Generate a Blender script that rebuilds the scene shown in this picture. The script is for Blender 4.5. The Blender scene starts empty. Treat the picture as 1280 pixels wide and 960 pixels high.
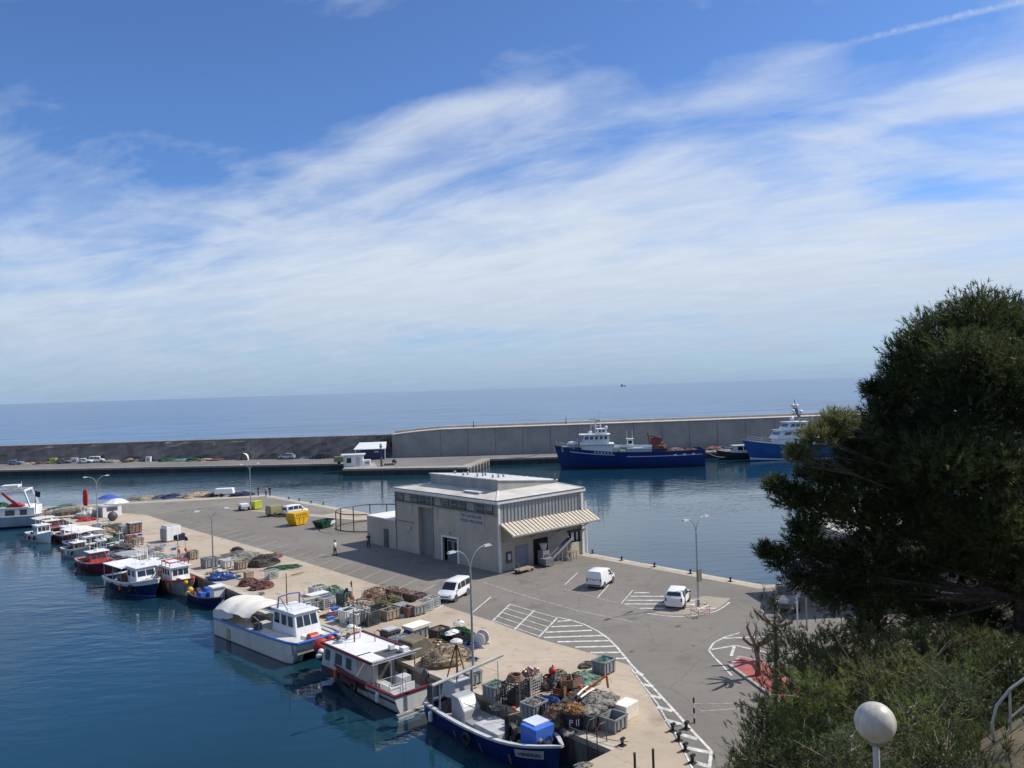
import bpy, math, random
import numpy as np
from mathutils import Vector, Matrix
random.seed(7); rng = np.random.default_rng(7)
S = bpy.context.scene
COL = S.collection
PI = math.pi
W = -1.6                       # water level; the quay top is z = 0
# ---------------------------------------------------------------- camera
F, HC, SL, HY = 1000.0, 18.0, -0.0315, 485.0
ROLL = math.atan(SL)
PIT = math.atan((HY-480)*math.cos(ROLL)/F)
def G(x, y, z=0.0):
    """point of the plane Z=z seen at photo pixel (x, y)"""
    dx, dy = x-640, y-480
    c, s = math.cos(-ROLL), math.sin(-ROLL)
    X, Y = dx*c-dy*s, dx*s+dy*c
    fy = F*math.cos(PIT)+Y*math.sin(PIT); fz = F*math.sin(PIT)-Y*math.cos(PIT)
    t = (z-HC)/fz
    return Vector((X*t, fy*t, z))
def D(x, y, d):
    """point at depth d along photo pixel (x, y)"""
    dx, dy = x-640, y-480
    c, s = math.cos(-ROLL), math.sin(-ROLL)
    X, Y = dx*c-dy*s, dx*s+dy*c
    fy = F*math.cos(PIT)+Y*math.sin(PIT); fz = F*math.sin(PIT)-Y*math.cos(PIT)
    return Vector((X*d/fy, d, HC+fz*d/fy))
UX, UY = -.664, .7475          # along the quay, away
VX, VY = .7475, .664           # across the quay, inland
AU = math.atan2(UY, UX); AV = math.atan2(VY, VX)
def UV(u, v, z=0.0):
    return Vector((3.3+u*UX+v*VX, 41+u*UY+v*VY, z))
cam = bpy.data.cameras.new('camera'); co = bpy.data.objects.new('camera', cam); COL.objects.link(co)
cam.sensor_width = 36; cam.lens = F/1280*36; cam.clip_end = 60000; cam.clip_start = .1
fwd = Vector((0, math.cos(PIT), math.sin(PIT))); up0 = Vector((0, -math.sin(PIT), math.cos(PIT))); r0 = Vector((1, 0, 0))
a = -ROLL
rt = r0*math.cos(a)-up0*math.sin(a); upv = r0*math.sin(a)+up0*math.cos(a)
co.matrix_world = Matrix(((rt.x, upv.x, -fwd.x, 0), (rt.y, upv.y, -fwd.y, 0), (rt.z, upv.z, -fwd.z, HC), (0, 0, 0, 1)))
S.camera = co
# ---------------------------------------------------------------- materials
MATS = {}
def lin(c):
    return tuple(c[:3])+(1,)
def M(name, col, rough=.6, var=.2, scale=1.5, metal=0, bump=0, bscale=30, col2=None, spec=.5, streak=False):
    if name in MATS: return MATS[name]
    m = bpy.data.materials.new(name); m.use_nodes = True; nt = m.node_tree; N = nt.nodes; L = nt.links
    b = N['Principled BSDF']; b.inputs['Roughness'].default_value = rough; b.inputs['Metallic'].default_value = metal
    b.inputs['Specular IOR Level'].default_value = spec
    tc = N.new('ShaderNodeTexCoord'); n = N.new('ShaderNodeTexNoise'); n.inputs['Scale'].default_value = scale
    n.inputs['Detail'].default_value = 6; n.inputs['Roughness'].default_value = .65
    src = tc.outputs['Object']
    if streak:
        mp = N.new('ShaderNodeMapping'); mp.inputs['Scale'].default_value = (1.6, 1.6, .18); L.new(src, mp.inputs[0]); src = mp.outputs[0]
    L.new(src, n.inputs['Vector'])
    r = N.new('ShaderNodeValToRGB'); r.color_ramp.elements[0].position = .34; r.color_ramp.elements[1].position = .66
    c2 = col2 or tuple(x*(1-var) for x in col)
    r.color_ramp.elements[0].color = lin(c2); r.color_ramp.elements[1].color = lin(tuple(min(1, x*(1+var*.5)) for x in col))
    L.new(n.outputs['Fac'], r.inputs[0]); L.new(r.outputs[0], b.inputs['Base Color'])
    if bump:
        n2 = N.new('ShaderNodeTexNoise'); n2.inputs['Scale'].default_value = bscale; n2.inputs['Detail'].default_value = 4
        L.new(tc.outputs['Object'], n2.inputs['Vector'])
        bp = N.new('ShaderNodeBump'); bp.inputs['Strength'].default_value = bump; bp.inputs['Distance'].default_value = .05
        L.new(n2.outputs['Fac'], bp.inputs['Height']); L.new(bp.outputs[0], b.inputs['Normal'])
    MATS[name] = m
    return m
white = M('white_paint', (.78, .78, .76), .35, .12, 1.2, streak=True)
whiteclean = M('car_white', (.82, .82, .82), .22, .03, .6)
cream = M('cream_paint', (.66, .6, .48), .5, .18, 1.5)
wcloth = M('white_cloth', (.74, .70, .62), .85, .12, 1.2, bump=.2, bscale=6)
lgrey = M('light_grey', (.52, .53, .53), .5, .2, 1.5)
mgrey = M('mid_grey', (.27, .28, .29), .55, .3, 2)
dgrey = M('dark_grey', (.08, .085, .09), .6, .35, 2)
black = M('black_rubber', (.018, .018, .02), .6, .3, 3)
glass = M('dark_glass', (.015, .02, .025), .08, .4, 1, spec=.8)
galv = M('galvanised', (.42, .44, .45), .42, .25, 3, metal=.55)
steel = M('dull_steel', (.3, .31, .32), .45, .3, 3, metal=.4)
rust = M('rust', (.16, .07, .035), .85, .5, 5, bump=.4)
navy = M('navy_blue', (.009, .02, .085), .32, .3, .9, streak=True)
blue = M('bright_blue', (.03, .16, .52), .4, .2, 1.5)
bluemid = M('tank_blue', (.06, .17, .62), .4, .12, 1.2)
maroon = M('maroon', (.16, .02, .03), .4, .3, 1.2, streak=True)
red = M('red_paint', (.48, .04, .03), .45, .3, 1.6)
orange = M('orange_paint', (.62, .15, .03), .6, .3, 3)
yellow = M('skip_yellow', (.72, .42, .01), .45, .2, 1.2)
lime = M('bin_lime', (.5, .55, .05), .5, .2, 1.2)
dkgreen = M('skip_green', (.012, .06, .035), .45, .3, 1.2)
wood = M('weathered_wood', (.3, .2, .12), .8, .4, 4, bump=.3)
binGrey = M('bin_grey', (.25, .27, .28), .55, .3, 2.5)
binDark = M('bin_dark', (.07, .075, .08), .55, .4, 2.5)
binWhite = M('bin_white', (.62, .62, .58), .55, .25, 2.2)
binTan = M('bin_tan', (.36, .29, .21), .65, .35, 2.2)
binGreen = M('bin_green', (.10, .17, .14), .55, .3, 2.2)
binRust = M('bin_rust', (.22, .13, .11), .7, .4, 2.2)
foam = M('white_foam', (.8, .76, .66), .8, .1, 3)
skin = M('skin', (.45, .27, .19), .55, .1, 5)
hairm = M('hair', (.03, .02, .015), .6, .3, 8)
def netmat(name, c):
    return M(name, c, .9, .55, 5, bump=.9, bscale=45, col2=tuple(x*.25 for x in c))
NET = {'teal': netmat('net_teal', (.16, .30, .27)), 'green': netmat('net_green', (.03, .13, .06)), 'brown': netmat('net_brown', (.33, .22, .14)),
       'tan': netmat('net_tan', (.42, .34, .24)), 'dark': netmat('net_dark', (.11, .10, .09)), 'redbrown': netmat('net_redbrown', (.22, .10, .085)),
       'orange': netmat('net_orange', (.46, .25, .10)), 'white': netmat('net_white', (.62, .60, .56)), 'blue': netmat('net_blue', (.05, .13, .42)), 'grey': netmat('net_grey', (.36, .34, .30)),
       'palegreen': netmat('net_palegreen', (.24, .36, .27)), 'paleblue': netmat('net_paleblue', (.34, .44, .47)), 'navy': netmat('net_navy', (.03, .05, .12)),
       'olive': netmat('net_olive', (.17, .16, .09)), 'red': netmat('cloth_red', (.6, .05, .05)), 'rose': netmat('net_rose', (.3, .17, .15))}
# ---------------------------------------------------------------- mesh builder
class MB:
    def __init__(s): s.v = []; s.f = []
    def add(s, v, f):
        k = len(s.v); s.v += [tuple(p) for p in v]; s.f += [tuple(i+k for i in q) for q in f]; return s
    def box(s, c, d, rz=0, taper=1.0, rot=None):
        """c = centre of the bottom face"""
        x, y, z = d[0]/2, d[1]/2, d[2]; t = taper
        p = [(-x, -y, 0), (x, -y, 0), (x, y, 0), (-x, y, 0), (-x*t, -y*t, z), (x*t, -y*t, z), (x*t, y*t, z), (-x*t, y*t, z)]
        R = rot or Matrix.Rotation(rz, 3, 'Z')
        p = [R @ Vector(q)+Vector(c) for q in p]
        return s.add(p, [(3, 2, 1, 0), (4, 5, 6, 7), (0, 1, 5, 4), (1, 2, 6, 5), (2, 3, 7, 6), (3, 0, 4, 7)])
    def bar(s, a, b, w, h=None):
        """square bar from a to b"""
        a, b = Vector(a), Vector(b); h = h or w; d = (b-a).normalized()
        u = d.cross(Vector((0, 0, 1)))
        if u.length < 1e-3: u = Vector((1, 0, 0))
        u.normalize(); n = u.cross(d)
        o = [u*w/2+n*h/2, -u*w/2+n*h/2, -u*w/2-n*h/2, u*w/2-n*h/2]
        return s.add([a+q for q in o]+[b+q for q in o], [(3, 2, 1, 0), (4, 5, 6, 7), (0, 1, 5, 4), (1, 2, 6, 5), (2, 3, 7, 6), (3, 0, 4, 7)])
    def tube(s, pts, r, n=8, cap=True):
        pts = [Vector(p) for p in pts]; rs = r if isinstance(r, (list, tuple)) else [r]*len(pts); rings = []; pu = None
        for i, p in enumerate(pts):
            d = (pts[min(i+1, len(pts)-1)]-pts[max(i-1, 0)]).normalized()
            u = pu if pu is not None else (d.cross(Vector((0, 0, 1))) if abs(d.z) < .95 else Vector((1, 0, 0)))
            u = (u-d*u.dot(d)); u.normalize(); pu = u; w = d.cross(u)
            rings.append([p+(u*math.cos(2*PI*k/n)+w*math.sin(2*PI*k/n))*rs[i] for k in range(n)])
        return s.loft(rings, True, cap)
    def loft(s, rings, closed=True, cap=True):
        n = len(rings[0]); v = [p for r in rings for p in r]; f = []
        for i in range(len(rings)-1):
            for k in range(n if closed else n-1):
                a, b = i*n+k, i*n+(k+1) % n
                f.append((a, b, b+n, a+n))
        if cap and closed: f += [tuple(range(n))[::-1], tuple((len(rings)-1)*n+k for k in range(n))]
        return s.add(v, f)
    def cyl(s, c, r, h, n=16, r2=None):
        c = Vector(c); r2 = r if r2 is None else r2
        return s.loft([[c+Vector((math.cos(2*PI*k/n)*q, math.sin(2*PI*k/n)*q, z)) for k in range(n)] for q, z in ((r, 0), (r2, h))])
    def disc(s, c, axis, r, h, n=16):
        c = Vector(c); ax = Vector(axis).normalized(); return s.tube([c-ax*h/2, c+ax*h/2], r, n)
    def prism(s, poly, z0, z1):
        n = len(poly); v = [(x, y, z0) for x, y in poly]+[(x, y, z1) for x, y in poly]
        return s.add(v, [tuple(range(n))[::-1], tuple(range(n, 2*n))]+[(k, (k+1) % n, (k+1) % n+n, k+n) for k in range(n)])
    def prism_y(s, poly, y0, y1):
        """polygon in the xz plane, extruded along y"""
        n = len(poly); v = [(x, y0, z) for x, z in poly]+[(x, y1, z) for x, z in poly]
        return s.add(v, [tuple(range(n)), tuple(range(n, 2*n))[::-1]]+[(k, k+n, (k+1) % n+n, (k+1) % n) for k in range(n)])
    def ball(s, c, r, seg=10, sq=(1, 1, 1), amp=0, seed=0, flat=False):
        """lumpy ball; amp = lumpiness"""
        rg = random.Random(seed); ph = [(rg.uniform(.8, 3.2), rg.uniform(.8, 3.2), rg.uniform(.8, 3.2), rg.uniform(0, 6)) for _ in range(6)]
        rings = []; c = Vector(c)
        for i in range(1, seg):
            th = PI*i/seg; ring = []
            for k in range(2*seg):
                p = Vector((math.sin(th)*math.cos(PI*k/seg), math.sin(th)*math.sin(PI*k/seg), math.cos(th)))
                q = 1+amp*sum(math.sin(a*p.x*2+b*p.y*2+d*p.z*2+e) for a, b, d, e in ph)/2.4+amp*.5*rg.uniform(-1, 1)
                z = p.z*q*sq[2]
                if flat: z = max(z, -.02)
                ring.append(c+Vector((p.x*q*sq[0], p.y*q*sq[1], z))*r)
            rings.append(ring)
        k0 = len(s.v); n = 2*seg
        s.loft(rings, True, False)
        t = sum((Vector(p) for p in rings[0]), Vector())/n; b = sum((Vector(p) for p in rings[-1]), Vector())/n
        s.add([t+Vector((0, 0, r*sq[2]*.03)), b], []); kt = len(s.v)-2
        for k in range(n):
            s.f.append((kt, k0+k, k0+(k+1) % n)[::-1]); s.f.append((kt+1, k0+(len(rings)-1)*n+(k+1) % n, k0+(len(rings)-1)*n+k)[::-1])
        return s
    def panel(s, quad, u0, u1, v0, v1, off=.02, th=.03):
        """thin plate standing proud of the quad A B C D (A-B bottom, D-C top)"""
        A, B, C, Dd = [Vector(p) for p in quad]; n = (B-A).cross(Dd-A).normalized()
        P = lambda u, v: (A*(1-u)+B*u)*(1-v)+(Dd*(1-u)+C*u)*v
        q = [P(u0, v0), P(u1, v0), P(u1, v1), P(u0, v1)]
        return s.add([p+n*(off-th) for p in q]+[p+n*off for p in q], [(3, 2, 1, 0), (4, 5, 6, 7), (0, 1, 5, 4), (1, 2, 6, 5), (2, 3, 7, 6), (3, 0, 4, 7)])
    def build(s, name, mat, parent=None, loc=None, rz=0, smooth=False, bevel=0, label=None):
        me = bpy.data.meshes.new(name); me.from_pydata(s.v, [], s.f); me.materials.append(mat)
        o = bpy.data.objects.new(name, me); COL.objects.link(o)
        if parent: o.parent = parent
        if loc is not None: o.location = loc
        o.rotation_euler = (0, 0, rz)
        if smooth:
            for p in me.polygons: p.use_smooth = True
        if bevel:
            b = o.modifiers.new('bevel', 'BEVEL'); b.width = bevel; b.segments = 2; b.limit_method = 'ANGLE'
        if label: o['label'] = label
        return o
def comps(mb):
    """connected pieces of a mesh builder"""
    par = list(range(len(mb.v)))
    def find(i):
        while par[i] != i: par[i] = par[par[i]]; i = par[i]
        return i
    for f in mb.f:
        r = find(f[0])
        for k in f[1:]: par[find(k)] = r
    out = {}
    for f in mb.f:
        m_, ix = out.setdefault(find(f[0]), (MB(), {}))
        for k in f:
            if k not in ix: ix[k] = len(m_.v); m_.v.append(mb.v[k])
        m_.f.append(tuple(ix[k] for k in f))
    return [m_ for m_, ix in out.values()]
def each(mb, name, mat, par, **k):
    """every piece an object of its own"""
    return [m_.build(name, mat, par, **k) for m_ in comps(mb)]
def tag(o, label, cat, group=None, kind=None):
    if label: o['label'] = label
    if cat: o['category'] = cat
    if group: o['group'] = group
    if kind: o['kind'] = kind
    return o
def thing(name, label, cat, loc=(0, 0, 0), rz=0, group=None):
    o = bpy.data.objects.new(name, None); COL.objects.link(o); o.location = loc; o.rotation_euler = (0, 0, rz); o.empty_display_size = .3
    return tag(o, label, cat, group)
def struct(mb, name, mat, **k):
    o = mb.build(name, mat, **k); o['kind'] = 'structure'; return o
def dup(root, loc, rz=None, label=None, group=None):
    r = root.copy(); COL.objects.link(r); r.location = loc
    if rz is not None: r.rotation_euler = (0, 0, rz)
    if label: r['label'] = label
    if group: r['group'] = group
    for ch in list(root.children):
        c = ch.copy(); COL.objects.link(c); c.parent = r
        for g in ch.children:
            d = g.copy(); COL.objects.link(d); d.parent = c
    return r
def text(txt, size, mat, parent, mtx, name='lettering', ext=.008):
    cu = bpy.data.curves.new(name, 'FONT'); cu.body = txt; cu.size = size; cu.extrude = ext; cu.align_x = 'CENTER'; cu.align_y = 'CENTER'
    t = bpy.data.objects.new('t', cu); COL.objects.link(t)
    me = bpy.data.meshes.new_from_object(t); bpy.data.objects.remove(t)
    me.materials.clear(); me.materials.append(mat)
    o = bpy.data.objects.new(name, me); COL.objects.link(o); o.parent = parent; o.matrix_local = mtx
    return o
def face_mtx(pos, right, upv):
    r = Vector(right).normalized(); u = Vector(upv).normalized(); n = r.cross(u)
    return Matrix(((r.x, u.x, n.x, pos[0]), (r.y, u.y, n.y, pos[1]), (r.z, u.z, n.z, pos[2]), (0, 0, 0, 1)))

# ================================================================ SETTING
# ---- ground materials
def groundmat(name, c1, c2, c3, s1=.12, s2=1.3, bump=.15, crack=True):
    m = bpy.data.materials.new(name); m.use_nodes = True; nt = m.node_tree; N = nt.nodes; L = nt.links
    b = N['Principled BSDF']; b.inputs['Roughness'].default_value = .88; b.inputs['Specular IOR Level'].default_value = .25
    tc = N.new('ShaderNodeTexCoord')
    def noise(sc, det=8, ro=.6, st=None):
        n = N.new('ShaderNodeTexNoise'); n.inputs['Scale'].default_value = sc; n.inputs['Detail'].default_value = det; n.inputs['Roughness'].default_value = ro
        if st:
            mp = N.new('ShaderNodeMapping'); mp.vector_type = 'TEXTURE'; mp.inputs['Rotation'].default_value = (0, 0, AU); mp.inputs['Scale'].default_value = (1/st[0], 1/st[1], 1)
            L.new(tc.outputs['Object'], mp.inputs[0]); L.new(mp.outputs[0], n.inputs['Vector'])
        else: L.new(tc.outputs['Object'], n.inputs['Vector'])
        return n
    n1 = noise(s1); n2 = noise(s2); n3 = noise(14, 4, .7); n4 = noise(.5, 5, .6, (.12, 1.4, 1))
    r1 = N.new('ShaderNodeValToRGB'); r1.color_ramp.elements[0].position = .38; r1.color_ramp.elements[1].position = .64
    r1.color_ramp.elements[0].color = lin(c1); r1.color_ramp.elements[1].color = lin(c2); L.new(n1.outputs['Fac'], r1.inputs[0])
    def mix(f, a, bcol, lo, hi):
        r = N.new('ShaderNodeMapRange'); r.inputs[1].default_value = lo; r.inputs[2].default_value = hi; L.new(f, r.inputs[0])
        mx = N.new('ShaderNodeMix'); mx.data_type = 'RGBA'; L.new(r.outputs[0], mx.inputs[0]); L.new(a, mx.inputs[6]); mx.inputs[7].default_value = lin(bcol); return mx.outputs[2]
    c = mix(n2.outputs['Fac'], r1.outputs[0], c3, .52, .85)
    c = mix(n4.outputs['Fac'], c, c3, .55, .95)
    c = mix(n3.outputs['Fac'], c, tuple(x*.6 for x in c1), .6, .9)
    if crack:
        vo = N.new('ShaderNodeTexVoronoi'); vo.feature = 'DISTANCE_TO_EDGE'; vo.inputs['Scale'].default_value = .16
        n5 = noise(.8, 4); mxv = N.new('ShaderNodeMix'); mxv.data_type = 'RGBA'; mxv.inputs[0].default_value = .5
        L.new(tc.outputs['Object'], mxv.inputs[6]); L.new(n5.outputs['Color'], mxv.inputs[7])
        ad = N.new('ShaderNodeVectorMath'); ad.operation = 'MULTIPLY_ADD'; L.new(n5.outputs['Color'], ad.inputs[0]); ad.inputs[1].default_value = (1.5, 1.5, 0); L.new(tc.outputs['Object'], ad.inputs[2])
        L.new(ad.outputs[0], vo.inputs['Vector'])
        r = N.new('ShaderNodeMapRange'); r.inputs[1].default_value = .004; r.inputs[2].default_value = .012; r.inputs[3].default_value = .28; r.inputs[4].default_value = 0; L.new(vo.outputs['Distance'], r.inputs[0])
        mx = N.new('ShaderNodeMix'); mx.data_type = 'RGBA'; L.new(r.outputs[0], mx.inputs[0]); L.new(c, mx.inputs[6]); mx.inputs[7].default_value = lin(tuple(x*.45 for x in c1)); c = mx.outputs[2]
    n6 = noise(.33, 3, .5); c = mix(n6.outputs['Fac'], c, tuple(x*.62 for x in c1), .60, .80)
    n7 = noise(.9, 2, .4); c = mix(n7.outputs['Fac'], c, tuple(x*.42 for x in c1), .70, .80)
    L.new(c, b.inputs['Base Color'])
    bp = N.new('ShaderNodeBump'); bp.inputs['Strength'].default_value = bump; bp.inputs['Distance'].default_value = .03; L.new(n3.outputs['Fac'], bp.inputs['Height']); L.new(bp.outputs[0], b.inputs['Normal'])
    return m
concrete = groundmat('quay_concrete', (.40, .33, .25), (.50, .42, .32), (.33, .27, .21))
asphalt = groundmat('asphalt', (.185, .168, .145), (.225, .205, .178), (.150, .137, .122), .09)
asphalt2 = groundmat('asphalt_old', (.20, .185, .16), (.25, .23, .20), (.17, .155, .14), .09)
farcon = groundmat('far_concrete', (.30, .27, .23), (.38, .35, .30), (.22, .20, .18), .05, .6)
farasph = groundmat('far_asphalt', (.17, .16, .15), (.22, .21, .20), (.15, .14, .135), .05, .6)
wallside = M('quay_side', (.20, .18, .15), .9, .5, .8, bump=.3, bscale=4, col2=(.05, .05, .042), streak=True)

# ---- water
def watermat(name, base, rough, scales, strength, var=.5):
    m = bpy.data.materials.new(name); m.use_nodes = True; nt = m.node_tree; N = nt.nodes; L = nt.links
    b = N['Principled BSDF']; b.inputs['Roughness'].default_value = rough; b.inputs['IOR'].default_value = 1.45 if name[0] == 'h' else 1.33
    if name[0] == 's': b.inputs['Specular IOR Level'].default_value = .28
    tc = N.new('ShaderNodeTexCoord')
    mp0 = N.new('ShaderNodeMapping'); mp0.inputs['Scale'].default_value = (.3, 1.2, 1) if name[0] == 's' else (1, 1, 1); L.new(tc.outputs['Object'], mp0.inputs[0])
    n = N.new('ShaderNodeTexNoise'); n.inputs['Scale'].default_value = .02; n.inputs['Detail'].default_value = 7; L.new(mp0.outputs[0], n.inputs['Vector'])
    r = N.new('ShaderNodeValToRGB'); r.color_ramp.elements[0].position = .35; r.color_ramp.elements[1].position = .7
    r.color_ramp.elements[0].color = lin(tuple(x*(1-var) for x in base)); r.color_ramp.elements[1].color = lin(tuple(x*(1+var*.4) for x in base))
    L.new(n.outputs['Fac'], r.inputs[0]); L.new(r.outputs[0], b.inputs['Base Color'])
    if name[0] == 's':      # aerial haze painted into the sea's base colour, paler with distance
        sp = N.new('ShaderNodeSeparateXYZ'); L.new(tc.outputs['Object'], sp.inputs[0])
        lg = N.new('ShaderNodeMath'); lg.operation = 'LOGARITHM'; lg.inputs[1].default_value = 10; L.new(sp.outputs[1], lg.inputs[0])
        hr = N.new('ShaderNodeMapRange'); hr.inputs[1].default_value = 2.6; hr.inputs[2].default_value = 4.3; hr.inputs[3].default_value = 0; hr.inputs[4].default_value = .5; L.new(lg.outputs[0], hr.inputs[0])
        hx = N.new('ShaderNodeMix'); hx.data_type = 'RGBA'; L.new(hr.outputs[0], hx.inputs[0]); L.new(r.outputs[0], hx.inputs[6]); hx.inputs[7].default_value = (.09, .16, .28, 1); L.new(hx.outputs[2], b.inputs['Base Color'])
    h = None
    for sc, st, rot, wgt in scales:
        mp = N.new('ShaderNodeMapping'); mp.inputs['Rotation'].default_value = (0, 0, rot); mp.inputs['Scale'].default_value = (sc, sc*st, 1)
        L.new(tc.outputs['Object'], mp.inputs[0])
        w = N.new('ShaderNodeTexNoise'); w.inputs['Scale'].default_value = 1; w.inputs['Detail'].default_value = 3; w.inputs['Roughness'].default_value = .5
        L.new(mp.outputs[0], w.inputs['Vector'])
        mu = N.new('ShaderNodeMath'); mu.operation = 'MULTIPLY'; mu.inputs[1].default_value = wgt; L.new(w.outputs['Fac'], mu.inputs[0])
        if h is None: h = mu.outputs[0]
        else:
            ad = N.new('ShaderNodeMath'); L.new(h, ad.inputs[0]); L.new(mu.outputs[0], ad.inputs[1]); h = ad.outputs[0]
    # calm and ruffled patches
    pn = N.new('ShaderNodeTexNoise'); pn.inputs['Scale'].default_value = .035; pn.inputs['Detail'].default_value = 2; L.new(tc.outputs['Object'], pn.inputs['Vector'])
    pr = N.new('ShaderNodeMapRange'); pr.inputs[1].default_value = .35; pr.inputs[2].default_value = .65; pr.inputs[3].default_value = .3; pr.inputs[4].default_value = 1.5; L.new(pn.outputs['Fac'], pr.inputs[0])
    hm = N.new('ShaderNodeMath'); hm.operation = 'MULTIPLY'; L.new(h, hm.inputs[0]); L.new(pr.outputs[0], hm.inputs[1])
    bp = N.new('ShaderNodeBump'); bp.inputs['Strength'].default_value = 1; bp.inputs['Distance'].default_value = strength
    L.new(hm.outputs[0], bp.inputs['Height']); L.new(bp.outputs[0], b.inputs['Normal'])
    return m
harbmat = watermat('harbour_water', (.011, .054, .084), .02, [(.32, 2.4, -.35, 1.0), (1.1, 2.0, .25, .2), (3.6, 1.5, .1, .03)], .05)
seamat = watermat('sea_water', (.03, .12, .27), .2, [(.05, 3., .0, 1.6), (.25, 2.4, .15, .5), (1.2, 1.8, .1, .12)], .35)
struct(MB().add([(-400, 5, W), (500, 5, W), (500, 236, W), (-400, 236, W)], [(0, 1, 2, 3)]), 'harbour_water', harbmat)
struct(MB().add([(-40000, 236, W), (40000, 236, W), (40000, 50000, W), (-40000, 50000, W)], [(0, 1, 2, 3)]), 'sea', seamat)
struct(MB().add([(-40000, -500, -14), (40000, -500, -14), (40000, 50000, -14), (-40000, 50000, -14)], [(0, 1, 2, 3)]), 'seabed', dgrey)

# ---- near quay
def poly2(pts): return [(p.x, p.y) for p in pts]
land = poly2([UV(-1.8, -60), UV(-1.8, -.2), UV(50, 0), UV(130, 0), UV(111, 33.2), UV(60, 33.2), UV(10, 33.2)])+[(23.5, 70.4), (27, 71.2), (40, 75), (90, 86), (300, 120), (300, -60), (-60, -60)]
struct(MB().prism(land, -6, 0), 'quay', concrete)
# quay wall faces (darker, stained) 3 mm proud of the slab
mb = MB()
for p, q in (((-1.8, -60), (-1.8, -.2)), ((-1.8, -.2), (130, 0)), ((130, 0), (111, 33.2)), ((111, 33.2), (10, 33.2))):
    P, Q = UV(*p), UV(*q); n = Vector((-(Q-P).y, (Q-P).x, 0)).normalized()
    if p[0] == q[0]: pass
    for z0, z1, o in ((-5, -.28, .03),):
        mb.add([P+n*o+Vector((0, 0, z0)), Q+n*o+Vector((0, 0, z0)), Q+n*o+Vector((0, 0, z1)), P+n*o+Vector((0, 0, z1))], [(3, 2, 1, 0)])
struct(mb, 'quay_face', wallside)
# coping stones along the water's edge
mb = MB()
cop = M('coping', (.50, .45, .38), .85, .25, .7)
for p, q in (((-1.8, -.2), (130, 0)), ((111, 33.2), (10, 33.2))):
    P, Q = UV(*p), UV(*q); d = (Q-P).normalized(); L_ = (Q-P).length; n = Vector((d.y, -d.x, 0)); k = 0
    while k*2.5 < L_-.1:
        a0 = P+d*(k*2.5+.015); b0 = P+d*(min((k+1)*2.5, L_)-.015)
        mb.add([a0+Vector((0, 0, .004)), b0+Vector((0, 0, .004)), b0+n*.55+Vector((0, 0, .004)), a0+n*.55+Vector((0, 0, .004))], [(0, 1, 2, 3)]); k += 1
struct(mb, 'coping', cop)
# asphalt road sheet
z1 = .004
apx = [G(240, 662), G(346, 691.5), G(453, 725), G(614, 776), G(676, 799), G(736, 815.6), G(789, 832), G(837, 911), G(867, 960)]
road = poly2([UV(103, 10.2)]+apx)+[(7.6, 26), (7.6, -20), (290, -20), (290, 112), (90, 84), (40, 73)]+poly2([UV(9.5, 31.8), UV(60, 31.8), UV(103.2, 20)])
struct(MB().add([(x, y, z1) for x, y in road], [tuple(range(len(road)))]), 'road', asphalt)
road2 = poly2([UV(126, 3), UV(103.02, 10.2), UV(103.22, 20.), UV(80, 28.), UV(80, 31.8), UV(108, 31.8)])
struct(MB().add([(x, y, .009) for x, y in road2], [tuple(range(len(road2)))][:1]), 'road_far_end', asphalt2)
# ---- painted markings
paint = M('road_paint', (.70, .69, .65), .7, .25, 2.5, col2=(.34, .33, .31))
fpaint = M('worn_road_paint', (.42, .41, .38), .75, .3, 2.5, col2=(.2, .19, .18))
mk = MB(); mf = MB()
def stripe(mb_, P, Q, w=.12, z=.012):
    d = (Q-P); d.z = 0; d.normalize(); n = Vector((-d.y, d.x, 0))*w/2
    mb_.add([Vector((p.x, p.y, z)) for p in (P-n, Q-n, Q+n, P+n)], [(0, 1, 2, 3)])
def pstripe(a, b, w=.12, m=None, z=.012): stripe(m or mk, G(*a), G(*b), w, z)
def pline(pts, w=.12, m=None, z=.012):
    P = [G(*p) for p in pts]; n = len(P); L_, R_ = [], []
    for i, p in enumerate(P):
        d = (P[min(i+1, n-1)]-P[max(i-1, 0)]).normalized(); q = Vector((-d.y, d.x, 0))*w/2
        L_.append(Vector((p.x+q.x, p.y+q.y, z))); R_.append(Vector((p.x-q.x, p.y-q.y, z)))
    (m or mk).add(L_+R_, [(i, i+n, i+n+1, i+1) for i in range(n-1)])
pstripe((544, 763), (575, 742)); pstripe((589, 767), (614, 746))
for a, b in (((615, 777), (638, 755)), ((643, 787), (668, 763)), ((673, 797), (697, 772))): pstripe(a, b, .14)
for k in range(5):
    f = .02+.23*k; p0 = Vector((638-23*f, 755+22*f)); p1 = Vector((697-24*f, 772+25*f)); pstripe(p0, p1, .1, z=.017)
for a, b, in (((697, 777), (713, 775.5)), ((689, 783.5), (728, 782)), ((682, 790.5), (740, 788)), ((680, 797), (754, 794.5)), ((697, 802.5), (762, 801)), ((719, 809), (770, 808)), ((738, 816), (776, 815.5)), ((766, 823.5), (784, 823))): pstripe(a, b, .28)
pline([(697, 772), (713, 775), (731, 781), (747, 789), (760, 798), (771, 809), (789, 831), (811, 854), (835, 880), (861, 909), (889, 939), (888, 949), (886, 965)], .17, z=.018)
pline([(789, 836), (805, 858), (822, 880), (836, 905), (842, 912), (851, 930), (858, 945), (866, 962)], .1, z=.018)
for a, b in (((795, 840), (803, 844)), ((804, 855.5), (816, 858)), ((812, 869), (827, 873)), ((821, 884), (841, 889)), ((832, 900), (856, 907)), ((846, 917), (872, 924)), ((859, 935), (887, 941)), ((868, 953), (885, 958))): pstripe(a, b, .34)
pline([(604, 728), (660, 746), (720, 763), (790, 777.5)], .13, mf, z=.014)
for k in range(16):
    u = 25+k*3.0+2.6
    if u < 103: stripe(mf, UV(u+2.2, 9.4), UV(u+4.6, 13.9), .11, .014)
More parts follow.
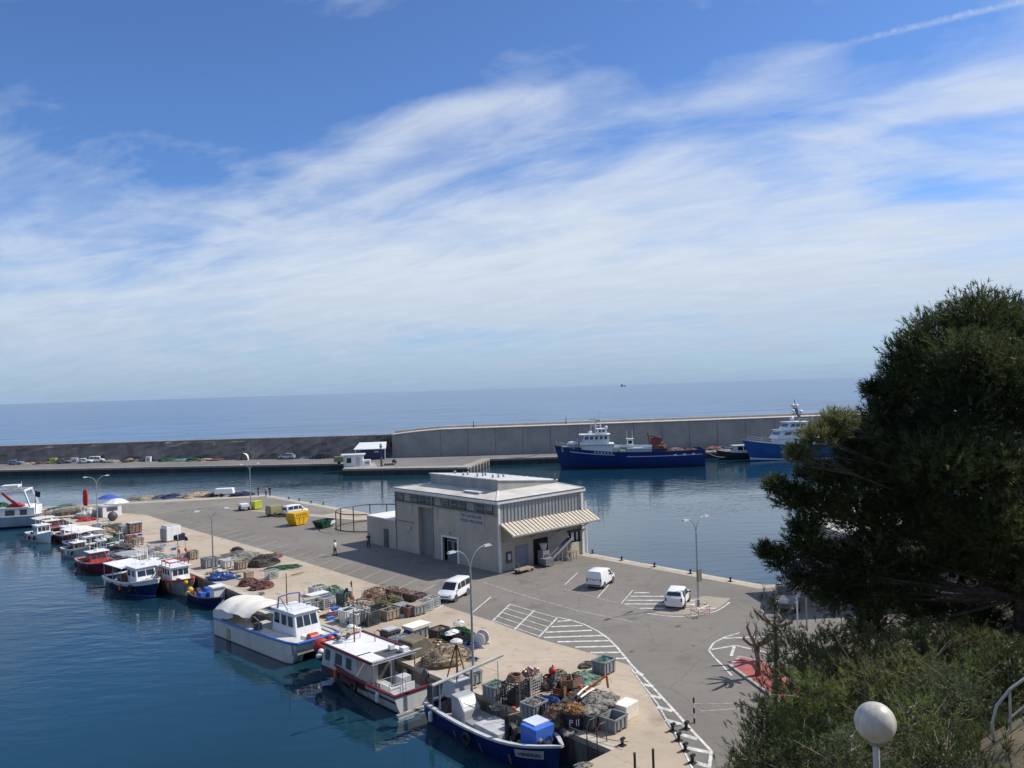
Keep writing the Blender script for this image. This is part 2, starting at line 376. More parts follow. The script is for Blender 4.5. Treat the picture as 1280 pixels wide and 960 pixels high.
for k in range(14):
    u = 66+k*2.7; stripe(mf, UV(u+1, 9.8), UV(u+3, 14.2), .1, .0145)
for a, b in (((747, 747), (761, 731)), ((777, 754), (791, 738)), ((706, 731), (722, 716))): pstripe(a, b, .1)
pline([(706, 737), (747, 747.5), (777, 755), (805, 762.5)], .1, mf)
for a, b in (((793, 741), (812, 741)), ((788, 745.5), (830, 745.5)), ((783, 750.5), (870, 750.5)), ((780, 755), (880, 755.5)), ((800, 760.5), (895, 760.5))): pstripe(a, b, .26)
pline([(809, 767), (830, 770), (848, 771), (866, 770), (884, 767.5), (897, 763.5), (906, 758), (912, 753)], .15, z=.018)
pline([(925, 791), (905, 797), (892, 804), (886, 813), (892, 821), (903, 832), (915, 845)], .13, z=.018)
for a, b in (((904, 798), (960, 796)), ((889, 812), (920, 807)), ((920, 807), (960, 816)), ((918, 808), (914, 820))): pstripe(a, b, .2)
pline([(940, 880), (869, 879.5), (876, 889), (940, 884.8)], .08, mf)
struct(mk, 'road_markings', paint); struct(mf, 'worn_road_markings', fpaint)
# faint yellow line on the apron
ypaint = M('apron_line', (.55, .45, .28), .8, .3, 2)
ml = MB(); pline([(575, 822), (625, 840)], .14, ml); pline([(660, 600), (661, 600)], .01, ml)
struct(ml, 'apron_line', ypaint)
# ---- raised pavements with kerbs
redpav = M('red_pavement', (.40, .10, .085), .8, .25, 1.2, bump=.2, bscale=20)
kerb = M('kerb', (.40, .37, .32), .85, .35, 1.2)
pv = [(13.1, 50.6), (14.3, 44.4), (14.1, 36), (16.4, 36), (16.4, 44.4), (15.6, 51.0), (14.2, 52.2)]
struct(MB().prism(pv, -.1, .12), 'kerb', kerb)
pin = [(13.34, 50.5), (14.52, 44.4), (14.32, 36.2), (16.2, 36.2), (16.2, 44.4), (15.4, 50.9), (14.25, 51.9)]
struct(MB().add([(x, y, .125) for x, y in pin], [tuple(range(len(pin)))]), 'pavement', redpav)
gv = poly2([G(815, 765.5), G(832, 768), G(862, 768.5), G(885, 765.5), G(897, 761), G(908, 753), G(913, 748), G(880, 745), G(838, 755)])
struct(MB().add([(x, y, .009) for x, y in gv], [tuple(range(len(gv)))]), 'traffic_island', groundmat('island_concrete', (.33, .29, .23), (.40, .35, .28), (.27, .24, .19)))
# ---- hillside the photograph is taken from
toe = [(-30, 14), (-3, 25), (5, 33), (11.5, 40), (15.6, 45), (17.4, 52), (30, 53), (120, 56)]
def toe_d(x, y):
    best = 1e9; sgn = 1
    for (ax, ay), (bx, by) in zip(toe[:-1], toe[1:]):
        dx, dy = bx-ax, by-ay; t = max(0, min(1, ((x-ax)*dx+(y-ay)*dy)/(dx*dx+dy*dy)))
        px, py = ax+t*dx, ay+t*dy; d = math.hypot(x-px, y-py)
        if d < best: best = d; sgn = 1 if (dx*(y-ay)-dy*(x-ax)) < 0 else -1
    return best*sgn
def hill(x, y):
    d = toe_d(x, y)
    if d <= 0: return -.6
    h = .62*d+.5*math.sin(x*.7+y*.3)*min(1, d/6)*.6+.3*math.sin(y*1.3-x*.9)*min(1, d/6)
    lim = 16.3
    return min(h, lim) if h < lim-2 else lim-2+2*(1-math.exp(-(h-lim+2)/2))
nx, ny = 110, 74; hv = []; hf = []
for j in range(ny):
    for i in range(nx):
        x, y = -40+i*1.3, -28+j*1.12
        hv.append((x, y, hill(x, y)))
for j in range(ny-1):
    for i in range(nx-1):
        q = (j*nx+i, j*nx+i+1, (j+1)*nx+i+1, (j+1)*nx+i)
        if max(hv[k][2] for k in q) > -.5: hf.append(q)
earth = M('hillside', (.20, .15, .09), .95, .5, .5, bump=.6, bscale=6, col2=(.05, .06, .025))
o = struct(MB().add(hv, hf), 'hillside', earth, smooth=True)

# ---- far quay, breakwater
fq = [(-420, 255), (-140, 218.5), (-45, 206), (-42, 203.5), (-41, 190.5), (-10.9, 185.5), (-6.3, 205.5), (60, 205.5), (400, 205.5), (400, 260), (-420, 300)]
struct(MB().prism(fq, -6, 0), 'far_quay', farcon)
fr = [(-418, 256.5), (-140, 220), (-44, 207.2), (-36, 205.5), (-33, 193), (-12.5, 189.8), (-8.3, 207.2), (398, 207.2), (398, 250), (-418, 290)]
struct(MB().add([(x, y, .006) for x, y in fr], [tuple(range(len(fr)))]), 'far_road', farasph)
mb = MB()
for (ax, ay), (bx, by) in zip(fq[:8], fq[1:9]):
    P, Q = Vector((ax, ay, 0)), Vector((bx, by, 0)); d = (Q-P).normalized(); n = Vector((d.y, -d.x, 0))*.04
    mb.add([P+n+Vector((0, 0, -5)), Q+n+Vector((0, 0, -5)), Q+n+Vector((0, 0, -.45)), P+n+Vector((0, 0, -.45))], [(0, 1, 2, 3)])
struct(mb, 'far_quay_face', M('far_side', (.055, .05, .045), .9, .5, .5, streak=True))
# fender blocks on the end of the small pier
pA, pB = Vector((-10.9, 185.5, 0)), Vector((-6.3, 205.5, 0)); dd = (pB-pA).normalized()
mb = MB()
for k in range(7):
    p = pA+dd*(1.5+k*2.8); mb.box(p+Vector((.12, -.03, -1.5)), (.3, .45, 1.35), math.atan2(dd.y, dd.x))
struct(mb, 'pier_fender_blocks', cop)
# breakwater wall: long dark brown part, concrete part
def wallpts(pts, th, z0):
    front = pts; mb = MB(); n = len(pts)
    v = [(x, y, z0) for x, y, z in pts]+[(x, y, z) for x, y, z in pts]+[(x, y+th, z) for x, y, z in pts]+[(x, y+th, z0-4) for x, y, z in pts]
    f = []
    for i in range(n-1):
        for r in range(3): f.append((r*n+i, r*n+i+1, (r+1)*n+i+1, (r+1)*n+i))
    f += [(0, n, 2*n, 3*n), (n-1, 4*n-1, 3*n-1, 2*n-1)]
    return mb.add(v, f)
rockwall = M('brown_breakwater', (.25, .215, .19), .95, .5, .3, bump=1, bscale=1.2, col2=(.14, .12, .105))
conwall = M('breakwater_concrete', (.33, .315, .29), .85, .15, .22, col2=(.26, .25, .235))
wl = [(-420, 282, 4.6), (-154, 240, 5.2), (-78, 229, 5.7), (-36, 220.5, 6.0), (-33.5, 220, 6.1)]
# rough face: subdivide and jitter
pts = []
for i in range(len(wl)-1):
    for k in range(26):
        t = k/26; pts.append([wl[i][j]*(1-t)+wl[i+1][j]*t for j in range(3)])
pts.append(list(wl[-1]))
mb = MB(); rows = 7; n = len(pts)
vv = []
for r in range(rows+1):
    for i, (x, y, z) in enumerate(pts):
        jz = 0 if r in (0, rows) else random.uniform(-.3, .3); jy = random.uniform(-.5, .35) if r < rows else 0
        vv.append((x, y+(r/rows)*1.6+jy, z*r/rows+jz))
ff = [(r*n+i, r*n+i+1, (r+1)*n+i+1, (r+1)*n+i) for r in range(rows) for i in range(n-1)]
k0 = len(vv); vv += [(x, y+9, z) for x, y, z in pts]+[(x, y+9, -8) for x, y, z in pts]
ff += [(rows*n+i, rows*n+i+1, k0+i+1, k0+i) for i in range(n-1)]+[(k0+i, k0+i+1, k0+n+i+1, k0+n+i) for i in range(n-1)]
bw = thing('breakwater_wall', 'long dark brown breakwater wall behind the far quay, left of the concrete wall', 'wall', (0, 0, 0))
mb.add(vv, ff).build('wall_face', rockwall, bw)
wc = [(-33.5, 220.1, 6.1), (-27, 219.3, 6.75), (-20, 218.6, 7.2), (-5, 218, 7.3), (55, 216, 7.6), (92, 213, 7.9), (400, 205.8, 9)]
bw2 = thing('breakwater_wall', 'high pale grey concrete breakwater wall with walkway on top, behind the blue ship', 'wall', (0, 0, 0))
wallpts(wc, 9, -.2).build('wall_face', conwall, bw2)
lightcon = M('walkway_concrete', (.52, .47, .40), .85, .2, .5)
mb = MB()
for i in range(len(wc)-1):
    a_, b_ = Vector(wc[i]), Vector(wc[i+1])
    mb.add([a_+Vector((0, -.25, -.02)), b_+Vector((0, -.25, -.02)), b_+Vector((0, -.25, .18)), a_+Vector((0, -.25, .18))], [(0, 1, 2, 3)])
    mb.add([a_+Vector((0, -.25, .18)), b_+Vector((0, -.25, .18)), b_+Vector((0, 6, .18)), a_+Vector((0, 6, .18))], [(0, 1, 2, 3)])
    mb.add([a_+Vector((0, 6, .18)), b_+Vector((0, 6, .18)), b_+Vector((0, 6, .75)), a_+Vector((0, 6, .75))], [(0, 1, 2, 3)])
    mb.add([a_+Vector((0, 6, .75)), b_+Vector((0, 6, .75)), b_+Vector((0, 7, .75)), a_+Vector((0, 7, .75))], [(0, 1, 2, 3)])
mb.build('walkway', lightcon, bw2)
mb = MB()
x = -20
while x < 250:
    i = max(j for j in range(len(wc)-1) if wc[j][0] <= x); t = (x-wc[i][0])/(wc[i+1][0]-wc[i][0])
    y = wc[i][1]*(1-t)+wc[i+1][1]*t; z = wc[i][2]*(1-t)+wc[i+1][2]*t
    mb.box((x, y-.03, 0), (.14, .05, z-.05)); x += 7.5
mb.build('panel_joints', M('joint_dark', (.21, .20, .19), .9, .3, 1), bw2)
mb = MB()
for i in range(len(wl)-1):
    a_, b_ = Vector(wl[i])+Vector((0, 1.5, 0)), Vector(wl[i+1])+Vector((0, 1.5, 0))
    mb.add([a_, b_, b_+Vector((0, 0, .22)), a_+Vector((0, 0, .22)), b_+Vector((0, .6, .22)), a_+Vector((0, .6, .22))], [(0, 1, 2, 3), (3, 2, 4, 5)])
mb.build('cap_stone', lightcon, bw)
# ================================================================ FISH MARKET BUILDING
plaster = M('plaster_wall', (.45, .40, .335), .9, .1, .35, bump=.1, bscale=14, col2=(.36, .32, .27))
plasterD = M('plaster_dark', (.28, .27, .25), .9, .2, .6, streak=True)  # darker plaster for the string course and corner post
roofm = M('roof_grey', (.56, .54, .48), .85, .22, .4)
roofw = M('roof_white', (.74, .73, .70), .7, .15, .4)
seam = M('seam_metal', (.36, .37, .37), .45, .15, .8, metal=.3)
canopym = M('canopy_metal', (.60, .53, .42), .5, .15, .7)
seamline = M('canopy_seam', (.30, .26, .20), .6, .2, 1)
fascia = M('fascia_white', (.70, .69, .66), .6, .15, 1)
bA = UV(31.1, 20.8)
b = thing('fish_market_hall', 'grey fish market hall with tan metal canopy and raised white roof box on the quay', 'building', bA, AV)
LX, LY, H = 11.9, 18.1, 7.0
# long wall (x = 0) built around the recess and the door
mb = MB()
def wallx(y0, y1, z0, z1): mb.add([(0, y0, z0), (0, y1, z0), (0, y1, z1), (0, y0, z1)], [(3, 2, 1, 0)])
wallx(0, 6.6, 0, 5.55); wallx(9.1, 10.9, 0, 5.55); wallx(6.6, 9.1, 2.5, 5.55); wallx(13.5, LY, 0, 5.55); wallx(10.9, 13.5, 5.3, 5.55); wallx(0, LY, 6.55, H)
for y in (10.9, 13.5): mb.add([(0, y, 0), (.45, y, 0), (.45, y, 5.3), (0, y, 5.3)], [(0, 1, 2, 3)])
mb.add([(0, 10.9, 5.3), (.45, 10.9, 5.3), (.45, 13.5, 5.3), (0, 13.5, 5.3)], [(0, 1, 2, 3)])
for y in (6.6, 9.1): mb.add([(0, y, 0), (.2, y, 0), (.2, y, 2.5), (0, y, 2.5)], [(0, 1, 2, 3)])
mb.add([(0, 6.6, 2.5), (.2, 6.6, 2.5), (.2, 9.1, 2.5), (0, 9.1, 2.5)], [(0, 1, 2, 3)])
# back walls, and the short wall up to the panels
mb.add([(0, LY, 0), (LX, LY, 0), (LX, LY, H), (0, LY, H)], [(0, 1, 2, 3)]); mb.add([(LX, 0, 0), (LX, LY, 0), (LX, LY, H), (LX, 0, H)], [(3, 2, 1, 0)])
mb.add([(0, 0, 0), (9.7, 0, 0), (9.7, 0, 4.6), (0, 0, 4.6)], [(0, 1, 2, 3)]); mb.add([(9.7, 0, 2.75), (LX, 0, 2.75), (LX, 0, 4.6), (9.7, 0, 4.6)], [(0, 1, 2, 3)])
mb.add([(0, 0, 4.6), (LX, 0, 4.6), (LX, 0, H), (0, 0, H)], [(0, 1, 2, 3)])
mb.build('wall', plaster, b)
MB().add([(.45, 10.9, 0), (.45, 13.5, 0), (.45, 13.5, 5.3), (.45, 10.9, 5.3)], [(3, 2, 1, 0)]).build('loading_door', M('loading_door_grey', (.20, .205, .2), .6, .15, .7, streak=True), b)
# string course + clerestory
MB().box((-.06, LY/2, 5.5), (.14, LY+.1, .1)).build('string_course', plasterD, b)
st = MB(); st.add([(.14, 0, 5.6), (.14, LY, 5.6), (.14, LY, 6.55), (.14, 0, 6.55)], [(3, 2, 1, 0)]); st.build('clerestory_band', M('clerestory_grey', (.19, .2, .2), .6, .2, 1), b)
k = 0; y = .9
while y < LY-.6:
    o = MB().box((.10, y+.55, 5.68), (.05, 1.12, .8)).build('clerestory_window', glass if k % 4 != 2 else M('pale_pane', (.22, .24, .25), .3, .3, 2), b)
    MB().box((.085, y+.55, 6.02), (.05, 1.12, .05)).build('mullion', mgrey, o)
    y += 1.42; k += 1
MB().box((-.02, .14, 5.6), (.12, .3, .95)).build('corner_post', plasterD, b)
# door with frame and panes
d = MB().box((.18, 7.6, 0), (.06, 1.9, 2.3)).build('entrance_door', M('door_grey_green', (.16, .19, .19), .35, .2, 1), b)
each(MB().box((.12, 7.0, 1.0), (.05, .5, 1.1)).box((.12, 8.1, 1.0), (.05, .5, 1.1)), 'pane', glass, d)
each(MB().box((-.03, 6.42, 0), (.1, .3, 2.65)).box((-.03, 9.22, 0), (.1, .22, 2.65)).box((-.03, 7.82, 2.5), (.12, 2.6, .2)), 'door_surround', fascia, b)
# wall sign
sg = MB().box((-.03, 4.05, 4.3), (.05, 4.1, 1.15)).build('wall_sign', M('sign_board', (.36, .355, .35), .6, .1, 1), b)
ink = M('sign_ink', (.03, .03, .035), .6, .2, 3)
sx = face_mtx
text('TEF GUR BUR 000', .43, ink, sg, sx((-.062, 4.1, 5.12), (0, -1, 0), (0, 0, 1)))
text('PEIXOS I PESCADORS', .37, ink, sg, sx((-.062, 4.05, 4.62), (0, -1, 0), (0, 0, 1)))
# metal panels over the canopy
p = MB().add([(.25, -.06, 4.65), (LX-.5, -.06, 4.65), (LX-.5, -.06, 6.62), (.25, -.06, 6.62)], [(0, 1, 2, 3)])
for i in range(24):
    x = .3+i*.475; p.box((x, -.09, 4.65), (.05, .07, 1.97))
p.build('metal_cladding', seam, b)
MB().box((.1, -.06, 0), (.26, .16, 6.7)).build('corner_pilaster', fascia, b)
q = MB().box((LX-.2, -.1, 0), (.3, .3, 6.6)).box((LX+.35, -.2, 0), (.14, .14, 5.6)); each(q, 'column', fascia, b)
# roof
f = MB()
ov = .28
for (c, dms) in (((LX/2, -ov, 6.72), (LX+2*ov, .1, .3)), ((LX/2, LY+ov, 6.72), (LX+2*ov, .1, .3)), ((-ov, LY/2, 6.72), (.1, LY+2*ov-.1, .3)), ((LX+ov, LY/2, 6.72), (.1, LY+2*ov-.1, .3))): f.box(c, dms)
f.add([(-ov, -ov, 6.73), (LX+ov, -ov, 6.73), (LX+ov, LY+ov, 6.73), (-ov, LY+ov, 6.73)], [(0, 1, 2, 3)])
f.build('fascia', fascia, b)
MB().box((-ov-.01, LY/2, 7.03), (.16, LY+2*ov, .06)).box((LX/2, -ov-.01, 7.03), (LX+2*ov-.2, .16, .06)).build('roof_flashing', dgrey, b)
e0, e1, bx0, bx1, by0, by1 = -ov, LX+ov, 2.6, 11.0, 2.9, 14.6
f = MB(); zb = 7.5
A_ = [(e0+.07, e0+.07, 7.06), (e1-.07, e0+.07, 7.06), (e1-.07, LY+ov-.07, 7.06), (e0+.07, LY+ov-.07, 7.06)]; B_ = [(bx0, by0, zb), (bx1, by0, zb), (bx1, by1, zb), (bx0, by1, zb)]
for i in range(4): f.add([A_[i], A_[(i+1) % 4], B_[(i+1) % 4], B_[i]], [(0, 1, 2, 3)])
rf = f.build('roof', roofm, b)
for i in range(4): MB().bar(Vector(A_[i])+Vector((0, 0, .03)), Vector(B_[i])+Vector((0, 0, .03)), .16, .06).build('hip_ridge', fascia, rf)
zl, zr = 8.55, 7.75
f = MB(); f.add([(bx0, by0, zb-.2), (bx1, by0, zb-.2), (bx1, by1, zb-.2), (bx0, by1, zb-.2), (bx0, by0, zl), (bx1, by0, zr), (bx1, by1, zr), (bx0, by1, zl)], [(0, 1, 5, 4), (1, 2, 6, 5), (2, 3, 7, 6), (3, 0, 4, 7)])
f.build('roof_box_wall', M('roof_box', (.34, .335, .32), .85, .2, .5, streak=True), b)
f = MB(); o_ = .12
f.add([(bx0-o_, by0-o_, zl+.03), (bx1+o_, by0-o_, zr+.01), (bx1+o_, by1+o_, zr+.01), (bx0-o_, by1+o_, zl+.03), (bx0-o_, by0-o_, zl+.14), (bx1+o_, by0-o_, zr+.12), (bx1+o_, by1+o_, zr+.12), (bx0-o_, by1+o_, zl+.14)], [(3, 2, 1, 0), (4, 5, 6, 7), (0, 1, 5, 4), (1, 2, 6, 5), (2, 3, 7, 6), (3, 0, 4, 7)])
rb = f.build('roof_box_cover', roofw, b); f = MB()
for i in range(1, 10): y = by0+(by1-by0)*i/10; f.bar((bx0-.1, y, zl+.15), (bx1+.1, y, zr+.13), .06, .05)
f.build('glazing_bars', M('glazing_grey', (.46, .47, .48), .5, .15, 1), rb)
for x, y in ((3.9, 5.2), (3.6, 7.4), (3.4, 9.6), (5.2, 5.8), (5.0, 8.2), (4.8, 10.6), (6.6, 6.6), (6.4, 9.4), (4.4, 12.4)):
    zz = zl+(zr-zl)*(x-bx0)/(bx1-bx0)+.12
    MB().cyl((x, y, zz), .1, .3, 8).cyl((x, y, zz+.3), .2, .1, 8, .05).build('roof_vent', mgrey, rb)
MB().box((1.5, 5.3, 7.34), (1.0, 2.6, .14)).build('roof_hatch', roofw, b)
MB().bar((bx1-.3, by0-.1, zr+.1), (bx1-.3, by0-.2, zr+.75), .25, .15).build('roof_flue', dgrey, b)
# canopy: sloping standing-seam sheet on brackets
c0, c1 = (.1, LX+.75); za, zc, yo = 4.72, 3.75, -2.0
f = MB(); f.add([(c0, -.02, za), (c1, -.02, za), (c1, yo, zc), (c0, yo, zc), (c0, -.02, za+.08), (c1, -.02, za+.08), (c1, yo, zc+.08), (c0, yo, zc+.08)], [(0, 1, 2, 3), (7, 6, 5, 4), (3, 2, 6, 7), (0, 3, 7, 4), (1, 5, 6, 2)])
cp = f.build('canopy', canopym, b)
f = MB()
for i in range(25): x = c0+.05+i*(c1-c0-.1)/24; f.bar((x, -.04, za+.1), (x, yo, zc+.1), .045, .07)
f.build('seams', seamline, cp)
f = MB()
for x in (.6, 4.3, 8, 11.6): f.bar((x, -.03, 2.9), (x, yo+.2, zc+.03), .08, .1)
each(f, 'canopy_bracket', mgrey, cp); MB().bar((c0, yo+.05, zc-.05), (c1, yo+.05, zc-.05), .1, .12).build('canopy_beam', mgrey, cp)
each(MB().box((6.6, -.12, 3.55), (3.2, .08, .10)).box((6.6, -.12, 3.38), (2.6, .06, .05)), 'lettering_strip', fascia, b)  # plain white strips standing in for unreadable lettering under the canopy
# doors, board and counter on the short wall
MB().box((3.0, -.03, 0), (1.7, .06, 2.25)).build('side_door', M('side_door_blue', (.20, .21, .26), .5, .15, 1), b)
o = MB().box((1.25, -.05, .8), (.7, .1, 1.1)).build('meter_cabinet', dgrey, b); MB().box((1.25, -.115, 1.1), (.34, .03, .6)).build('pane', lgrey, o)
MB().box((5.6, -.03, 0), (2.0, .05, 2.6)).build('painted_doorway', M('dark_opening', (.012, .012, .013), .9, .3, 1), b)  # flat dark plate on the wall; the unlit inside is put into its colour
MB().box((10.75, .0, 0), (2.0, .14, 1.4)).build('counter_wall', M('counter_cream', (.50, .46, .34), .7, .12, 1, streak=True), b)
MB().box((10.75, .5, 1.4), (2.1, .05, 1.35)).build('counter_opening', M('counter_navy', (.02, .025, .06), .5, .3, 1), b)
MB().box((10.7, -.12, 2.6), (2.4, .5, .12)).build('counter_lintel', dgrey, b)
for x, w in ((10.6, .4), (11.3, .3)): MB().box((x, .3, 1.5), (w, .04, .9)).build('poster', white, b)
for y_ in (10.75, 17.9): MB().tube([(-.07, y_, .15), (-.07, y_, 6.6)], .05, 8).build('downpipe', mgrey, b)
MB().tube([(-.05, 14.2, 3.4), (-.05, 17.8, 3.4)], .025, 6).build('cable', dgrey, b); MB().box((-.12, 15.2, 2.6), (.22, .5, .35)).build('junction_box', lgrey, b)
MB().box((-.16, 7.8, 3.0), (.3, .3, .14)).build('wall_lamp', lgrey, b)
stainm = M('wall_stain', (.36, .32, .27), .9, .12, 2, col2=(.30, .265, .225))
for y_, w_, h_ in ((2.2, .35, 1.1), (5.1, .22, .8), (9.9, .3, 1.6), (14.6, .4, 1.3), (16.4, .25, .9)): MB().add([(-.006, y_-w_/2, 5.5), (-.006, y_+w_/2, 5.5), (-.006, y_+w_*.2, 5.5-h_), (-.006, y_-w_*.25, 5.5-h_*.8)], [(3, 2, 1, 0)]).build('rain_stain', stainm, b)
# low annex
an = MB().box((2.6, LY+3.1, 0), (5.2, 6.16, 3.2)); an.build('annex_wall', plaster, b)
MB().box((2.6, LY+3.1, 3.203), (5.36, 6.14, .12)).build('annex_roof', roofw, b)
MB().box((-.02, LY+2, 0), (.06, 1.0, 2.1)).build('annex_door', dgrey, b)
# fish conveyor, pallets, hand trolley under the canopy
def BL(x, y, z=0): 
    p = Matrix.Rotation(AV, 3, 'Z') @ Vector((x, y, z)); return bA+p
t = thing('conveyor', 'inclined steel conveyor rising to the right in front of the fish hall doorway', 'conveyor', BL(6.6, -1.4), AV)
MB().bar((-1.2, 0, .5), (2.0, 0, 2.3), .55, .12).build('belt', dgrey, t)
f = MB()
for x, z in ((-1, .55), (.4, 1.3), (1.7, 2.0)):
    for y in (-.3, .3): f.bar((x, y, 0), (x, y, z), .07)
f.bar((-1.3, .3, .55), (2.1, .3, 2.45), .05, .2).bar((-1.3, -.3, .55), (2.1, -.3, 2.45), .05, .2)
f.build('frame', galv, t); MB().box((-1.5, 0, .15), (1.0, .8, .7), taper=1.2).build('hopper', steel, t)
t = thing('fish_washer', 'tall grey sorting machine standing beside the conveyor in the doorway', 'machine', BL(5.3, -.75), AV)
MB().box((0, 0, .2), (.9, .8, 1.3)).build('body', mgrey, t); MB().cyl((0, 0, 1.5), .25, .7, 12, .42).build('funnel', lgrey, t); MB().box((0, -.43, .7), (.5, .05, .4)).build('panel', dgrey, t)
t = thing('hand_trolley', 'flat hand trolley with pale top beside the hall corner', 'trolley', BL(1.9, -1.5), AV+.1)
MB().box((0, 0, .3), (2.0, .9, .1)).build('platform', binTan, t); f = MB()
for x in (-.8, .8):
    for y in (-.35, .35): f.disc((x, y, .14), (0, 1, 0), .14, .08, 10)
each(f, 'wheel', black, t); MB().tube([(-1, -.3, .35), (-1.15, -.3, 1.1), (-1.15, .3, 1.1), (-1, .3, .35)], .025, 6).build('handle', steel, t)
t = thing('work_table', 'small folding work table standing by the cream service counter', 'table', BL(8.9, -1.2), AV)
MB().box((0, 0, .8), (1.1, .6, .06)).build('top', wood, t)
for sx_ in (-.45, .45):
    for sy in (-.22, .22): MB().box((sx_, sy, 0), (.05, .05, .8)).build('leg', steel, t)
# circular pipe fence behind the annex
t = thing('pipe_fence', 'tall curved dark pipe fence behind the low annex of the fish hall', 'fence', UV(65, 27.2), AU)
R = 4.6; f = MB(); g = MB()
for z in (.12, 2.3): g.tube([(R*math.cos(a_), R*math.sin(a_), z) for a_ in [PI*2*i/36 for i in range(37)]], .07, 6)
for i in range(12): a_ = 2*PI*i/12; f.tube([(R*math.cos(a_), R*math.sin(a_), 0), (R*math.cos(a_), R*math.sin(a_), 2.3)], .07, 6)
each(g, 'rail', M('dark_bronze', (.09, .075, .06), .55, .3, 2, metal=.3), t); each(f, 'post', MATS['dark_bronze'], t)

# ================================================================ STREET FURNITURE
def lamp(px, py, h, arm, lab, rz=AV):
    t = thing('street_lamp', lab, 'street lamp', G(px, py), rz, 'double arm lamp posts on the quay')
    MB().cyl((0, 0, 0), .085, h*.82, 10, .06).build('pole', galv, t); MB().cyl((0, 0, 0), .14, .5, 10, .12).build('base', steel, t)
    for s in (-1, 1):
        pts_ = [(s*arm*(1-math.cos(q*PI/2))*1.0+s*.02, 0, h*.82+(h*.165)*math.sin(q*PI/2)) for q in [i/8 for i in range(9)]]
        MB().tube(pts_, .04, 6).build('arm', galv, t)
        e = pts_[-1]; MB().box((e[0]+s*.25, 0, e[2]-.06), (.62, .24, .13), taper=.7).build('lamp_head', lgrey, t)
    return t
L1 = lamp(592, 848, 8.2, 1.15, 'tall double arm lamp post among fishing gear between the two nearest boats')
L2 = lamp(873, 758, 7.2, 1.1, 'double arm lamp post on the painted traffic island beside the white car')
MB().box((.16, -.05, 2.0), (.5, .16, 1.0)).build('sign_box', M('box_olive', (.2, .19, .15), .6, .2, 2), L2)
lamp(267, 724, 7.0, 1.2, 'double arm lamp post beside the grey bins opposite the blue white catamaran')
lamp(122, 655, 7.1, 1.2, 'double arm lamp post at the far end of the quay edge by the red boats')
lamp(313.5, 631, 6.9, 1.2, 'double arm lamp post near the lime bin at the far end of the car park')
def bollard(px, py, lab, s=1.0, loc=None):
    s *= .74
    t = thing('mooring_bollard', lab, 'bollard', loc or G(px, py), AV, 'mooring bollards')
    MB().box((0, 0, 0), (.42*s, .42*s, .05)).build('base_plate', black, t); MB().cyl((0, 0, .05), .1*s, .38*s, 10, .12*s).build('post', black, t)
    MB().box((.05*s, 0, .4*s), (.42*s, .2*s, .14*s), taper=.7).build('head', black, t); return t
for px, py, lab in ((740.5, 692, 'black bollard on the right water edge just beside the fish hall corner'), (777, 700.5, 'black bollard on the water edge behind the white panel van'),
                    (818, 708.5, 'black bollard on the water edge between the panel van and the white car'), (863, 717, 'black bollard on the water edge just left of the island lamp post'), (913, 727, 'black bollard on the water edge right of the island lamp post'),
                    (361, 624, 'small bollard on the far water edge, nearest the three standing people'), (374, 626, 'small bollard on the far water edge, second from the standing people'), (389, 629, 'small bollard on the far water edge, third from the standing people'), (404, 631, 'small bollard on the far water edge, just left of the pipe fence'),
                    (778, 932, 'rusty black bollard at the inner corner of the near quay edge, beside the ladder')): bollard(px, py, lab)
for px, py, lab in ((841, 914, 'black bollard on the apron line, farthest of the near row'), (858, 911.5, 'black bollard inside the striped markings, apart from the row on the apron line'), (848.5, 926, 'black bollard on the apron line, second of the near row'),
                    (856.6, 939, 'black bollard on the apron line, third of the near row'), (865.6, 954, 'black bollard on the apron line, nearest of the near row')): bollard(px, py, lab, 1.05)
for px, py, lab in ((794, 968, 'short black steel post at the bottom of the picture, left one of the pair'), (817, 963, 'short black steel post at the bottom of the picture, right one of the pair')):
    t = thing('steel_post', lab, 'post', G(px, py)); MB().cyl((0, 0, 0), .06, .95, 10).build('post', black, t); MB().cyl((0, 0, .95), .07, .05, 10).build('cap', dgrey, t)
t = thing('marker_post', 'thin black and white banded post beside the striped road marking', 'post', G(868, 904))
for k in range(5): MB().cyl((0, 0, k*.27), .05, .27, 10).build('band', black if k % 2 == 0 else white, t)
# hoops round the lamp on the island
for (a_, b_, lab) in (((864, 768), (873, 772), 'low white steel hoop barrier left of the island lamp post'), ((874, 773), (887, 767), 'low white steel hoop barrier right of the island lamp post'), ((870, 760), (884, 761), 'low white steel hoop barrier behind the island lamp post')):
    P, Q = G(*a_), G(*b_); t = thing('hoop_barrier', lab, 'barrier', P); d_ = Q-P; f = MB()
    f.tube([(0, 0, 0), (0, 0, .62), (d_.x*.08, d_.y*.08, .7), (d_.x*.92, d_.y*.92, .7), (d_.x, d_.y, .62), (d_.x, d_.y, 0)], .04, 6); f.build('hoop', white, t)
    MB().tube([(0, 0, .35), (d_.x, d_.y, .35)], .03, 6).build('rail', red, t)
# ladder down the quay wall
t = thing('quay_ladder', 'thin steel ladder with bent handrails going down the near quay wall', 'ladder', UV(-.6, -.2), AU)
f = MB()
for x in (-.35, .35): f.tube([(x, .12, -2.2), (x, .12, .75), (x, -.1, 1.0), (x, -.5, 1.0), (x, -.6, 0)], .03, 6)
each(f, 'handrail', dgrey, t); f = MB()
for k in range(8): f.tube([(-.35, .12, -2+k*.27), (.35, .12, -2+k*.27)], .02, 5)
each(f, 'rung', dgrey, t)

